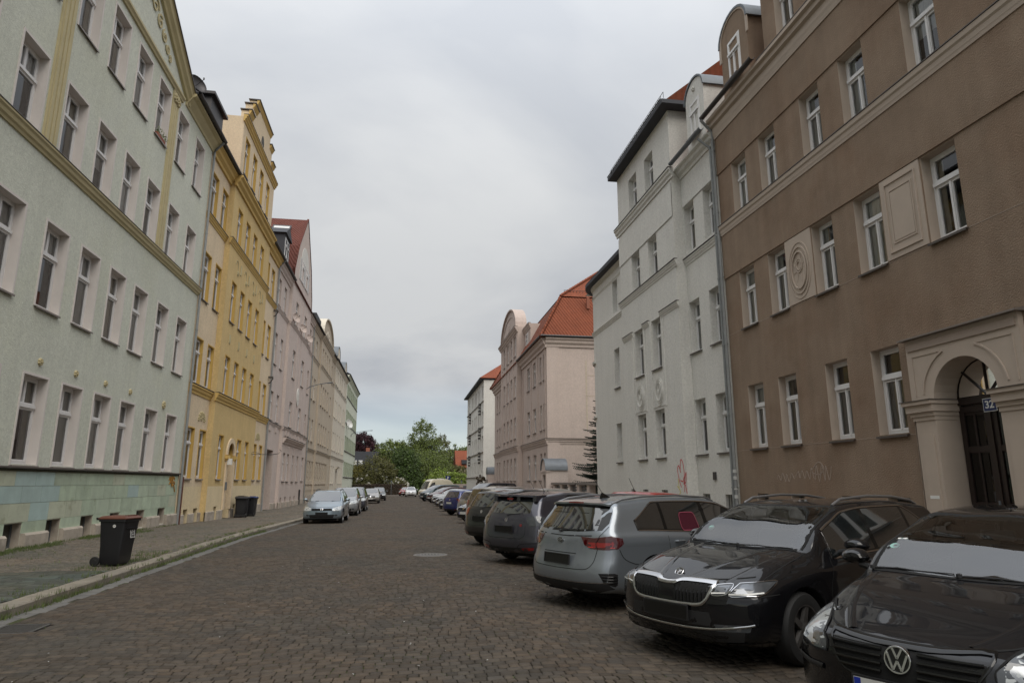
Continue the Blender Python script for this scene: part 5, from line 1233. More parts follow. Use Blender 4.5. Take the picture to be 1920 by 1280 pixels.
def porch2():
    t = thing('porch', 'small pink porch at the far end of the rose block', 'porch', S.P(74.6, 0, 0))
    MB().box(S.x-.7, S.x+.9, 74.1, 75.7, -.6, 2.6).obj('wall', 'plaster_pink', t); MB().box(S.x-.71, S.x-.69, 74.4, 75.3, -.6, 2.0).obj('door', 'door_grey', t)
    MB().prism([(S.x-.75, 74.9+.85*math.cos(a), 2.6+.8*math.sin(a)) for a in [math.pi*i/10 for i in range(11)]], (1.6, 0, 0)).obj('porch_roof', 'zinc', t)
porch2()
t = thing('garden_wall', 'pink forecourt wall with pillars and metal gates beside the white house', 'wall', (11, 44, 0))
MB().box(9.95, 10.2, 34.4, 44.5, -.5, .4).obj('wall_base', 'plaster_mauve', t)
for y in (35.5, 37.6, 39.7, 41.8, 43.9): MB().box(9.9, 10.25, y-.25, y+.25, .4, 1.55).obj('pillar', 'plaster_mauve', t)
MB().box(9.85, 10.3, 34.4, 44.5, 1.55, 1.68).obj('coping', 'sill_metal', t)
for y in (36.55, 38.65, 40.75, 42.85):
    b = MB(); 
    for k in range(7): b.box(10.05, 10.09, y-.78, y+.78, .45+k*.15, .55+k*.15)
    b.obj('gate_panel', 'zinc', t)
scribble('g', 'small white graffiti tag on the pink gate wall', Side(9.9, -1), .01, [('paint_white', [(39.9, .8), (39.7, 1.1), (39.5, .8), (39.6, 1.2), (39.9, 1.3), (39.6, .7)])], (9.9, 39.7, 1), .04)

# ================================================================== RIGHT: far white block
t = thing('apartment_house', 'tall white block with stacked flower ornaments and red roof, last on the right', 'house', S.P(95, 0, 0))
fb = [(85.3, 86.6), (89.9, 91.0), (93.0, 94.0), (94.8, 95.8), (98.2, 99.2), (103.8, 105.2)]
fz = [(2.7, 4.5), (5.8, 7.6), (9.0, 10.8), (12.3, 14.1)]
hF = [(a, c, z0, z1, .2) for a, c in fb for z0, z1 in fz]
b = MB(); facade(b, S, 0, 84.8, 107, -.8, 14.8, hF); shell(b, S, 84.8, 107, -.8, 14.8, wb=-12); b.obj('wall', ['plaster_white', 'plaster_white', 'interior'], t)
for h in hF: window(t, S, *h[:4], 0, .2, 1, 2, far=True, sill=None)
for z in (2.45, 5.55, 8.8, 12.1): bx(MB(), S, 84.75, 107.05, -.02, .12, z-.12, z).obj('sill_band', 'sill_metal', t)
for u in (88.2, 101.6):
    for z in (4.6, 7.8, 11.0):
        for k in range(4): q = MB(); bx(q, S, u-.25-.2*(k % 2), u+.25+.2*(k % 2), 0, .3, z+k*.42-.5, z+k*.42-.25); q.obj('ornament', 'iron', t)
bx(MB(), S, 84.7, 107.1, -12.2, .6, 14.8, 15.0).obj('eaves', 'slate', t)
hp = [S.P(84.5, .6, 15), S.P(107.3, .6, 15), S.P(107.3, -12.6, 15), S.P(84.5, -12.6, 15), S.P(90.5, -6, 19.8), S.P(101.5, -6, 19.8)]
MB().add(hp, [(0,1,5,4), (1,2,5), (2,3,4,5), (3,0,4)]).obj('roof', 'roof_red', t)

# ================================================================== trees and hedge
leafm = {}
def crown_mesh(key, blobs, n, leaf, m, seed=0, flat=.7, holes=0.0):
    """leaf clumps spread through the volume of several uneven lobes"""
    r = np.random.default_rng(seed); P = []
    vol = np.array([b_[3]*b_[4]*b_[5] for b_ in blobs]); cnt = (n*vol/vol.sum()).astype(int)
    for (x, y, z, rx, ry, rz), c in zip(blobs, cnt):
        # twig clusters: a few hundred centres per lobe, leaves around each
        k = max(12, c//26); d = r.normal(size=(k, 3)); d /= np.linalg.norm(d, axis=1)[:, None]
        rad = r.uniform(.35, 1.0, (k, 1))**.45 * (1 + r.normal(0, .10, (k, 1)))
        cen = d*rad*np.array([rx, ry, rz]) + np.array([x, y, z])
        idx = r.integers(0, k, c); P.append(cen[idx] + r.normal(0, 1, (c, 3))*min(rx, rz)*.095)
    P = np.concatenate(P); N = len(P)
    a = r.normal(size=(N, 3)); a /= np.linalg.norm(a, axis=1)[:, None]; a[:, 2] *= flat
    u = np.cross(a, r.normal(size=(N, 3))); u /= np.linalg.norm(u, axis=1)[:, None]; v = np.cross(a, u)
    s = leaf*r.uniform(.55, 1.35, (N, 1))
    V = np.stack([P - u*s, P + v*s*.55, P + u*s, P - v*s*.55], 1).reshape(-1, 3)
    me = bpy.data.meshes.new(key); F = np.arange(4*N).astype(np.int32)
    me.vertices.add(4*N); me.vertices.foreach_set('co', V.reshape(-1)); me.loops.add(4*N); me.loops.foreach_set('vertex_index', F)
    me.polygons.add(N); me.polygons.foreach_set('loop_start', (np.arange(N)*4).astype(np.int32)); me.materials.append(M[m]); me.update(calc_edges=True)
    return me
def tree(label, loc, blobs, n, leaf, m, seed, trunk=(.28, 3.0), cat='tree', name='tree', flowers=None):
    x0, y0 = loc; t = thing(name, label, cat, (x0, y0, gz(y0)-.1))
    sub('crown', crown_mesh('crown', blobs, n, leaf, m, seed), t)
    b = MB(); rd = random.Random(seed); top = Vector(blobs[0][:3])
    b.tube([(0,0,-.3), (rd.uniform(-.1, .1), 0, trunk[1]*.5), (rd.uniform(-.2, .2), rd.uniform(-.2, .2), trunk[1]), tuple(top)], trunk[0], 8, r2=trunk[0]*.3)
    for bb_ in blobs:
        for k in range(2):
            e = Vector(bb_[:3]) + Vector((rd.uniform(-.6, .6)*bb_[3], rd.uniform(-.6, .6)*bb_[4], rd.uniform(-.2, .7)*bb_[5])); s_ = Vector((0, 0, trunk[1]*rd.uniform(.7, 1.1)))
            b.tube([s_, (s_+e)/2 + Vector((0, 0, .4)), e], trunk[0]*.38, 6, r2=.03)
    sub('trunk', b.mesh('trunk', 'bark', True), t)
    if flowers:
        sub('blossom', crown_mesh('blossom', [(q[0], q[1], q[2], q[3]*1.05, q[4]*1.05, q[5]*1.05) for q in flowers[1:]], flowers[0], .13, 'petal', seed+5), t)
    return t
tree('tall loose green tree rising highest beyond the end of the street', (3.9, 146), [(0, 0, 11.5, 3.2, 3, 4.0), (-.8, 0, 7.5, 4.0, 4, 3.2), (1.2, 0, 8.5, 4.0, 3.5, 3.5), (.2, 0, 14.0, 2.0, 2, 1.8)], 16000, .17, 'leaf_mid', 1, (.4, 4))
tree('dark green dense beech-like tree over the hedge, in the middle of the street end', (.4, 131), [(0, 0, 5.2, 2.9, 2.6, 3.3), (.6, -.3, 2.6, 2.9, 2.4, 2.6), (-.6, 0, 7.0, 2.0, 2, 1.9)], 16000, .17, 'leaf_dark', 2, (.3, 2))
tree('broad round green tree behind the dark dense one', (-2.6, 150), [(0, 0, 9.0, 3.4, 3.2, 2.6), (2.6, 0, 8.2, 2.8, 3, 2.6), (-1.6, 0, 7.0, 2.2, 3, 2.4)], 11000, .19, 'leaf_mid', 3, (.35, 4))
tree('olive brown leafy shrub tree behind the left part of the hedge', (-4.9, 129), [(0, 0, 4.2, 3.0, 2.5, 2.9), (-2.2, 0, 3.2, 2.2, 2, 2.4), (2.0, 0, 3.6, 2.0, 2, 2.3)], 14000, .14, 'leaf_olive', 4, (.2, 1.5))
tree('olive green tree between the tall tree and the lime bush', (4.9, 134), [(0, 0, 5.2, 4.2, 3, 3.2), (2.4, 0, 4.0, 3.4, 3, 3.0), (-1.4, 0, 3.2, 2.8, 2.5, 2.8)], 14000, .15, 'leaf_mid', 5, (.3, 2))
tree('thin airy tree right of the tallest tree', (8.0, 150), [(0, 0, 9.6, 2.2, 2, 3.0), (1.3, 0, 7.0, 2.6, 2, 2.2)], 5000, .15, 'leaf_olive', 6, (.25, 4))
tree('bright lime green bush above the parked van', (7.3, 124), [(0, 0, 2.9, 2.8, 2, 1.8), (2.4, 0, 2.5, 2.4, 2, 1.6), (-1.6, 0, 2.0, 1.9, 2, 1.5)], 10000, .14, 'leaf_lime', 7, (.15, 1.0), 'bush', 'bush')
tree('green tree at the far right by the white block', (11.8, 150), [(0, 0, 7.0, 3.4, 3, 2.8), (2.8, 0, 8.4, 2.6, 3, 2.0), (-2.6, 0, 5.5, 2.8, 2.5, 2.6)], 9000, .18, 'leaf_mid', 8, (.3, 3))
tree('green shrub in front of the red roofed cottage', (10.2, 126), [(0, 0, 3.2, 1.5, 2, 2.6), (2.0, 0, 2.6, 1.8, 2, 2.2), (4.0, 0, 2.4, 2.2, 2, 2.0)], 9000, .15, 'leaf_olive', 9, (.15, 1.0), 'bush', 'bush')
tree('dark purple copper beech beyond the slate-roofed house', (-10.4, 170), [(0, 0, 11.2, 3.0, 3, 3.0), (2.2, 0, 10.0, 2.2, 3, 2.6), (-2.4, 0, 9.8, 3.0, 3, 3.0)], 15000, .22, 'leaf_copper', 10, (.45, 5))
tree('yellow green bush at the corner of the mint house', (-8.5, 128), [(0, 0, 3.4, 1.5, 1.5, 2.4), (-1.6, 0, 2.2, 1.5, 1.5, 2.0)], 5000, .13, 'leaf_yellow', 11, (.12, 1.0), 'bush', 'bush')
tree('white blossoming shrub behind the hedge on the left', (-7.4, 127), [(0, 0, 2.3, 2.0, 1.5, 1.3)], 4000, .13, 'leaf_olive', 12, (.1, .8), 'bush', 'bush', flowers=(500, (0, 0, 2.5, 1.9, 1.5, 1.3)))
tree('white blossoming shrub in front of the dark tree', (-.8, 126.6), [(0, 0, 1.9, 1.5, 1.0, 1.2)], 3000, .12, 'leaf_olive', 13, (.1, .6), 'bush', 'bush', flowers=(450, (0, 0, 2.1, 1.5, 1.0, 1.2)))
tree('white flowering shrub at the right end of the hedge', (.7, 125.3), [(0, 0, 1.2, .6, .6, 1.0)], 1200, .10, 'leaf_olive', 14, (.06, .5), 'bush', 'bush', flowers=(350, (0, 0, 1.5, .6, .6, .8)))
tree('green undergrowth tree in the shade behind the white car', (2.8, 137), [(0, 0, 2.4, 3.0, 2, 2.2), (3.0, 0, 2.0, 3.0, 2, 2.0), (6.0, 0, 2.0, 3.0, 2, 2.0)], 9000, .17, 'leaf_dark', 15, (.2, 1.0), 'bush', 'bush')
tree('bronze leaved young tree in front of the small far porch', (9.3, 79), [(0, 0, 2.1, .75, .7, .6), (-.4, 0, 2.7, .5, .5, .4), (.45, 0, 1.6, .5, .5, .4)], 1500, .09, 'leaf_bronze', 16, (.05, 1.0))
# a fir: whorls of drooping branches
t = thing('fir_tree', 'dark fir tree standing between the white house and the rose block', 'fir tree', (12.1, 38.6, -.2))
b = MB(); b.tube([(0,0,-.3), (0,0,8.2)], .16, 8, r2=.03); sub('trunk', b.mesh('trunk', 'bark', True), t)
b = MB(); rd = random.Random(3)
for k in range(17):
    z = .8 + k*.46; Lb = 2.5*(1 - (z-.5)/8.6) + .15
    z0_ = z
    for j in range(20):
        a = rd.uniform(0, 6.28); z = z0_ + rd.uniform(-.26, .26); l_ = Lb*rd.uniform(.55, 1.15); ca, sa = math.cos(a), math.sin(a)
        for s_ in range(20):
            f = (s_+1)/20; cx_, cy_, cz_ = l_*f*ca, l_*f*sa, z - .34*l_*f + .26*l_*f**2.2
            for q_ in (-1, 1):
                wv = (.42*(1-f)**.7 + .07)*l_*.42
                for h_ in range(2):
                    g_ = wv*(h_+1)/2; x1, y1 = cx_ + (ca*.35 - sa*q_)*g_, cy_ + (sa*.35 + ca*q_)*g_; zz = cz_ - g_*.6 + rd.uniform(-.05, .03)
                    b.add([(cx_-ca*.05, cy_-sa*.05, cz_), (cx_+ca*.05, cy_+sa*.05, cz_), (x1, y1, zz)], [(0,1,2)])
                    b.add([(cx_, cy_, cz_-.035), (cx_, cy_, cz_+.03), (x1, y1, zz)], [(0,1,2)])
sub('crown', b.mesh('crown', 'leaf_fir'), t)
# clipped brown hedge across the street end
t = thing('hedge', 'long clipped reddish brown hedge closing the end of the street', 'hedge', (0, 125.5, -.5))
r = np.random.default_rng(5); N = 16000; P = np.stack([r.uniform(-8.8, .5, N), r.uniform(-.5, .5, N), r.uniform(0, 1.85, N)], 1)
f_ = r.integers(0, 3, N); P[f_ == 0, 1] = -.5 + r.normal(0, .03, (f_ == 0).sum()); P[f_ == 1, 2] = 1.85 + r.normal(0, .03, (f_ == 1).sum())
a = r.normal(size=(N, 3)); u = np.cross(a, r.normal(size=(N, 3))); u /= np.linalg.norm(u, axis=1)[:, None]; v = np.cross(u, r.normal(size=(N, 3))); v /= np.linalg.norm(v, axis=1)[:, None]
s_ = .07; V = np.stack([P-u*s_, P+v*s_*.6, P+u*s_, P-v*s_*.6], 1).reshape(-1, 3); me = bpy.data.meshes.new('foliage')
me.vertices.add(4*N); me.vertices.foreach_set('co', V.reshape(-1)); me.loops.add(4*N); me.loops.foreach_set('vertex_index', np.arange(4*N).astype(np.int32)); me.polygons.add(N); me.polygons.foreach_set('loop_start', (np.arange(N)*4).astype(np.int32)); me.materials.append(M['hedge_brown']); me.update(calc_edges=True)
sub('foliage', me, t); sub('branches', MB().box(-8.8, .45, -.42, .42, 0, 1.75).mesh('branches', 'bark'), t)
# houses glimpsed among the trees
t = thing('house', 'slate roofed modern house with small white dormer windows behind the hedge', 'house', (-13, 150, 0))
MB().box(-13, -5.5, 148, 158, -.5, 4.2).obj('wall', 'plaster_beige', t); MB().prism([(-13.2, 147.4, 4.2), (-13.2, 147.8, 8.3), (-13.2, 158, 8.6), (-13.2, 158.6, 4.2)], (7.9, 0, 0)).obj('roof', 'slate', t)
for x in (-11.9, -10.7, -9.5): w_ = MB().box(x, x+.85, 147.35, 147.5, 5.4, 6.4).obj('window', 'frame_white', t); put('pane', MB().box(x+.1, x+.75, 147.3, 147.34, 5.5, 6.3).mesh('pane', 'curtain'), w_, (0,0,0))
MB().box(-8.2, -7.4, 150, 151, 8.3, 9.2).obj('chimney', 'terracotta', t)
t = thing('house', 'small cottage with a steep orange red tiled roof beside the white block', 'house', (16, 138, 0))
MB().box(10.8, 18, 135, 143, -.5, 4.7).obj('wall', 'plaster_beige', t); MB().prism([(10.4, 134.6, 4.6), (10.4, 138.5, 8.2), (10.4, 143.4, 4.6)], (8.2, 0, 0)).obj('roof', 'roof_red', t)
MB().box(11.6, 13.0, 134.9, 137, 5.4, 6.2).obj('dormer', 'slate', t)
t = thing('garden_wall', 'low brown brick wall with grey meter boxes by the far white block', 'wall', (10.5, 112, 0))
MB().box(7.8, 12.5, 110.6, 110.9, -.5, 1.5).obj('wall', 'plaster_mauve', t)
for x in (8.4, 9.8): MB().box(x, x+.8, 110.45, 110.6, .1, 1.2).obj('meter_box', 'zinc', t)

# ================================================================== street lamps, signs, bins
def wall_lamp(u, z, l, label):
    t = thing('street_lamp', label, 'street lamp', SL.P(u, 0, z))
    MB().tube([SL.P(u, .02, z), SL.P(u, .12, z+.25), SL.P(u, .5, z+.55), SL.P(u, l*.6, z+.78), SL.P(u, l, z+.95)], .035, 8).obj('arm', 'zinc', t, True)
    b = MB().lathe([(0, 0), (.09, .03), (.12, .15), (.10, .38), (.04, .5), (0, .51)], n=14); me = b.mesh('lamp_head', 'zinc', True)
    me.transform(Matrix.Translation(SL.P(u, l, z+.93)) @ Matrix.Rotation(math.pi/2 - .1, 4, 'Y') @ Matrix.Scale(.55, 4, (1, 0, 0))); put('lamp_head', me, t, (0,0,0))
    MB().tube([SL.P(u, .04, z-.2), SL.P(u, .04, z+.25)], .05, 6).obj('wall_plate', 'zinc_dark', t)
wall_lamp(61.6, 9.6, 2.0, 'grey street lamp on a curved arm fixed to the pink house')
wall_lamp(118.0, 9.6, 3.2, 'small far street lamp on an arm at the mint green house')
t = thing('parking_sign', 'blue square parking sign with a white P on a grey post', 'road sign', (7.4, 112.5, -.4))
MB().tube([(7.4, 112.5, -.4), (7.4, 112.5, 2.6)], .04, 8).obj('post', 'zinc', t); MB().box(7.0, 7.8, 112.42, 112.46, 2.1, 2.8).obj('panel', 'bin_blue', t)
me = text_mesh('P', .62, .004, 'paint_white', .01); me.transform(Matrix.Rotation(math.pi/2, 4, 'X')); put('letter', me, t, (7.4, 112.40, 2.45))
for x, y, lab in ((-2.0, 123.6, 'thin grey post in front of the brown hedge'), (9.6, 111.5, 'thin grey post right of the parking sign')):
    t = thing('post', lab, 'post', (x, y, -.4)); MB().tube([(x, y, -.4), (x, y, 2.1)], .035, 8).obj('pole', 'zinc', t); MB().box(x-.12, x+.12, y-.05, y-.03, 1.75, 2.05).obj('small_panel', 'zinc', t)

def make_bin(label, loc, rz, lid, tag_='bin', stickers=False, lid_open=0.0):
    """two-wheeled rubbish bin: 0.58 wide, 0.72 deep, 1.07 high; local -y is the front"""
    t = thing('wheelie_bin', label, 'bin', loc, rz)
    b = MB(); n = 4
    def rrect(hx, y0, y1, z, r=.05):
        out = []
        for cx_, cy_, a0 in ((hx-r, y1-r, 0), (-hx+r, y1-r, 90), (-hx+r, y0+r, 180), (hx-r, y0+r, 270)):
            for k in range(5): a = R(a0 + 22.5*k); out.append((cx_+r*math.cos(a), cy_+r*math.sin(a), z))
        return out
    rings = [rrect(.20, -.20, .20, .03), rrect(.225, -.24, .22, .10), rrect(.235, -.26, .225, .4), rrect(.262, -.315, .26, .88), rrect(.264, -.32, .262, .93), rrect(.292, -.345, .285, .935), rrect(.292, -.345, .285, .985), rrect(.28, -.33, .27, .985)]
    vs = [p for g in rings for p in g]; k = 20
    b.add(vs, [(i*k+j, i*k+(j+1) % k, (i+1)*k+(j+1) % k, (i+1)*k+j) for i in range(7) for j in range(k)] + [tuple(range(k))[::-1]])
    b.box(-.2, .2, -.33, -.27, .78, .80)
    sub('body', b.mesh('body', 'bin_black', True), t)
    b = MB(); rings = [rrect(.30, -.365, .30, .985), rrect(.302, -.368, .30, 1.005), rrect(.25, -.31, .25, 1.045), rrect(.22, -.28, .22, 1.05)]
    vs = [p for g in rings for p in g]
    b.add(vs, [(i*k+j, i*k+(j+1) % k, (i+1)*k+(j+1) % k, (i+1)*k+j) for i in range(3) for j in range(k)] + [tuple(range(3*k, 4*k))])
    b.box(-.15, .15, -.31, -.22, 1.045, 1.065)
    o = sub('lid', b.mesh('lid', lid, True), t)
    if lid_open: o.rotation_euler = (R(-lid_open), 0, 0); o.location = (0, .01, .012)
    b = MB(); b.tube([(-.22, .36, 1.0), (.22, .36, 1.0)], .016, 8); 
    for x in (-.2, 0, .2): b.box(x-.015, x+.015, .26, .37, .96, 1.0)
    sub('handle', b.mesh('handle', 'bin_black'), t)
    b = MB(); b.tube([(-.27, .27, .10), (.27, .27, .10)], .012, 8); sub('axle', b.mesh('axle', 'iron'), t)
    for sg in (-1, 1):
        b = MB(); b.lathe([(0, -.03), (.045, -.032), (.05, -.025), (.075, -.025), (.10, -.022), (.103, 0), (.10, .022), (.075, .025), (.05, .025), (.045, .032), (0, .03)], axis='x', n=20); sub('wheel', b.mesh('wheel', 'rubber', True), t, (sg*.255, .27, .103))
    if stickers:
        b = MB(); b.add([(.262-.004, -.14, .82), (.262-.004, .0, .82), (.254, .0, .72), (.254, -.14, .72)], [(0,1,2,3)])
    return t
mat('rubber', (0.015, 0.015, 0.015), 0.75)
bt = make_bin('black wheeled bin with a brown lid and white stickers, alone at the left kerb', (-5.42, 14.35, .108), R(78), 'bin_brown'); bt.scale = (.88, .88, .88)
b = MB(); b.lathe([(0, 0), (.034, 0), (.034, .002)], n=16); me = b.mesh('sticker', 'paint_white'); me.transform(Matrix.Rotation(R(-94), 4, 'Y')); sub('sticker', me, bt, (-.262, -.08, .84))
me = text_mesh('NT', .03, .001, 'bin_black'); me.transform(Matrix.Rotation(R(-90), 4, 'Z') @ Matrix.Rotation(R(90), 4, 'X')); sub('print', me, bt, (-.2665, -.08, .84))
lb = sub('label_sheet', MB().box(-.085, .085, -.001, .001, -.125, .115).mesh('label_sheet', 'rubbish'), bt, (.06, -.302, .70), (R(-6), 0, 0))
sub('label_header', MB().box(-.085, .085, -.0025, -.001, .075, .115).mesh('label_header', 'bin_brown'), lb)
for k, z in enumerate((.03, -.03, -.085)):
    me = text_mesh(('BOK', 'LWK', 'DNR')[k], .062, .001, 'bin_black', .002); me.transform(Matrix.Rotation(R(90), 4, 'X')); sub('print', me, lb, (0, -.0025, z))
g = 'bins standing at the yellow house'
make_bin('dark bin with a dark lid slightly open, nearest of the cluster at the yellow house', (-8.3, 37.3, -.10), R(195), 'bin_black', lid_open=5)['group'] = g
make_bin('dark bin squeezed in the middle of the cluster at the yellow house', (-8.35, 38.05, -.11), R(182), 'bin_black')['group'] = g
make_bin('dark bin with a blue lid, farthest of the cluster at the yellow house', (-8.1, 38.8, -.12), R(176), 'bin_blue')['group'] = g
# ================================================================== cars
def paint(name, c, metal=0.35, rough=0.32):
    return mat(name, c, rough, metal, coat=1.0, spec=0.5)
paint('car_black', (0.004, 0.004, 0.005), 0.0, 0.5)
M['car_black'].node_tree.nodes['Principled BSDF'].inputs['Specular IOR Level'].default_value = 0.1
paint('car_grey', (0.235, 0.26, 0.285), 0.6); paint('car_slate', (0.055, 0.055, 0.070), 0.6); paint('car_dark', (0.018, 0.017, 0.018), 0.4)
paint('car_silver', (0.34, 0.35, 0.36), 0.7); paint('car_ice', (0.27, 0.335, 0.39), 0.65); paint('car_taupe', (0.15, 0.13, 0.105), 0.6)
paint('car_blue', (0.012, 0.022, 0.12), 0.4); paint('car_red', (0.30, 0.02, 0.012), 0.2); paint('car_maroon', (0.07, 0.012, 0.012), 0.4); paint('car_teal', (0.010, 0.030, 0.038), 0.4)
paint('car_cream', (0.50, 0.46, 0.36), 0.0); paint('car_white', (0.72, 0.72, 0.72), 0.0); paint('car_navy', (0.008, 0.010, 0.022), 0.3); paint('car_champagne', (0.36, 0.345, 0.32), 0.6)
mat('car_window', (0.012, 0.014, 0.015), 0.03, spec=1.0, coat=1.0)
M['car_window'].node_tree.nodes['Principled BSDF'].inputs['IOR'].default_value = 1.7
M['car_window'].node_tree.nodes['Principled BSDF'].inputs['Coat IOR'].default_value = 1.6
mat('plastic', (0.015, 0.015, 0.016), 0.55, bump=0.0006, bscale=400)
mat('gloss_black', (0.006, 0.006, 0.006), 0.12)
mat('cabin_dark', (0.07, 0.07, 0.07), 0.8); mat('seat_grey', (0.22, 0.22, 0.21), 0.9)
mat('seam', (0.004, 0.004, 0.004), 0.9)
mat('chrome', (0.62, 0.62, 0.63), 0.12, metal=1.0)
mat('alloy', (0.34, 0.34, 0.35), 0.35, metal=0.8)
mat('lamp_silver', (0.30, 0.31, 0.32), 0.25, metal=0.85)
mat('lamp_octa', (0.14, 0.15, 0.165), 0.2, metal=0.6, coat=1.0)
mat('lamp_clear', (0.42, 0.44, 0.44), 0.08, coat=1.0, spec=0.8)
mat('lamp_dark', (0.05, 0.055, 0.06), 0.08, coat=1.0)
mat('lamp_red', (0.22, 0.008, 0.008), 0.08, coat=1.0); mat('lamp_red_bright', (0.50, 0.025, 0.02), 0.12, coat=1.0); mat('lamp_red_dark', (0.055, 0.004, 0.005), 0.06, coat=1.0)
mat('lamp_amber', (0.45, 0.16, 0.02), 0.15, coat=1.0)
mat('plate_white', (0.55, 0.55, 0.53), 0.4); mat('plate_dark', (0.005, 0.005, 0.005), 0.35); mat('eu_blue', (0.01, 0.03, 0.30), 0.4)
mat('pink_shade', (0.060, 0.010, 0.020), 0.2); mat('pink_rim', (0.25, 0.05, 0.08), 0.4); mat('sticker_green', (0.25, 0.45, 0.40), 0.4)

def pchip(xs, ys):
    xs, ys = np.array(xs, float), np.array(ys, float); h = np.diff(xs); d = np.diff(ys)/h; m = np.zeros(len(xs))
    for i in range(1, len(xs)-1):
        if d[i-1]*d[i] > 0: w1, w2 = 2*h[i]+h[i-1], h[i]+2*h[i-1]; m[i] = (w1+w2)/(w1/d[i-1]+w2/d[i])
    m[0], m[-1] = d[0], d[-1]
    def f(x):
        x = min(max(x, xs[0]), xs[-1]); i = min(max(np.searchsorted(xs, x)-1, 0), len(xs)-2); t = (x-xs[i])/h[i]
        return float(ys[i]*(1+2*t)*(1-t)**2 + m[i]*h[i]*t*(1-t)**2 + ys[i+1]*t*t*(3-2*t) + m[i+1]*h[i]*t*t*(t-1))
    return f
def sstep(x, a, b): t = min(max((x-a)/(b-a), 0), 1); return t*t*(3-2*t)

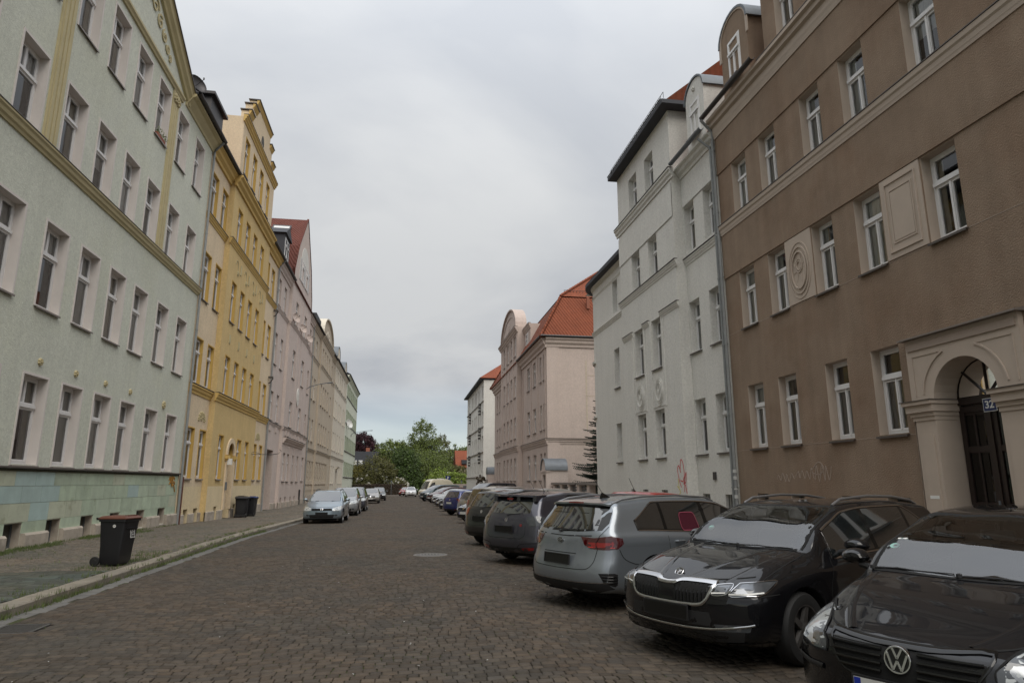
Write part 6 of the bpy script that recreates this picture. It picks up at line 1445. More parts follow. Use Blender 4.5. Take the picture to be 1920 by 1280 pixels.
class Car:
    """car body grown from side profile, belt line and nose / tail profiles; x forward (0 at the middle), y left, z up"""
    def __init__(s, L, W, H, top, belt, nose, tail, wheels, rw=.315, zb=.20, plan_f=.30, plan_r=.22, tumble=.36, hi=True, arch=.045, shoulder=.05, roofw=None):
        s.L, s.W, s.H, s.rw, s.wheels, s.hi, s.zb = L, W, H, rw, wheels, hi, zb
        s.ft, s.fb = pchip(*zip(*top)), pchip(*zip(*belt)); s.fn, s.fr = pchip(*zip(*nose)), pchip(*zip(*tail))
        s.pf, s.pr, s.tumble, s.shoulder, s.arch = plan_f, plan_r, tumble, shoulder, arch
        s.build()
    def section(s, u):
        W2 = s.W/2; zt, zbt = s.ft(u), min(s.fb(u), s.ft(u)-.035); h = zt - zbt
        tp = 1 - .045*(1-sstep(u, 0, 1.2)) - .045*sstep(u, s.L-1.3, s.L)       # plan taper
        wm = W2*tp; wl = wm-.03; wb = wm - s.shoulder - .012
        zb = s.zb + .04*(1-sstep(u, 0, .5)) + .05*sstep(u, s.L-.5, s.L)
        t = sstep(h, .10, .34)
        a7 = (wb - .10, zbt + .62*h); g7 = (wb - s.tumble*h - .005, zbt + .85*h)
        a8 = (wb*.72, zbt + .86*h); g8 = (g7[0]-.10, zbt + .965*h)
        a9 = (wb*.40, zbt + .97*h); g9 = ((g7[0]-.1)*.5, zt - .012)
        mix = lambda a, c: (a[0]*(1-t)+c[0]*t, a[1]*(1-t)+c[1]*t)
        zm = .50; zs = zbt - .07
        P = [(0, zb), (wl*.5, zb), (wl-.10, zb), (wl-.015, zb+.05), (wm-.008, zb+.15), (wm, zm), (wm-.004, zm+(zs-zm)*.55), (wm-.012, zs), (wb, zbt), mix(a7, g7), mix(a8, g8), mix(a9, g9), (0, zt)]
        if zs < zm+.05: P = [(0, zb), (wl*.5, zb), (wl-.10, zb), (wl-.015, zb+.04), (wm-.008, zb+.11), (wm, (zb+zbt)/2), (wm-.004, zbt-.10), (wm-.012, zbt-.06), (wb, zbt), mix(a7, g7), mix(a8, g8), mix(a9, g9), (0, zt)]
        s.last7 = P[9]; s.last6 = P[8]
        return P
    def resample(s, P, n_per):
        out = []; P = [Vector((*p, 0)) for p in P]; K = len(P)
        for i in range(K-1):
            p0 = P[i-1] if i > 0 else Vector((-P[1].x, P[1].y, 0)); p1, p2 = P[i], P[i+1]; p3 = P[i+2] if i+2 < K else Vector((-P[-2].x, P[-2].y, 0))
            # centripetal-ish: shorten tangents to keep corners tight
            d = (p2-p1).length; m1 = (p2-p0); m2 = (p3-p1)
            m1 = m1.normalized()*d*.9*max(0, m1.normalized().dot((p2-p1).normalized())) if m1.length > 1e-6 and d > 1e-6 else Vector()
            m2 = m2.normalized()*d*.9*max(0, m2.normalized().dot((p2-p1).normalized())) if m2.length > 1e-6 and d > 1e-6 else Vector()
            for k in range(n_per):
                t = k/n_per; out.append((1+2*t)*(1-t)**2*p1 + t*(1-t)**2*m1 + t*t*(3-2*t)*p2 + t*t*(t-1)*m2)
        out.append(P[-1]); return [(p.x, p.y) for p in out]
    def warp(s, u, y, z):
        L = s.L; ay = min(abs(y)/(s.W/2), 1.0)
        uf = u + (s.fn(z) + s.pf*ay**3.2)*(1-sstep(u, 0, .95))
        return uf - (s.fr(z) + s.pr*ay**3.5)*sstep(u, L-1.5, L)
    def xyz(s, u, y, z): return Vector((s.L/2 - s.warp(u, y, z), y, z))
    def build(s):
        n_per = 4 if s.hi else 2; L = s.L
        us = sorted(set(np.round(np.concatenate([[0, .008, .02, .04, .07], np.linspace(.11, L-.11, 92 if s.hi else 44), [L-.07, L-.04, L-.02, L-.008, L]]), 4)))
        rings = []
        def rr(u):
            e = min(u, L-u); return 1 - .055*(1-min(e/.07, 1))**2.2
        for u in us:
            p = s.resample(s.section(u), n_per); zc = .55*(p[0][1]+p[-1][1]); r = rr(u)
            rings.append([(u, y*r, zc + (z-zc)*(1-(1-r)*1.0)) for y, z in p])
        caps = [.8, .6, .4, .2]
        def cap(ring):
            zc = .5*(ring[0][2]+ring[-1][2]); return [[(q[0], q[1]*c, zc+(q[2]-zc)*c) for q in ring] for c in caps] 
        front, rear = cap(rings[0]), cap(rings[-1])
        rings = front[::-1] + rings + rear
        V = []; m = len(rings[0])
        for g in rings:
            half = [s.xyz(*q) for q in g]; full = half + [Vector((q.x, -q.y, q.z)) for q in half[-2:0:-1]]
            V += full
        k = 2*m-2; F = []
        for i in range(len(rings)-1):
            for j in range(k): F.append((i*k+j, i*k+(j+1) % k, (i+1)*k+(j+1) % k, (i+1)*k+j))
        n0 = len(V)
        for base, order in ((0, 1), ((len(rings)-1)*k, -1)):
            c = sum((V[base+j] for j in range(k)), Vector())/k; V.append(c); ci = len(V)-1
            for j in range(k): F.append((base+j, ci, base+(j+1) % k) if order == 1 else (base+j, base+(j+1) % k, ci))
        me = bpy.data.meshes.new('body'); me.from_pydata([tuple(v) for v in V], [], F); me.update()
        bm = bmesh.new(); bm.from_mesh(me); bmesh.ops.recalc_face_normals(bm, faces=bm.faces); bm.to_mesh(me); bm.free()
        s.vc = [v.co.copy() for v in me.vertices]; s.vn = [v.normal.copy() for v in me.vertices]
        s.me = me; s.bvh = BVHTree.FromPolygons([v.co for v in me.vertices], [tuple(p.vertices) for p in me.polygons])
    def finish(s, parent, m):
        """cut the wheel arches, link the body"""
        me = s.me; me.materials.clear(); me.materials.append(M[m]); me.materials.append(M['seam'])
        o = bpy.data.objects.new('body', me); col.objects.link(o)
        cb = MB()
        for x in s.wheels:
            for sg in (-1, 1):
                y0, y1 = sg*(s.W/2-.27), sg*(s.W/2+.2); n = 40; r = s.rw + s.arch; X = s.L/2 - x
                pts = [(X + r*math.cos(2*math.pi*i/n), y0, s.rw+.005 + r*math.sin(2*math.pi*i/n)) for i in range(n)]
                cb.prism(pts, (0, y1-y0, 0))
        cme = cb.mesh('cut', 'seam'); cme.materials.clear(); cme.materials.append(M[m]); cme.materials.append(M['seam']); cme.polygons.foreach_set('material_index', [1]*len(cme.polygons))
        bm = bmesh.new(); bm.from_mesh(cme); bmesh.ops.recalc_face_normals(bm, faces=bm.faces); bm.to_mesh(cme); bm.free()
        c = bpy.data.objects.new('cut', cme); col.objects.link(c)
        md = o.modifiers.new('b', 'BOOLEAN'); md.object = c; md.operation = 'DIFFERENCE'; md.solver = 'EXACT'
        try: md.material_mode = 'TRANSFER'
        except Exception: pass
        dg = bpy.context.evaluated_depsgraph_get(); new = bpy.data.meshes.new_from_object(o.evaluated_get(dg))
        bpy.data.objects.remove(c); o.modifiers.clear(); o.data = new; new.name = 'body'
        new.polygons.foreach_set('use_smooth', [True]*len(new.polygons)); new.set_sharp_from_angle(angle=R(42))
        if getattr(s, 'hole', None):
            H_ = s.hole
            def ins(x, y):
                c_ = False
                for i in range(len(H_)):
                    p, q = H_[i], H_[i-1]
                    if (p.y > y) != (q.y > y) and x < (q.x-p.x)*(y-p.y)/(q.y-p.y)+p.x: c_ = not c_
                return c_
            bm = bmesh.new(); bm.from_mesh(new)
            dl = [f for f in bm.faces if f.normal.z > .15 and f.calc_center_median().z > .8 and all(ins(v.co.x, v.co.y) for v in f.verts)]
            bmesh.ops.delete(bm, geom=dl, context='FACES'); bm.to_mesh(new); bm.free()
            s.cabin(parent)
        o.parent = parent; return o
    def cabin(s, t):
        x0 = s.L/2 - 1.35; W = s.W
        b = MB(); b.prism([(x0+.12, -W/2+.16, .86), (x0-.30, -W/2+.16, .97), (x0-.42, -W/2+.16, .92), (x0-.40, -W/2+.16, .62), (x0+.12, -W/2+.16, .62)], (0, W-.32, 0)); sub('dashboard', b.mesh('dashboard', 'cabin_dark'), t)
        b = MB(); n = 24; c_ = Vector((x0-.55, .36, .93)); ax = Vector((-.42, 0, 1)).normalized(); u = Vector((0, 1, 0)); v = ax.cross(u)
        u2, v2 = u, Vector((.42, 0, 1)).normalized()*1.0
        b.tube([c_ + (u*math.cos(2*math.pi*i/n) + v2*math.sin(2*math.pi*i/n))*.185 for i in range(n+1)], .014, 6, caps=False)
        for a_ in (0, math.pi, -math.pi/2): b.tube([c_, c_ + (u*math.cos(a_) + v2*math.sin(a_))*.18], .016, 6)
        sub('steering_wheel', b.mesh('steering_wheel', 'plastic', True), t)
        for k, x in enumerate((x0-1.05, x0-1.95)):
            for y in (-.36, .36):
                b = MB(); 
                def rb(cx, cy, cz, hx, hy, hz, tilt):
                    P = []
                    for zz in (-1, -.8, .8, 1):
                        for a_ in range(12):
                            an = 2*math.pi*a_/12; kx = abs(math.cos(an))**.5*(1 if math.cos(an) > 0 else -1); ky = abs(math.sin(an))**.5*(1 if math.sin(an) > 0 else -1); r_ = .82 if abs(zz) == 1 else 1
                            P.append((cx + hx*kx*r_ - tilt*zz*hz, cy + hy*ky*r_, cz + hz*zz))
                    b.add(P, [(12*i+j, 12*i+(j+1) % 12, 12*i+12+(j+1) % 12, 12*i+12+j) for i in range(3) for j in range(12)] + [tuple(range(12))[::-1], tuple(range(36, 48))])
                rb(x, y, .80, .07, .24, .30, .25); rb(x-.10, y, 1.22, .045, .13, .085, .15); rb(x+.25, y, .48, .26, .25, .09, 0)
                b.tube([(x-.07, y-.06, 1.05), (x-.09, y-.06, 1.2)], .008, 5); b.tube([(x-.07, y+.06, 1.05), (x-.09, y+.06, 1.2)], .008, 5)
                sub('seat', b.mesh('seat', 'seat_grey', True), t)
        b = MB(); p = s.hit(('t', s.L/2-1.78, 0)); b.box(p.x-.02, p.x+.02, -.11, .11, p.z-.13, p.z-.06); b.tube([(p.x, 0, p.z-.01), (p.x, 0, p.z-.08)], .012, 6); sub('inside_mirror', b.mesh('inside_mirror', 'plastic'), t)
    # --- projecting outlines onto the body
    def hit(s, spec):
        k = spec[0]
        if k == 'f': o, d = Vector((s.L, spec[1], spec[2])), Vector((-1,0,0))
        elif k == 'r': o, d = Vector((-s.L, spec[1], spec[2])), Vector((1,0,0))
        elif k == 'l': o, d = Vector((spec[1], 3, spec[2])), Vector((0,-1,0))
        elif k == 'R': o, d = Vector((spec[1], -3, spec[2])), Vector((0,1,0))
        elif k == 't': o, d = Vector((spec[1], spec[2], 4)), Vector((0,0,-1))
        r = s.bvh.ray_cast(o, d)
        return r[0] if r[0] is not None else s.bvh.find_nearest(o + d*(s.L*.6))[0]
    def dirv(s, dr):
        if isinstance(dr, str): return {'f': Vector((1,0,0)), 'r': Vector((-1,0,0)), 'l': Vector((0,1,0)), 'R': Vector((0,-1,0)), 't': Vector((0,0,1))}[dr]
        az, el = R(dr[0]), R(dr[1] if len(dr) > 1 else 0)       # azimuth from +x towards +y
        return Vector((math.cos(az)*math.cos(el), math.sin(az)*math.cos(el), math.sin(el)))
    def frame(s, dr):
        d = s.dirv(dr); up = Vector((0,0,1)) if abs(d.z) < .9 else Vector((1,0,0)); a = up.cross(d).normalized(); b = d.cross(a); return d, a, b
    def patch(s, name, m, parent, dr, pts, off=.004, res=.05, thick=.012, label=None, smooth=True, edge=.5):
        d, a, b = s.frame(dr); Q = []
        for p in pts:
            q = p if isinstance(p, Vector) else s.hit(p); Q.append((q.dot(a), q.dot(b)))
        P = []
        for i in range(len(Q)):
            p, q = Vector(Q[i]), Vector(Q[(i+1) % len(Q)]); n = max(1, int((q-p).length/(res*.8)))
            P += [p + (q-p)*k/n for k in range(n)]
        nb = len(P); xs = [p.x for p in P]; ys = [p.y for p in P]
        def inside(x, y):
            c = False
            for i in range(nb):
                p, q = P[i], P[i-1]
                if (p.y > y) != (q.y > y) and x < (q.x-p.x)*(y-p.y)/(q.y-p.y)+p.x: c = not c
            return c
        G = []; x = min(xs)+res*.5
        while x < max(xs):
            y = min(ys)+res*.5
            while y < max(ys):
                if inside(x, y) and min((p-Vector((x, y))).length for p in P) > res*.45: G.append(Vector((x, y)))
                y += res
            x += res
        r = delaunay_2d_cdt(P + G, [(i, (i+1) % nb) for i in range(nb)], [list(range(nb))], 1, 1e-5)
        V, F = r[0], [tuple(f) for f in r[2]]
        eds = {}
        for f in F:
            for i in range(len(f)): e = (f[i], f[(i+1) % len(f)]); eds[tuple(sorted(e))] = eds.get(tuple(sorted(e)), 0) + 1
        bnd = {e for e, c in eds.items() if c == 1}; bv = {i for e in bnd for i in e}
        out, low = [], {}; NR = []; bv_n = s.me.vertices; bp_ = s.me.polygons
        for i, v in enumerate(V):
            o = a*v.x + b*v.y + d*(s.L + 1); h = s.bvh.ray_cast(o, -d)
            if h[0] is None:
                h = s.bvh.find_nearest(a*v.x + b*v.y + d*(s.L*.45))
            n = h[1]; 
            if n.dot(d) < 0: n = -n
            out.append(h[0] + n*(off*(edge if i in bv else 1)))
            nn_ = Vector()
            for vi in bp_[h[2]].vertices: nn_ += s.vn[vi]/(1e-4 + (s.vc[vi]-h[0]).length)
            if nn_.dot(n) < 0: nn_ = -nn_
            NR.append(nn_.normalized())
            if i in bv: low[i] = h[0] - n*thick
        nb_ = [set() for _ in V]
        for f in F:
            for i in range(len(f)): nb_[f[i]].add(f[i-1]); nb_[f[i-1]].add(f[i])
        for _ in range(14 if 'glass' in m or 'window' in m else 2):
            NR = [(NR[i] + sum((NR[j] for j in nb_[i]), Vector())).normalized() for i in range(len(V))]
        NR += [NR[i] for i in low]
        k = len(out); idx = {}
        for i in low: idx[i] = len(out); out.append(low[i])
        F2 = list(F)
        for f in F:
            for i in range(len(f)):
                p, q = f[i], f[(i+1) % len(f)]
                if tuple(sorted((p, q))) in bnd: F2.append((q, p, idx[p], idx[q]))
        me = bpy.data.meshes.new(name); me.from_pydata([tuple(v) for v in out], [], F2); me.materials.append(M[m])
        me.polygons.foreach_set('use_smooth', [True]*len(me.polygons)); me.normals_split_custom_set_from_vertices([tuple(q) for q in NR])
        return sub(name, me, parent, label=label)
    def line(s, name, m, parent, dr, pts, wd=.006, off=.003, n=8, label=None, raise_=0.0):
        """thin strip following the body along a polyline (seams, chrome trim)"""
        d, a, b = s.frame(dr); Q = [(q := (p if isinstance(p, Vector) else s.hit(p))) and Vector((q.dot(a), q.dot(b))) for p in pts]
        S_ = []
        for i in range(len(Q)-1):
            p0, p1, p2, p3 = Q[max(i-1, 0)], Q[i], Q[i+1], Q[min(i+2, len(Q)-1)]
            for k in range(n): t = k/n; S_.append(.5*((2*p1) + (p2-p0)*t + (2*p0-5*p1+4*p2-p3)*t*t + (3*p1-p0-3*p2+p3)*t**3))
        S_.append(Q[-1]); vs = []
        for i, q in enumerate(S_):
            t = S_[min(i+1, len(S_)-1)] - S_[max(i-1, 0)]; t = t.normalized() if t.length > 1e-7 else Vector((1, 0)); nn = Vector((-t.y, t.x))*wd/2
            row = []
            for sg in (-1, 0, 1):
                p = q + nn*sg; h = s.bvh.ray_cast(a*p.x + b*p.y + d*(s.L+1), -d)
                if h[0] is None: h = s.bvh.find_nearest(a*p.x + b*p.y + d*(s.L*.45))
                N_ = h[1] if h[1].dot(d) > 0 else -h[1]; row.append(h[0] + N_*(off + (raise_ if sg == 0 else 0)))
            vs += row
        F = []
        for i in range(len(S_)-1): F += [(3*i, 3*i+1, 3*i+4, 3*i+3), (3*i+1, 3*i+2, 3*i+5, 3*i+4)]
        me = bpy.data.meshes.new(name); me.from_pydata([tuple(v) for v in vs], [], F); me.materials.append(M[m]); me.polygons.foreach_set('use_smooth', [True]*len(me.polygons))
        return sub(name, me, parent, label=label)
    # --- glass
    def edge7(s, u): s.section(u); return s.last6, s.last7
    def windshield(s, t, u0, u1, m='car_window', pil=.055, res=.07):
        pts = []
        for side in (1, -1):
            us = np.linspace(u0, u1, 9)
            if side == -1: us = us[::-1]
            for i, u in enumerate(us):
                l6, l7 = s.edge7(u); y = l7[0] - pil
                bow = 0; pts.append((u, side*y))
        P = []
        n = len(pts)//2
        L_ = [Vector((s.L/2-u, y, 0)) for u, y in pts[:n]]; R_ = [Vector((s.L/2-u, y, 0)) for u, y in pts[n:]]
        poly = L_ + [Vector((L_[-1].x + .05*math.sin(math.pi*k/6), L_[-1].y*(1-2*k/6), 0)) for k in range(1, 6)] + R_ + [Vector((R_[-1].x + .10*math.sin(math.pi*k/6), R_[-1].y*(1-2*k/6), 0)) for k in range(1, 6)]
        s.patch('windshield_gasket', 'seam', t, 't', poly, .003, res)
        cen = sum(poly, Vector())/len(poly)
        if m == 'windscreen':
            bpy.data.objects.remove([o for o in t.children if o.name.startswith('windshield_gasket')][-1])
            s.hole = [p + (cen-p).normalized()*.05 for p in poly]
            s.line('windshield_gasket', 'seam', t, 't', [p + (cen-p).normalized()*.045 for p in poly + poly[:1]], .10, .0035, 3)
        inner = [p + (cen-p).normalized()*.018 for p in poly]
        return s.patch('windshield', m, t, 't', inner, .006, res)
    def side_glass(s, t, spans, trim=None, dz0=.03, dz1=.015, m='car_window', pil=.028, rear_pt=None):
        """spans: list of (u0,u1); window outline between belt and roof rail"""
        for sg, dr in ((1, 'l'), (-1, 'R')):
            allb, allt = [], []
            for si, (ua, uc) in enumerate(spans):
                us = np.linspace(ua, uc, 9); bot, top = [], []
                for u in us:
                    l6, l7 = s.edge7(u); zb_, zt_ = l6[1]+dz0, l7[1]-dz1
                    if rear_pt and u > rear_pt[0]: f = (u-rear_pt[0])/(rear_pt[1]-rear_pt[0]); zt_ = zt_*(1-f**1.6) + zb_*f**1.6; 
                    zt_ = max(zt_, zb_+.012)
                    bot.append(Vector((s.L/2 - s.warp(u, l6[0], zb_), sg*l6[0], zb_))); top.append(Vector((s.L/2 - s.warp(u, l7[0], zt_), sg*l7[0], zt_)))
                s.patch('side_window', m, t, dr, bot + top[::-1], .005, .07)
                allb += bot; allt += top
            o = [p + Vector((0, 0, -.022)) for p in allb] + [p + Vector((0, 0, .018)) for p in allt[::-1]]
            o[0] += Vector((.02, 0, 0)); o[-1] += Vector((.02, 0, 0)); k = len(allb); o[k-1] += Vector((-.02, 0, 0)); o[k] += Vector((-.02, 0, 0))
            s.patch('window_gasket', 'gloss_black', t, dr, o, .0025, .08)
            if trim:
                s.line('window_trim', trim, t, dr, [p + Vector((0, 0, -.022)) for p in allb], .016, .006, 2)
                if trim == 'chrome': s.line('window_trim', trim, t, dr, [p + Vector((0, 0, .016)) for p in allt], .014, .006, 2)
    def rear_glass(s, t, z0, z1, y0, y1, m='car_window', bow=.03):
        p = [('r', y, z) for y, z in ((-y0, z0), (-y0*.5, z0-bow*.4), (0, z0-bow*.5), (y0*.5, z0-bow*.4), (y0, z0), (y0*.97, z0+.06), ((y0+y1)/2, (z0+z1)/2), (y1, z1), (y1*.5, z1+bow*.5), (0, z1+bow*.6), (-y1*.5, z1+bow*.5), (-y1, z1), (-(y0+y1)/2, (z0+z1)/2), (-y0*.97, z0+.06))]
        return s.patch('rear_window', m, t, 'r', p, .005, .06)
    def mirrors(s, t, u, m, z=None):
        for sg in (1, -1):
            l6, l7 = s.edge7(u); z_ = z or l6[1]+.05; x = s.L/2-u; y = sg*(s.W/2 + .075)
            b = MB(); n = 12; rings = []
            for k, (dx, r_) in enumerate(((.075, .15), (.065, .55), (.03, .86), (-.02, 1.0), (-.055, .98))):
                rings.append([(x+dx, y + sg*.02*(k-2)/3 + .115*r_*math.cos(2*math.pi*j/n), z_+.055+.068*r_*math.sin(2*math.pi*j/n)*(1.0 if math.sin(2*math.pi*j/n) > 0 else .85)) for j in range(n)])
            vs = [p for g in rings for p in g]; b.add(vs, [(i*n+j, i*n+(j+1) % n, (i+1)*n+(j+1) % n, (i+1)*n+j) for i in range(len(rings)-1) for j in range(n)] + [tuple(range(n))])
            o = sub('side_mirror', b.mesh('side_mirror', m, True), t)
            b = MB(); b.add([(x-.05, q[1], q[2]) for q in rings[-1]], [tuple(range(n))]); sub('mirror_glass', b.mesh('mirror_glass', 'chrome'), o)
            b = MB(); b.tube([(x+.01, sg*(l6[0]-.02), z_-.02), (x+.01, y-sg*.04, z_+.0)], .025, 8); sub('mirror_foot', b.mesh('mirror_foot', 'plastic'), o)
    def wheels_(s, t, style=0, rim='alloy', w=.205):
        key = ('wheel', round(s.rw, 3), style, rim)
        if key not in WCACHE:
            R_ = s.rw; rr = R_*.66
            b = MB(); b.lathe([(rr-.01, -w/2+.01), (rr+.01, -w/2), (R_*.93, -w/2+.004), (R_*.985, -w/2+.03), (R_, -w/2+.05), (R_, w/2-.05), (R_*.985, w/2-.03), (R_*.93, w/2-.004), (rr+.01, w/2), (rr-.01, w/2-.01)], axis='y', n=40); tyre = b.mesh('tyre', 'rubber', True)
            b = MB(); b.lathe([(rr, w/2-.004), (rr-.012, w/2-.006), (rr-.022, w/2-.04), (rr-.03, 0), (rr-.03, -w/2+.01)], axis='y', n=40)
            ns = (5, 7, 10, 9)[style]
            for k in range(ns):
                a = 2*math.pi*k/ns; ca, sa = math.cos(a), math.sin(a); hw0, hw1 = (.034, .022) if ns < 8 else (.020, .013)
                def q(r_, tt, y): return (ca*r_ - sa*tt, y, sa*r_ + ca*tt)
                y0 = w/2-.03; y1 = w/2-.012
                b.add([q(.03, -hw0, y0+.006), q(.03, hw0, y0+.006), q(rr-.015, hw1, y1), q(rr-.015, -hw1, y1), q(.03, -hw0-.006, y0-.03), q(.03, hw0+.006, y0-.03), q(rr-.02, hw1+.006, y1-.03), q(rr-.02, -hw1-.006, y1-.03)], [(0,1,2,3), (0,4,5,1), (1,5,6,2), (2,6,7,3), (3,7,4,0)])
            b.lathe([(0, w/2-.012), (.03, w/2-.014), (.058, w/2-.024), (.062, w/2-.06)], axis='y', n=20); rimm = b.mesh('rim', rim, True)
            b = MB(); b.lathe([(0, w/2-.085), (rr*.78, w/2-.085), (rr*.78, w/2-.10), (0, w/2-.1)], axis='y', n=28); disc = b.mesh('brake_disc', 'iron', True)
            WCACHE[key] = (tyre, rimm, disc)
        tyre, rimm, disc = WCACHE[key]
        for x in s.wheels:
            for sg in (1, -1):
                o = bpy.data.objects.new('wheel', None); col.objects.link(o); o.parent = t; o.location = (s.L/2-x, sg*(s.W/2-w/2-.02), s.rw); o.rotation_euler = (0, R(random.uniform(0, 60)), 0 if sg > 0 else math.pi)
                sub('tyre', tyre, o); sub('rim', rimm, o); sub('brake_disc', disc, o)
    def plate(s, t, end, z, w=.52, h=.11, dark=False, y=0, txt=None, tilt=0):
        p = s.hit((end, y, z)); b = MB(); sg = 1 if end == 'f' else -1
        b.box(-.006, .006, -w/2, w/2, -h/2, h/2); o = sub('licence_plate', b.mesh('licence_plate', 'plate_dark' if dark else 'plate_white'), t, (p.x + sg*.022, y, z), (0, R(tilt), 0))
        b = MB(); b.box(-.012, .004, -w/2-.012, w/2+.012, -h/2-.012, -h/2).box(-.012, .004, -w/2-.012, w/2+.012, h/2, h/2+.012).box(-.012, .004, -w/2-.012, -w/2, -h/2, h/2).box(-.012, .004, w/2, w/2+.012, -h/2, h/2); sub('plate_holder', b.mesh('plate_holder', 'plastic'), o, (sg*.001, 0, 0))
        if not dark:
            b = MB(); e = sg*.0066; y0 = (w/2-.045)*(-1 if sg > 0 else 1)*-1
            ys_ = sorted((sg*-(w/2-.002), sg*-(w/2-.042))); b.add([(e, ys_[0], -h/2+.003), (e, ys_[1], -h/2+.003), (e, ys_[1], h/2-.003), (e, ys_[0], h/2-.003)], [(0,1,2,3)]); sub('plate_band', b.mesh('plate_band', 'eu_blue'), o)
        return o
    def antenna(s, t, u, h=.22, y=0):
        p = s.hit(('t', s.L/2-u, y)); b = MB(); b.lathe([(.022, -.01), (.018, .012), (.006, .022)], tuple(p), n=10); b.tube([p + Vector((0,0,.01)), p + Vector((-h*.55, 0, h*.85))], .005, 6); sub('antenna', b.mesh('antenna', 'plastic'), t)
    def under(s, t):
        b = MB(); b.box(-s.L/2+.35, s.L/2-.35, -s.W/2+.28, s.W/2-.28, s.zb-.03, s.zb+.12); sub('underbody', b.mesh('underbody', 'seam'), t)
    def wiper(s, t, end, a, c):
        if end == 'r': P = [s.hit(('r', *q)) + Vector((-.012, 0, 0)) for q in (a, c)]
        else: P = [s.hit(('t', *q)) + Vector((.0, 0, .015)) for q in (a, c)]
        b = MB(); d = (P[1]-P[0]); b.tube([P[0], P[0]+d*.35+Vector((0,0,.008)), P[0] + d*.55, P[1]], .008, 6, r2=.004); b.lathe([(.02, -.01), (.018, .015), (0, .02)], tuple(P[0]), n=10)
        sub('wiper', b.mesh('wiper', 'plastic'), t)
    def handles(s, t, us, z, m):
        for u in us:
            for sg, k in ((1, 'l'), (-1, 'R')):
                p = s.hit((k, s.L/2-u, z)); b = MB(); X = s.L/2-u
                b.tube([(X+.09, p.y, z), (X+.07, p.y+sg*.035, z+.003), (X-.07, p.y+sg*.035, z+.003), (X-.09, p.y, z)], .013, 8); sub('door_handle', b.mesh('door_handle', m, True), t)
                s.patch('handle_recess', 'seam', t, k, [(k, X+.075*math.cos(a_), z-.004+.025*math.sin(a_)) for a_ in [2*math.pi*i/12 for i in range(12)]], .0015, .05)

def place(t, x, y, head, L):
    """front bumper centre at (x, y); head = heading in degrees clockwise from the street direction"""
    a = R(head); dx, dy = math.sin(a), math.cos(a)
    cx_, cy_ = x - dx*L/2, y - dy*L/2
    t.location = (cx_, cy_, gz(cy_)); t.rotation_euler = (0, 0, math.pi/2 - a)
def place_r(t, x, y, head, L):      # rear bumper centre
    a = R(head); place(t, x + math.sin(a)*L, y + math.cos(a)*L, head, L)
OLD = []
def ell(k, cx_, cz_, rx, rz, n=20, a0=0): return [(k, cx_ + rx*math.cos(2*math.pi*i/n+a0), cz_ + rz*math.sin(2*math.pi*i/n+a0)) for i in range(n)]
# ------------------------------------------------------------------ the three nearest cars
def hatch_profile(L, H, hood=.70, cowl=1.15, cz=.985, wt=2.02, belt_r=1.00, roofdrop=.07, hz=(.86, .93)):
    top = [(0, hood), (.12, hood+.045), (.45, hz[0]), (.85, hz[1]), (cowl, cz), (cowl+.25, cz+.165), (wt-.25, H-.13), (wt, H-.045), (wt+.5, H-.004), (wt+1.0, H), (L-.8, H-roofdrop*.5), (L-.25, H-roofdrop), (L, H-roofdrop-.02)]
    belt = [(0, hood-.07), (.3, hood+.03), (.8, .83), (cowl+.1, .885), (L*.6, belt_r-.055), (L-.8, belt_r-.01), (L, belt_r)]
    return top, belt

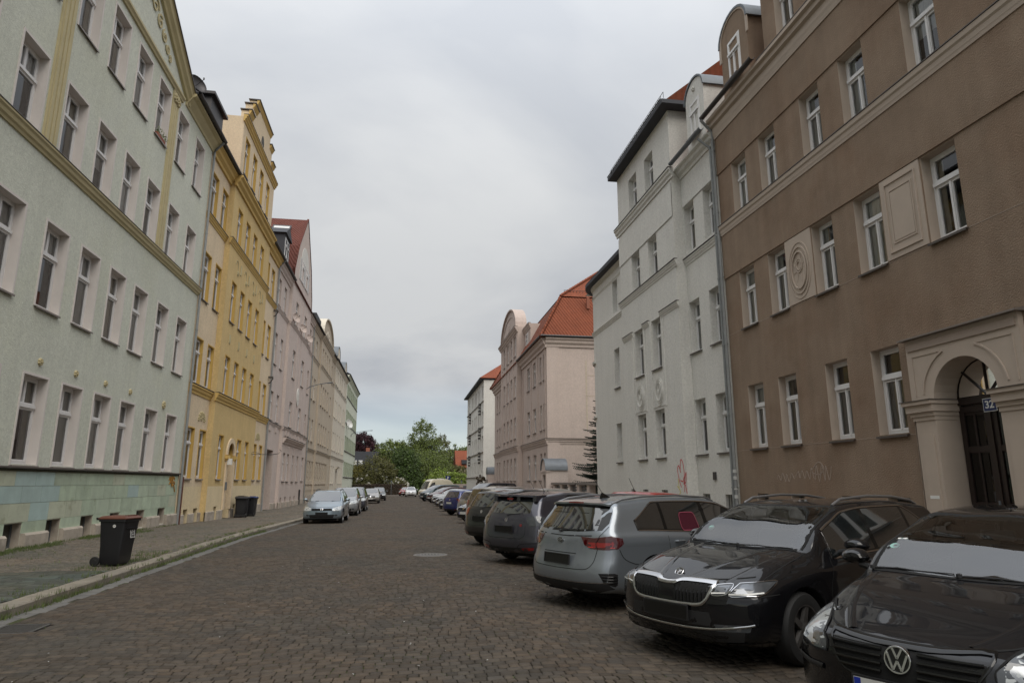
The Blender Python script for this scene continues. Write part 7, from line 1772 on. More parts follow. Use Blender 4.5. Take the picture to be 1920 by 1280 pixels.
# --- black estate car with vertical-slat grille, front to the road
def octavia():
    t = thing('parked_car', 'black estate car with chrome-framed slat grille and silver roof rails, second from the front', 'car')
    L, H = 4.67, 1.465
    top, belt = hatch_profile(L, H, .735, 1.18, 1.00, 2.1, 1.0, .05, (.895, .95))
    nose = [(.15, .16), (.24, .07), (.32, .02), (.45, 0), (.58, .005), (.70, .03), (.80, .09), (.95, .30)]
    tail = [(.2, .12), (.4, .02), (.6, 0), (.9, .06), (1.0, .12), (1.38, .42), (1.5, .5)]
    c = Car(L, 1.814, H, top, belt, nose, tail, (.91, 3.59), .325, .19, .36, .22, .34)
    f = 'f'
    c.windshield(t, 1.22, 2.06, 'windscreen'); c.side_glass(t, [(1.55, 2.42), (2.50, 3.36), (3.44, 4.15)], 'chrome', rear_pt=(3.4, 4.3)); c.rear_glass(t, 1.0, 1.33, .62, .52)
    c.mirrors(t, 1.72, 'car_black', .98); c.wheels_(t, 0, 'iron')
    # grille with winged top edge
    gp = [(.0, .715), (.08, .722), (.16, .748), (.34, .752), (.46, .748), (.49, .738), (.465, .66), (.425, .59), (.36, .558), (.2, .548), (0, .545)]
    full = [('f', y, z) for y, z in gp] + [('f', -y, z) for y, z in gp[-2:0:-1]]
    c.patch('grille', 'seam', t, f, full, .004, .05)
    c.line('grille_frame', 'chrome', t, f, full + [full[0]], .028, .012, 3, raise_=.010)
    for sg in (-1, 1):
        for i in range(9):
            y = sg*(.115 + i*.040); z0, z1 = .57 + max(0, abs(y)-.34)*.45, .735
            p0, p1 = c.hit(('f', y, z0)), c.hit(('f', y, z1)); b = MB(); b.tube([p0 + Vector((.006, 0, 0)), (p0+p1)/2 + Vector((.022, 0, 0)), p1 + Vector((.008, 0, 0))], .009, 6); sub('grille_slat', b.mesh('grille_slat', 'gloss_black'), t)
    c.patch('sensor_panel', 'gloss_black', t, f, [('f', -.09, .565), ('f', .09, .565), ('f', .09, .70), ('f', -.09, .70)], .02, .06)
    # bonnet: seams, creases and round winged badge
    hs = [('f', y, z) for y, z in ((-.70, .80), (-.5, .775), (-.22, .765), (-.10, .74), (0, .735), (.10, .74), (.22, .765), (.5, .775), (.70, .80))]
    c.line('bonnet_seam', 'seam', t, f, hs, .008, .0025)
    for sg in (-1, 1):
        c.line('bonnet_seam', 'seam', t, 't', [('t', L/2-.42, sg*.76), ('t', L/2-.8, sg*.765), ('t', L/2-1.22, sg*.735)], .008, .0025)
        c.line('bonnet_crease', 'car_black', t, 't', [('t', L/2-.12, sg*.16), ('t', L/2-.5, sg*.30), ('t', L/2-1.15, sg*.46)], .07, .000, 10, raise_=.008)
        c.line('bonnet_crease', 'car_black', t, 't', [('t', L/2-.2, sg*.55), ('t', L/2-.6, sg*.62), ('t', L/2-1.15, sg*.66)], .06, .000, 10, raise_=.006)
    p = c.hit(('f', 0, .79)); b = MB(); n = 28
    rot = Matrix.Translation(p + Vector((.012, 0, .004))) @ Matrix.Rotation(R(-42), 4, 'Y') @ Matrix.Rotation(R(90), 4, 'Y')
    b.lathe([(.050, -.012), (.050, .004), (.046, .008), (.041, .005), (.040, .0), (0, 0)], n=n); me = b.mesh('badge', 'chrome', True); me.transform(rot); bo = sub('badge', me, t)
    b = MB(); b.lathe([(.040, .0012), (0, .0012)], n=n); me = b.mesh('badge_field', 'gloss_black'); me.transform(rot); sub('badge_field', me, bo)
    b = MB(); 
    for k in range(4): b.tube([(.018-.010*k, -.004+.003*k, .004), (.006-.010*k, .016+.002*k, .004), (-.014-.004*k, .024-.004*k, .004)], .0035, 5)
    b.tube([(.026, -.012, .004), (.004, -.004, .004), (-.022, .002, .004), (-.030, -.010, .004)], .006, 5); b.tube([(.01, -.02, .004), (-.012, -.022, .004), (-.02, -.01, .004)], .0045, 5); me = b.mesh('badge_wing', 'chrome'); me.transform(rot); sub('badge_wing', me, bo)
    # split headlights
    for sg in (-1, 1):
        dr = (sg*32, 8)
        i1 = [('f', sg*.51, .735), ('f', sg*.62, .745), ('f', sg*.60, .665), ('f', sg*.485, .655)]
        i2 = [('f', sg*.655, .752), ('f', sg*.75, .762), ('f', sg*.825, .766), ('f', sg*.828, .668), ('f', sg*.76, .660), ('f', sg*.625, .655)]
        for q, ww in ((i1, .07), (i2, .14)):
            h = c.patch('headlight', 'lamp_dark', t, dr, q, .006, .04)
            cen = sum((c.hit(v) for v in q), Vector())/len(q)
            inn = [c.hit(v)*.80 + cen*.20 for v in q]; c.patch('reflector', 'lamp_octa', h, dr, inn, .009, .04)
            lo = [v for v in q if v[2] < .705]; 
            if len(lo) >= 2: c.line('light_strip', 'paint_white', h, dr, [c.hit(v) + Vector((0,0,.012)) for v in sorted(lo, key=lambda v: abs(v[1]))], .012, .012)
            c.line('lamp_rim', 'chrome', h, dr, [c.hit(v) for v in q] + [c.hit(q[0])], .006, .008, 4)
        c.line('bumper_seam', 'seam', t, (sg*50,), [('f', sg*.60, .645), ('f', sg*.80, .65), ('l' if sg > 0 else 'R', L/2-.55, .66)], .008, .003)
        c.patch('fog_lamp', 'lamp_dark', t, (sg*25,), [('f', sg*.50, .405), ('f', sg*.78, .415), ('f', sg*.76, .355), ('f', sg*.52, .345)], .006, .04)
        for yy in (.60, .68): c.patch('fog_reflector', 'lamp_silver', t, (sg*25,), [('f', sg*(yy+.028*math.cos(a)), .381+.022*math.sin(a)) for a in [2*math.pi*i/10 for i in range(10)]], .010, .03)
        c.patch('washer_cap', 'car_black', t, (sg*25,), [('f', sg*.62, .625), ('f', sg*.70, .628), ('f', sg*.69, .59), ('f', sg*.61, .588)], .004, .04)
    low = [(-.80, .42), (-.72, .40), (-.45, .36), (0, .345), (.45, .36), (.72, .40), (.80, .42)]
    c.patch('lower_grille', 'plastic', t, f, [('f', y, z-.005) for y, z in ((-.74, .40), (-.45, .35), (0, .335), (.45, .35), (.74, .40), (.70, .27), (.4, .245), (0, .24), (-.4, .245), (-.70, .27))], .004, .06)
    c.patch('centre_intake', 'plastic', t, f, [('f', y, z) for y, z in ((-.46, .50), (.46, .50), (.50, .385), (0, .37), (-.50, .385))], .003, .06)
    c.line('bumper_chrome', 'chrome', t, f, [('f', y, z) for y, z in low], .018, .009, 8, raise_=.006)
    c.patch('bumper_lip', 'car_black', t, f, [('f', y, z) for y, z in ((-.82, .27), (-.5, .235), (0, .225), (.5, .235), (.82, .27), (.80, .23), (.5, .20), (0, .195), (-.5, .20), (-.80, .23))], .028, .06)
    c.plate(t, 'f', .475, dark=True)
    for sg in (-1, 1):      # roof rails
        P = [c.hit(('t', L/2-u, sg*.56)) for u in (2.12, 2.3, 2.9, 3.5, 3.95, 4.1)]; P = [p + Vector((0, 0, h)) for p, h in zip(P, (.0, .045, .055, .052, .04, .0))]
        sub('roof_rail', MB().tube(P, .016, 8).mesh('roof_rail', 'alloy', True), t)
        k = 'l' if sg > 0 else 'R'
        for pts in ([(k, L/2-1.50, .93), (k, L/2-1.36, .62), (k, L/2-1.40, .30)], [(k, L/2-2.46, .93), (k, L/2-2.50, .6), (k, L/2-2.46, .28)], [(k, L/2-3.38, .95), (k, L/2-3.30, .72), (k, L/2-3.22, .55)]): c.line('door_seam', 'seam', t, k, pts, .007, .0025)
    c.handles(t, (2.25, 3.15), .86, 'car_black')
    for q in (((L/2-1.22, -.62), (L/2-1.16, .0)), ((L/2-1.14, .02), (L/2-1.21, .62))): c.wiper(t, 't', *q)
    sub('cowl', c.patch('cowl_panel', 'plastic', t, 't', [('t', L/2-1.17, -.66), ('t', L/2-1.12, 0), ('t', L/2-1.17, .66), ('t', L/2-1.27, .70), ('t', L/2-1.20, 0), ('t', L/2-1.27, -.70)], .003, .07).data, t) if False else None
    s_ = c.hit(('t', L/2-1.42, -.53)); c.patch('window_sticker', 'sticker_green', t, 't', [('t', L/2-1.42+.035*math.cos(a), -.53+.03*math.sin(a)) for a in [2*math.pi*i/10 for i in range(10)]], .009, .04)
    c.under(t); c.finish(t, 'car_black'); place(t, 2.54, 6.42, 243.5, L); return t
octavia()

# --- grey estate, rear to the road
def ceed():
    t = thing('parked_car', 'grey estate car parked rear to the road with a pink window sunshade', 'car')
    L, H = 4.60, 1.465
    top, belt = hatch_profile(L, H, .70, 1.15, .98, 2.05, 1.02, .05)
    nose = [(.15, .10), (.4, 0), (.6, .02), (.8, .12)]
    tail = [(.2, .10), (.30, .035), (.42, .0), (.56, .005), (.68, .05), (.80, .075), (.95, .10), (1.03, .15), (1.16, .27), (1.30, .39), (1.38, .42), (1.46, .36)]
    c = Car(L, 1.80, H, top, belt, nose, tail, (.92, 3.57), .33, .20, .30, .30, .36)
    c.windshield(t, 1.2, 2.02); c.side_glass(t, [(1.5, 2.36), (2.44, 3.28), (3.36, 4.08)], 'chrome', rear_pt=(3.5, 4.22)); c.mirrors(t, 1.66, 'car_grey', .98); c.wheels_(t, 0)
    c.patch('window_surround', 'gloss_black', t, 'r', [('r', y, z) for y, z in ((-.66, 1.03), (-.3, 1.005), (0, 1.0), (.3, 1.005), (.66, 1.03), (.70, 1.12), (.63, 1.33), (.56, 1.375), (0, 1.39), (-.56, 1.375), (-.63, 1.33), (-.70, 1.12))], .003, .06)
    c.rear_glass(t, 1.045, 1.325, .60, .52)
    # spoiler lip over the glass
    vs = []; n = 13
    for i in range(n):
        y = -.60 + 1.2*i/(n-1); p = c.hit(('t', -L/2+.62, y)); e = .16*(1-(abs(y)/.60)**4)
        vs += [(p.x, y, p.z+.006), (p.x-.17-e*.45, y*1.01, p.z-.022), (p.x-.17-e*.45, y*1.01, p.z-.045), (p.x-.02, y, p.z-.06)]
    b = MB(); b.add(vs, [(4*i+j, 4*i+(j+1) % 4, 4*i+4+(j+1) % 4, 4*i+4+j) for i in range(n-1) for j in range(4)] + [(0,1,2,3), (4*n-4, 4*n-3, 4*n-2, 4*n-1)]); so = sub('roof_spoiler', b.mesh('roof_spoiler', 'car_grey', True), t)
    p = c.hit(('t', -L/2+.62, 0)); sub('brake_light', MB().box(p.x-.242, p.x-.236, -.16, .16, p.z-.043, p.z-.026).mesh('brake_light', 'lamp_red'), so)
    p = c.hit(('t', -L/2+.95, 0)); b = MB(); b.add([(p.x+.10, 0, p.z), (p.x-.10, .028, p.z-.01), (p.x-.10, -.028, p.z-.01), (p.x-.07, 0, p.z+.075), (p.x-.10, 0, p.z+.06)], [(0,1,3), (0,3,2), (1,4,3), (2,3,4), (1,2,4)]); sub('fin_antenna', b.mesh('fin_antenna', 'gloss_black'), t)
    b = MB(); b.tube([(p.x-.06, 0, p.z+.05), (p.x-.20, .02, p.z+.26)], .004, 5); sub('antenna', b.mesh('antenna', 'plastic'), t)
    c.wiper(t, 'r', (-.02, 1.005), (.38, 1.045)) if False else c.wiper(t, 'r', (.05, 1.00), (-.33, 1.035))
    for sg in (-1, 1):
        k = 'l' if sg > 0 else 'R'; dr = (180 - sg*38,)
        lamp = [('r', sg*.40, .945), ('r', sg*.60, .935), ('r', sg*.74, .955), (k, -L/2+.30, .965), (k, -L/2+.44, .935), (k, -L/2+.46, .87), (k, -L/2+.36, .805), (k, -L/2+.26, .79), ('r', sg*.72, .79), ('r', sg*.56, .80), ('r', sg*.47, .845)]
        h = c.patch('taillight', 'lamp_red_dark', t, dr, lamp, .012, .04)
        c.patch('lamp_segment', 'lamp_red', h, dr, [('r', sg*.47, .90), ('r', sg*.74, .90), (k, -L/2+.33, .905), (k, -L/2+.33, .815), ('r', sg*.72, .805), ('r', sg*.57, .815)], .015, .04)
        for z, zz in ((.885, .005), (.845, .006), (.825, .005)): c.patch('lamp_stripe', 'lamp_red_bright', h, dr, [('r', sg*.52, z), ('r', sg*.74, z), (k, -L/2+.32, z+.003), (k, -L/2+.32, z-.011), ('r', sg*.74, z-.012), ('r', sg*.53, z-.012)], .019, .05)
        c.line('lamp_seam', 'seam', h, dr, [('r', sg*.665, .95), ('r', sg*.64, .87), ('r', sg*.655, .80)], .007, .021)
        c.line('tailgate_seam', 'seam', t, dr, [('r', sg*.72, 1.08), ('r', sg*.68, .99), ('r', sg*.655, .95)], .007, .003)
        c.line('tailgate_seam', 'seam', t, dr, [('r', sg*.655, .795), ('r', sg*.63, .64), ('r', sg*.56, .555), ('r', sg*.44, .535)], .008, .003)
        c.line('bumper_seam', 'seam', t, dr, [(k, -L/2+.38, .80), (k, -L/2+.46, .68), (k, -L/2+.62, .61), (k, -L/2+.70, .60)], .007, .003)
        # corner vent
        vp = [('r', sg*.70, .50), (k, -L/2+.28, .505), (k, -L/2+.33, .49), (k, -L/2+.34, .36), (k, -L/2+.31, .335), ('r', sg*.76, .38)]
        v = c.patch('bumper_vent', 'seam', t, (180 - sg*50,), vp, .004, .04)
        for j in range(3): c.line('vent_bar', 'gloss_black', v, (180 - sg*50,), [('r', sg*(.74+.01*j), .465-.035*j), (k, -L/2+.325, .46-.035*j)], .014, .010, raise_=.006)
        c.patch('rear_reflector', 'lamp_red', t, (180 - sg*20,), [('r', sg*.42, .348), ('r', sg*.70, .368), ('r', sg*.69, .335), ('r', sg*.44, .318)], .010, .04)
        for uu in ((k, 1.5), (k, 2.4), (k, 3.32)):
            c.line('door_seam', 'seam', t, k, [(k, L/2-uu[1], .94), (k, L/2-uu[1]+.05, .62), (k, L/2-uu[1]+(.0 if uu[1] < 3 else .15), .30 if uu[1] < 3 else .58)], .007, .0025)
        P = [c.hit(('t', L/2-u, sg*.585)) for u in (1.98, 2.15, 2.8, 3.5, 3.9, 4.08)]; P = [p_ + Vector((0, 0, h_)) for p_, h_ in zip(P, (.0, .03, .034, .034, .028, .0))]
        sub('roof_rail', MB().tube(P, .015, 8).mesh('roof_rail', 'alloy', True), t)
        c.line('shoulder_crease', 'car_grey', t, k, [(k, -L/2+.5, .87), (k, 0, .84), (k, L/2-1.2, .80)], .09, .000, 12, raise_=.004)
    c.line('tailgate_seam', 'seam', t, 'r', [('r', y, z) for y, z in ((-.44, .535), (0, .528), (.44, .535))], .008, .003)
    c.line('tailgate_crease', 'seam', t, 'r', [('r', y, z) for y, z in ((-.56, .962), (0, .945), (.56, .962))], .012, .002)
    c.patch('plate_recess', 'car_grey', t, 'r', [('r', y, z) for y, z in ((-.34, .725), (.34, .725), (.31, .575), (-.31, .575))], .002, .06)
    c.line('recess_edge', 'seam', t, 'r', [('r', y, z) for y, z in ((-.34, .725), (.34, .725))], .010, .005)
    c.plate(t, 'r', .645, dark=True, tilt=6)
    c.patch('lower_bumper', 'plastic', t, 'r', [('r', y, z) for y, z in ((-.80, .385), (-.70, .375), (0, .368), (.70, .375), (.80, .385), (.82, .31), (.62, .25), (0, .235), (-.62, .25), (-.82, .31))], .016, .045)
    c.line('bumper_trim', 'chrome', t, 'r', [('r', y, z) for y, z in ((-.84, .395), (-.72, .385), (0, .375), (.72, .385), (.84, .395))], .009, .008)
    # oval badge with letters
    p = c.hit(('r', 0, .885)); rot = Matrix.Translation(p + Vector((-.008, 0, 0))) @ Matrix.Rotation(R(8), 4, 'Y') @ Matrix.Rotation(R(-90), 4, 'Z') @ Matrix.Rotation(R(90), 4, 'X')
    b = MB(); n = 32; ro = [(.062*math.cos(a), .036*math.sin(a)) for a in [2*math.pi*i/n for i in range(n)]]; ri = [(x*.90, y*.84) for x, y in ro]
    b.add([(x, y, 0) for x, y in ro] + [(x, y, .006) for x, y in ro] + [(x, y, .006) for x, y in ri] + [(x, y, .002) for x, y in ri], [(k_*n+i, k_*n+(i+1) % n, (k_+1)*n+(i+1) % n, (k_+1)*n+i) for k_ in range(3) for i in range(n)]); me = b.mesh('badge', 'chrome', True); me.transform(rot); bo = sub('badge', me, t)
    b = MB(); b.add([(x, y, .002) for x, y in ri], [tuple(range(n))]); me = b.mesh('badge_field', 'gloss_black'); me.transform(rot); sub('badge_field', me, bo)
    me = text_mesh('KIA', .048, .002, 'chrome', .001); me.transform(rot @ Matrix.Translation((0, 0, .005))); sub('badge_letters', me, bo)
    me = text_mesh('CEED', .032, .001, 'chrome', .0005); p = c.hit(('r', .52, .765)); me.transform(Matrix.Translation(p + Vector((-.006, 0, 0))) @ Matrix.Rotation(R(-90), 4, 'Z') @ Matrix.Rotation(R(90), 4, 'X')); sub('model_letters', me, t)
    c.handles(t, (2.2, 3.1), .86, 'car_grey')
    b = MB()
    sh = thing('window_sunshade', 'pink rounded sunshade stuck inside the rear side window of the grey estate car', 'sunshade')
    shp = [(-.06, -.12), (-.045, -.08), (-.06, .06), (-.08, .095), (-.12, .11), (-.34, .11), (-.38, .09), (-.40, .05), (-.415, -.08), (-.40, -.115), (-.36, -.13), (-.10, -.13)]
    o = c.patch('shade_panel', 'pink_shade', sh, 'R', [('R', L/2-2.55+x, 1.12+z) for x, z in shp], .009, .05)
    c.line('shade_rim', 'pink_rim', sh, 'R', [('R', L/2-2.55+x, 1.12+z) for x, z in shp + shp[:1]], .012, .011)
    for i in range(7): c.patch('dot', 'petal', sh, 'R', ell('R', L/2-2.68-.035*(i % 4), 1.19-.03*(i//4), .010, .010, 8), .011, .03)
    c.under(t); c.finish(t, 'car_grey'); place_r(t, 2.12, 9.30, 64.5, L); sh.location = t.location; sh.rotation_euler = t.rotation_euler; return t
ceed()

# --- small black hatchback nearest the camera, front to the road
def polo():
    t = thing('parked_car', 'black hatchback with twin-round headlights and horizontal slat grille, nearest at the right edge', 'car')
    L, H = 4.02, 1.47
    top, belt = hatch_profile(L, H, .72, 1.08, 1.02, 1.98, .98, .06, (.90, .97))
    nose = [(.15, .14), (.26, .05), (.36, .0), (.52, 0), (.62, .01), (.72, .05), (.82, .13), (.95, .34)]
    tail = [(.2, .1), (.45, 0), (.6, 0), (.95, .08), (1.05, .16), (1.4, .45)]
    c = Car(L, 1.70, H, top, belt, nose, tail, (.82, 3.28), .30, .18, .38, .22, .34)
    c.windshield(t, 1.12, 1.94, 'windscreen', pil=.06); c.side_glass(t, [(1.42, 2.3), (2.38, 3.1), (3.16, 3.6)], None, rear_pt=(3.1, 3.75)); c.mirrors(t, 1.42, 'car_black', 1.0); c.wheels_(t, 0); c.rear_glass(t, 1.02, 1.32, .58, .5)
    f = 'f'
    gp = [(-.445, .735), (-.22, .718), (0, .713), (.22, .718), (.445, .735), (.41, .63), (.33, .53), (.15, .51), (-.15, .51), (-.33, .53), (-.41, .63)]
    c.patch('grille', 'seam', t, f, [('f', y, z) for y, z in gp], .004, .05)
    c.line('grille_frame', 'gloss_black', t, f, [('f', y, z) for y, z in gp + gp[:1]], .02, .008, 3, raise_=.006)
    for i, z in enumerate((.685, .645, .605, .565)):
        hw = (.42, .405, .385, .355)[i]
        for sg in (-1, 1):
            P = [c.hit(('f', sg*y, z)) + Vector((.012, 0, 0)) for y in np.linspace(.10, hw, 6)]; sub('grille_slat', MB().tube(P, .010, 6).mesh('grille_slat', 'gloss_black'), t)
    p = c.hit(('f', 0, .645)); rot = Matrix.Translation(p + Vector((.022, 0, 0))) @ Matrix.Rotation(R(90-8), 4, 'Y') @ Matrix.Rotation(R(90), 4, 'Z')
    b = MB(); b.lathe([(.078, -.03), (.078, .0), (.074, .006), (.067, .006), (.064, .0), (0, -.002)], n=40); me = b.mesh('badge', 'chrome', True); me.transform(rot); bo = sub('badge', me, t)
    b = MB(); b.lathe([(.064, .0008), (0, .0008)], n=32); me = b.mesh('badge_field', 'gloss_black'); me.transform(rot); sub('badge_field', me, bo)
    b = MB()
    for P in ([(-.026, .060), (0, .006), (.026, .060)], [(-.056, .032), (-.024, -.056), (0, -.006), (.024, -.056), (.056, .032)]):
        for i in range(len(P)-1):
            a_, c_ = Vector(P[i]), Vector(P[i+1]); d_ = (c_-a_).normalized(); nn = Vector((-d_.y, d_.x))*.0062; q = [a_-nn, a_+nn, c_+nn, c_-nn]
            b.prism([(v.x, v.y, .001) for v in q], (0, 0, .006))
    me = b.mesh('badge_letters', 'chrome'); me.transform(rot); sub('badge_letters', me, bo)
    for sg in (-1, 1):
        k = 'l' if sg > 0 else 'R'; dr = (sg*42, 10)
        pts = [(.545, .60), (.56, .70), (.60, .775), (.66, .83), (.71, .85)]
        out = [('f', sg*.47, .60), ('f', sg*.465, .665), ('f', sg*.52, .735), ('f', sg*.61, .80), ('f', sg*.665, .845), (k, L/2-.40, .855), (k, L/2-.46, .82), (k, L/2-.45, .74), (k, L/2-.38, .665), ('f', sg*.74, .62), ('f', sg*.66, .615), ('f', sg*.60, .60)]
        h = c.patch('headlight', 'lamp_dark', t, dr, out, .008, .04)
        cen = sum((c.hit(v) for v in out), Vector())/len(out); c.patch('reflector', 'lamp_clear', h, dr, [c.hit(v)*.90 + cen*.10 for v in out], .011, .04)
        for (y, z, r_, mm) in ((.555, .665, .066, 'lamp_dark'), (.555, .665, .048, 'lamp_silver'), (.555, .665, .026, 'lamp_clear')): c.patch('projector', mm, h, dr, ell('f', sg*y, z, r_*.85, r_, 16), .013 + .003*(.06-r_)*50, .03)
        q = c.hit(('f', sg*.715, .745)); d_, a_, b_ = c.frame(dr)
        for r_, mm, of in ((.088, 'lamp_silver', .013), (.070, 'lamp_clear', .016), (.035, 'lamp_silver', .019)): c.patch('main_beam', mm, h, dr, [q + a_*r_*math.cos(w) + b_*r_*math.sin(w) for w in [2*math.pi*i/20 for i in range(20)]], of, .04)
        c.line('lamp_rim', 'seam', h, dr, [c.hit(v) for v in out] + [c.hit(out[0])], .008, .008, 4)
        c.line('bonnet_seam', 'seam', t, 't', [('t', L/2-.36, sg*.60), ('t', L/2-.7, sg*.71), ('t', L/2-1.1, sg*.70)], .007, .0025)
        c.line('bonnet_crease', 'car_black', t, 't', [('t', L/2-.16, sg*.34), ('t', L/2-.5, sg*.50), ('t', L/2-1.05, sg*.60)], .07, .0, 10, raise_=.010)
        c.line('bumper_seam', 'seam', t, (sg*45,), [('f', sg*.52, .595), ('f', sg*.66, .60), (k, L/2-.42, .64)], .007, .003)
        c.line('rub_strip', 'plastic', t, (sg*40,), [('f', sg*.50, .50), ('f', sg*.70, .50), (k, L/2-.45, .52)], .035, .008, raise_=.008)
        c.line('door_seam', 'seam', t, k, [(k, L/2-1.42, .92), (k, L/2-1.30, .6), (k, L/2-1.36, .28)], .007, .0025); c.line('door_seam', 'seam', t, k, [(k, L/2-2.36, .95), (k, L/2-2.38, .6), (k, L/2-2.34, .28)], .007, .0025)
    c.line('bonnet_seam', 'seam', t, f, [('f', y, z) for y, z in ((-.60, .80), (-.5, .755), (-.26, .735), (0, .73), (.26, .735), (.5, .755), (.60, .80))], .007, .0025)
    c.plate(t, 'f', .455); c.patch('lower_grille', 'plastic', t, f, [('f', y, z) for y, z in ((-.5, .37), (.5, .37), (.45, .27), (-.45, .27))], .004, .06)
    for q in (((L/2-1.12, -.64), (L/2-1.07, -.06)), ((L/2-1.04, -.02), (L/2-1.11, .62))): c.wiper(t, 't', *q)
    c.patch('window_sticker', 'sticker_green', t, 't', ell('t', L/2-1.33, -.555, .03, .035, 12), .009, .03); c.patch('window_sticker', 'paint_white', t, 't', [('t', L/2-1.42, -.57), ('t', L/2-1.44, -.57), ('t', L/2-1.44, -.50), ('t', L/2-1.42, -.50)], .009, .03)
    c.under(t); c.finish(t, 'car_black'); place(t, 2.88, 3.74, 243, L); return t
polo()
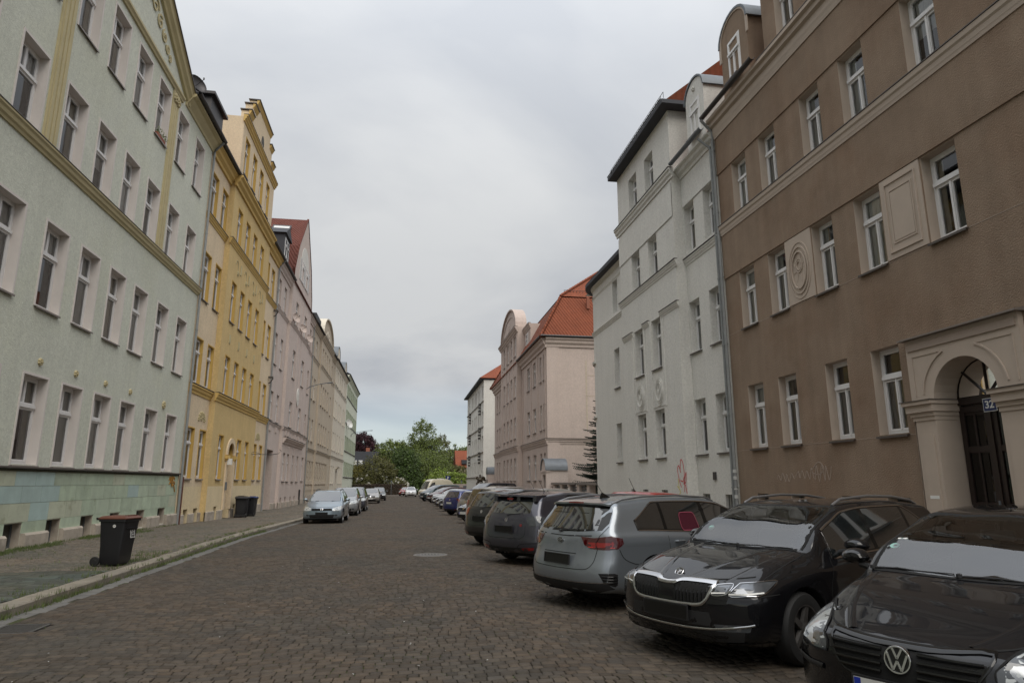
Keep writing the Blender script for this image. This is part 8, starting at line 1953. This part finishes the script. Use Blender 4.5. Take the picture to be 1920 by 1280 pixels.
# ------------------------------------------------------------------ the other parked cars
def generic(label, m, kind, L, W, H, pos, head, rear=False, hi=False, rw=.31, lamps='lamp_clear', tl='lamp_red', plate='white', rails=False, grille='wide', cat='car', name='parked_car', group=None, ant=False, spoil=0, tlz=(.78, 1.0)):
    t = thing(name, label, cat, group=group)
    zb = .20
    if kind == 'hatch': top, belt = hatch_profile(L, H, .70, 1.12, .99, 2.0, 1.0, .06); nose = [(.15, .12), (.4, 0), (.6, .01), (.75, .08), (.95, .3)]; tail = [(.2, .1), (.42, 0), (.6, .01), (.9, .07), (1.03, .14), (H-.1, .40)]
    elif kind == 'estate': top, belt = hatch_profile(L, H, .70, 1.15, .99, 2.05, 1.0, .05); nose = [(.15, .12), (.4, 0), (.6, .01), (.75, .08), (.95, .3)]; tail = [(.2, .1), (.42, 0), (.6, .01), (.9, .06), (1.03, .12), (H-.1, .34)]
    elif kind == 'mpv': top, belt = hatch_profile(L, H, .80, 1.05, 1.10, 2.05, 1.08, .05, (.98, 1.05)); nose = [(.15, .12), (.45, 0), (.65, .02), (.85, .12), (1.0, .3)]; tail = [(.2, .1), (.45, 0), (.65, .01), (1.0, .06), (1.1, .10), (H-.1, .28)]
    elif kind == 'saloon':
        top = [(0, .68), (.12, .73), (.5, .86), (1.0, .95), (1.25, .98), (1.5, 1.12), (2.0, H-.09), (2.3, H-.01), (2.8, H), (L-1.5, H-.07), (L-1.1, H-.22), (L-.7, 1.06), (L-.4, 1.04), (L, .98)]
        belt = [(0, .62), (.3, .75), (1.2, .88), (L*.6, .94), (L-.9, .97), (L, .93)]; nose = [(.15, .12), (.4, 0), (.6, .01), (.75, .08), (.95, .3)]; tail = [(.2, .08), (.45, 0), (.7, .02), (.95, .08)]
    elif kind == 'van':
        zb = .26; top = [(0, .92), (.12, 1.0), (.6, 1.16), (.95, 1.27), (1.2, 1.42), (1.75, H-.16), (2.05, H-.04), (2.6, H), (L-.4, H-.01), (L-.1, H-.05), (L, H-.08)]
        belt = [(0, .84), (.4, .98), (1.2, 1.08), (2.0, 1.14), (L, 1.14)]; nose = [(.2, .08), (.5, 0), (.8, .03), (1.0, .14)]; tail = [(.2, .03), (.6, 0), (1.2, .04), (H-.1, .14)]
    elif kind == 'camper':
        zb = .28; top = [(0, 1.0), (.12, 1.12), (.35, 1.3), (.6, 1.6), (1.0, 2.12), (1.35, H-.08), (1.8, H), (L-1.4, H), (L-.9, H-.12), (L-.45, H-.5), (L, 1.75)]
        belt = [(0, .95), (.5, 1.15), (2.0, 1.28), (L, 1.3)]; nose = [(.2, .05), (.6, 0), (.9, .03), (1.2, .1)]; tail = [(.2, .02), (.8, 0), (1.6, .02)]
    fo = .85 if kind != 'camper' else .9
    wb = L*.585 + (.15 if kind in ('van', 'camper') else 0)
    c = Car(L, W, H, top, belt, nose, tail, (fo, fo+wb), rw, zb, .30, .22 if kind not in ('van', 'camper') else .05, .34 if kind not in ('van', 'camper') else .16, hi=hi)
    cowl = dict(mpv=1.10, van=1.02, camper=.42).get(kind, 1.20); wt = dict(mpv=1.98, van=1.90, camper=1.12, saloon=2.1).get(kind, 1.95)
    res = .07 if hi else .12
    c.windshield(t, cowl, wt, res=res*1.2)
    if kind == 'camper': c.side_glass(t, [(.85, 1.75)], None, dz1=.25)
    elif kind == 'van': c.side_glass(t, [(1.45, 2.4), (2.5, 3.6), (3.7, L-.35)], None)
    else:
        e = L-.62 if kind in ('estate', 'mpv') else (L-.75 if kind == 'hatch' else L-1.1)
        c.side_glass(t, [(1.5, 2.3), (2.38, 3.12), (3.2, e)], None, rear_pt=(3.15, e+.12))
    if rear and kind != 'camper': c.rear_glass(t, 1.04 if kind != 'mpv' else 1.14, H-.15, .60, .52)
    c.wheels_(t, 2 if kind in ('mpv', 'estate') else 0, w=.2); c.mirrors(t, 1.62 if kind not in ('van', 'camper') else 1.35, m, 1.0 if kind not in ('van', 'camper') else 1.25)
    hz = {'mpv': .12, 'van': .16, 'camper': .10}.get(kind, 0)
    for sg in (-1, 1):
        if not rear:
            dr = (sg*35,); q = [('f', sg*.47, .60+hz), ('f', sg*.47, .70+hz), ('f', sg*.66, .765+hz), ('f', sg*.80, .79+hz), ('f', sg*.845, .72+hz), ('f', sg*.80, .62+hz), ('f', sg*.70, .585+hz)]
            h = c.patch('headlight', lamps, t, dr, q, .016, .05)
            c.patch('reflector', 'lamp_silver', h, dr, [c.hit(('f', sg*(.655+.075*math.cos(a)), .68+hz+.045*math.sin(a))) for a in [2*math.pi*i/12 for i in range(12)]], .022, .05)
            c.patch('fog_lamp', 'lamp_dark', t, (sg*25,), ell('f', sg*.62, .40, .07, .04, 10), .013, .05)
        else:
            k = 'l' if sg > 0 else 'R'; a_, b_ = tlz; dr = (180-sg*35,)
            q = [('r', sg*.56, b_-.02), ('r', sg*.74, b_), (k, -L/2+.26, b_), (k, -L/2+.38, b_-.03), (k, -L/2+.34, a_+.04), (k, -L/2+.22, a_), ('r', sg*.66, a_), ('r', sg*.58, a_+.06)]
            h = c.patch('taillight', tl, t, dr, q, .016, .05)
            c.patch('rear_reflector', 'lamp_red', t, (180-sg*20,), [('r', sg*.50, .36), ('r', sg*.76, .385), ('r', sg*.74, .33), ('r', sg*.52, .31)], .016, .05)
            c.line('tailgate_seam', 'seam', t, 'r', [('r', sg*.56, a_), ('r', sg*.56, .62), ('r', sg*.46, .55)], .008, .003)
        k = 'l' if sg > 0 else 'R'
        for u in (1.42, 2.34, 3.15)[:3 if kind != 'camper' else 1]: c.line('door_seam', 'seam', t, k, [(k, L/2-u, .92+hz), (k, L/2-u+.03, .6), (k, L/2-u, .32)], .007, .003)
        if rails:
            P = [c.hit(('t', L/2-u, sg*.56)) for u in (2.05, 2.3, 3.3, L-.85, L-.7)]; P = [p + Vector((0, 0, h_)) for p, h_ in zip(P, (0, .04, .05, .04, 0))]; sub('roof_rail', MB().tube(P, .016, 7).mesh('roof_rail', 'plastic', True), t)
    if not rear:
        if grille == 'wide': g = ((-.46, .70+hz), (0, .69+hz), (.46, .70+hz), (.45, .60+hz), (0, .59+hz), (-.45, .60+hz))
        else: g = ((-.34, .74+hz), (0, .75+hz), (.34, .74+hz), (.28, .56+hz), (0, .54+hz), (-.28, .56+hz))
        c.patch('grille', 'seam', t, 'f', [('f', *p) for p in g], .012, .05)
        if grille != 'wide': c.line('grille_frame', 'chrome', t, 'f', [('f', *p) for p in g + g[:1]], .02, .018, 3)
        c.patch('badge', 'chrome', t, 'f', ell('f', 0, .665+hz, .055, .055, 14), .022, .05)
        c.patch('lower_grille', 'plastic', t, 'f', [('f', y, z) for y, z in ((-.55, .43), (.55, .43), (.50, .28), (-.50, .28))], .010, .06)
        c.line('bonnet_seam', 'seam', t, 'f', [('f', y, z+hz) for y, z in ((-.66, .775), (-.3, .745), (0, .74), (.3, .745), (.66, .775))], .008, .003)
        c.plate(t, 'f', .47+hz*.3, dark=(plate == 'dark'))
    else:
        c.patch('badge', 'chrome', t, 'r', ell('r', 0, .90+hz, .045, .04, 14), .006, .05)
        c.line('tailgate_seam', 'seam', t, 'r', [('r', y, .545) for y in (-.47, 0, .47)], .008, .003)
        c.patch('lower_bumper', 'plastic', t, 'r', [('r', y, z) for y, z in ((-.70, .37), (0, .36), (.70, .37), (.60, .26), (0, .25), (-.60, .26))], .012, .06)
        c.plate(t, 'r', .72 if kind != 'mpv' else .80, dark=(plate == 'dark')); c.wiper(t, 'r', (.0, 1.0+hz), (-.36, 1.04+hz))
        if spoil:
            vs = []; n = 9
            for i in range(n):
                y = -.56 + 1.12*i/(n-1); p = c.hit(('t', -L/2+.60, y)); e = spoil*(1-(abs(y)/.56)**4*.5)
                vs += [(p.x, y, p.z+.004), (p.x-.10-e, y, p.z-.012), (p.x-.10-e, y, p.z-.05), (p.x-.02, y, p.z-.05)]
            b = MB(); b.add(vs, [(4*i+j, 4*i+(j+1) % 4, 4*i+4+(j+1) % 4, 4*i+4+j) for i in range(n-1) for j in range(4)] + [(0,1,2,3), (4*n-4, 4*n-3, 4*n-2, 4*n-1)]); sub('roof_spoiler', b.mesh('roof_spoiler', m, True), t)
    if kind == 'camper':
        for x, z0, z1 in ((-.2, 1.5, 2.0),): pass
        c.line('side_strip', 'seam', t, 'l', [('l', 1.0, 1.75), ('l', -2.2, 1.75)], .02, .004); c.line('side_strip', 'seam', t, 'R', [('R', 1.0, 1.75), ('R', -2.2, 1.75)], .02, .004)
        b = MB(); b.box(-.9, -.2, -.3, .3, H-.02, H+.09); sub('roof_hatch', b.mesh('roof_hatch', 'plate_white'), t)
    if ant: c.antenna(t, L*.72, .30)
    if hi: c.handles(t, (2.2, 3.05), .86+hz, m)
    c.under(t); c.finish(t, m)
    (place_r if rear else place)(t, pos[0], pos[1], head, L)
    return t, c
PG = 'cars parked at an angle along the right side'; LG = 'cars parked along the left kerb'
# dark sporty hatchback with the slotted spoiler
t, c = generic('dark slate sporty hatchback with spoiler, rear to the road, just beyond the red car', 'car_slate', 'hatch', 4.36, 1.82, 1.47, (2.10, 14.1), 56, True, True, .33, tl='lamp_dark', plate='dark', ant=True, tlz=(.80, .99))
L = 4.36; p = c.hit(('t', -L/2+.62, 0)); b = MB()
for y0, y1 in ((-.60, -.44), (-.16, .0+.02), (.44, .60)): pass
vs = []; n = 13
for i in range(n):
    y = -.64+1.28*i/(n-1); q = c.hit(('t', -L/2+.66, max(-.58, min(.58, y)))); e = .10*(1-(abs(y)/.64)**4)
    vs += [(q.x, y, q.z+.012), (q.x-.26-e, y, q.z+.0), (q.x-.28-e, y, q.z-.035), (q.x-.05, y, q.z-.02)]
b.add(vs, [(4*i+j, 4*i+(j+1) % 4, 4*i+4+(j+1) % 4, 4*i+4+j) for i in range(n-1) for j in range(4)] + [(0,1,2,3), (4*n-4, 4*n-3, 4*n-2, 4*n-1)])
so = sub('roof_spoiler', b.mesh('roof_spoiler', 'car_slate', True), t)
b = MB()
for y in (-.60, -.12, .12, .60): b.box(p.x-.30, p.x-.08, y-.05, y+.05, p.z-.14, p.z-.02)
sub('spoiler_strut', b.mesh('spoiler_strut', 'car_slate'), so)['kind'] = 'stuff'
me = text_mesh('xavier', .075, .001, 'paint_pinkish' if 'paint_pinkish' in M else 'lamp_red_bright'); me.transform(Matrix.Translation((p.x-.31, .12, p.z-.085)) @ Matrix.Rotation(R(-90), 4, 'Z') @ Matrix.Rotation(R(90), 4, 'X')); sub('lettering', me, t)
for sg in (-1, 1):
    k = 'l' if sg > 0 else 'R'
    c.patch('lamp_inner', 'lamp_clear', t, (180-sg*35,), [('r', sg*.62, .955), ('r', sg*.74, .965), (k, -L/2+.27, .95), (k, -L/2+.25, .90), ('r', sg*.64, .91)], .016, .05)
me = text_mesh('ST', .065, .001, 'lamp_red_bright', .001); q = c.hit(('r', -.46, .80)); me.transform(Matrix.Translation(q + Vector((-.008, 0, 0))) @ Matrix.Rotation(R(-90), 4, 'Z') @ Matrix.Rotation(R(90), 4, 'X')); sub('model_letters', me, t)
c.line('bumper_crease', 'seam', t, 'r', [('r', y, z) for y, z in ((-.84, .47), (-.6, .455), (-.45, .43), (-.30, .34), (.30, .34), (.45, .43), (.6, .455), (.84, .47))], .012, .006)
b = MB(); q = c.hit(('r', 0, .27)); b.lathe([(.035, -.03), (.04, .03), (.03, .03), (.03, -.02)], (0, 0, 0), 'x', 14)
for y in (-.05, .05): sub('exhaust', b.mesh('exhaust', 'chrome', True), t, (q.x-.0, y, .27))
generic('red hatchback tucked beside the grey estate, only its roof showing', 'car_red', 'hatch', 3.9, 1.68, 1.49, (3.55, 12.1), 58, True, False, .29, ant=True)
generic('black hatchback with brown-red lamps parked rear to the road, beyond the dark slate one', 'car_dark', 'hatch', 4.0, 1.74, 1.50, (2.05, 18.2), 55, True, True, .31, tl='lamp_red', plate='dark', spoil=.06)
generic('silver car with a pale roof, mostly hidden between the black hatchback and the taupe one', 'car_champagne', 'estate', 4.4, 1.76, 1.50, (3.3, 21.6), 57, True, False, .31, spoil=.10, ant=True)
generic('taupe beige car with upright tailgate parked rear to the road', 'car_taupe', 'mpv', 4.2, 1.77, 1.60, (2.75, 25.6), 57, True, True, .31, tl='lamp_red', group=PG, spoil=.06, tlz=(.85, 1.1))
generic('dark grey hatchback parked front to the road, before the silver one with bright red lamps', 'car_slate', 'hatch', 4.0, 1.65, 1.46, (2.72, 30.6), 237, False, True, .30, grille='wide', group=PG)
generic('silver hatchback parked rear to the road with bright red lamps', 'car_silver', 'hatch', 4.1, 1.74, 1.52, (3.15, 35.0), 57, True, True, .31, tl='lamp_red_bright', group=PG, tlz=(.86, 1.02))
generic('deep blue hatchback parked rear to the road', 'car_blue', 'hatch', 3.95, 1.72, 1.50, (2.72, 40.3), 56, True, True, .32, tl='lamp_red_dark', group=PG, spoil=.08, tlz=(.85, 1.0))
generic('black car with an upright chrome-framed grille right beyond the blue hatchback', 'car_black', 'hatch', 4.3, 1.78, 1.48, (2.72, 46.2), 238, False, False, .31, grille='tall', group=PG)
generic('black saloon with a chrome-framed grille, between the other black car and the cream one', 'car_dark', 'saloon', 4.5, 1.80, 1.43, (2.70, 51.0), 238, False, False, .31, grille='tall', group=PG)
generic('dark navy van standing deeper in, its roof rising above the other cars', 'car_navy', 'van', 4.9, 1.90, 1.93, (4.75, 52.5), 238, False, False, .33, cat='van', name='parked_van')
generic('cream coloured saloon parked front to the road', 'car_champagne', 'saloon', 4.5, 1.75, 1.42, (2.72, 57.5), 238, False, False, .30, grille='tall', group=PG)
generic('dark grey saloon between the cream saloon and the maroon car', 'car_slate', 'saloon', 4.5, 1.77, 1.42, (2.95, 63.2), 238, False, False, .30, group=PG)
generic('dark maroon car parked beside the teal minivan', 'car_maroon', 'mpv', 4.4, 1.77, 1.56, (2.65, 68.2), 238, False, False, .31, group=PG)
generic('dark teal minivan parked front to the road before the cream van', 'car_teal', 'van', 4.7, 1.85, 1.80, (2.15, 76.0), 240, False, False, .33, cat='minivan', name='parked_van')
generic('cream high-roofed camper van, last at the far end of the right side', 'car_cream', 'camper', 5.2, 1.98, 2.55, (2.35, 90.0), 238, False, False, .34, cat='camper van', name='camper_van', lamps='lamp_amber')
# left kerb, all facing the camera
t, c = generic('ice blue estate car with black roof rails, first at the left kerb', 'car_ice', 'estate', 4.53, 1.79, 1.50, (-3.55, 31.6), 180.5, False, True, .32, lamps='lamp_clear', plate='dark', rails=True, group=LG)
for r_, mm, of in ((.045, 'gloss_black', .026),): c.patch('badge_ring', mm, t, 'f', ell('f', 0, .665, r_, r_, 16), of, .04)
generic('silver grey minivan with large headlights, second at the left kerb', 'car_silver', 'mpv', 4.47, 1.80, 1.63, (-3.42, 40.3), 180, False, True, .31, group=LG)
generic('dark grey car with roof rails, third at the left kerb', 'car_slate', 'mpv', 4.4, 1.78, 1.62, (-3.30, 46.8), 180, False, True, .31, rails=True, group=LG)
generic('champagne silver hatchback, fourth at the left kerb', 'car_champagne', 'hatch', 4.1, 1.71, 1.43, (-3.05, 67.5), 180, False, False, .30, group=LG)
generic('black hatchback, farthest at the left kerb', 'car_dark', 'hatch', 4.1, 1.75, 1.50, (-2.75, 79.5), 180, False, False, .31, group=LG)
generic('white small crossover car standing at the far end of the street by the hedge', 'car_white', 'hatch', 3.8, 1.70, 1.52, (1.3, 104.5), 180, False, False, .32)
generic('red car half hidden behind the white crossover and the hedge end', 'car_red', 'hatch', 3.9, 1.68, 1.45, (.1, 113), 195, False, False, .30)
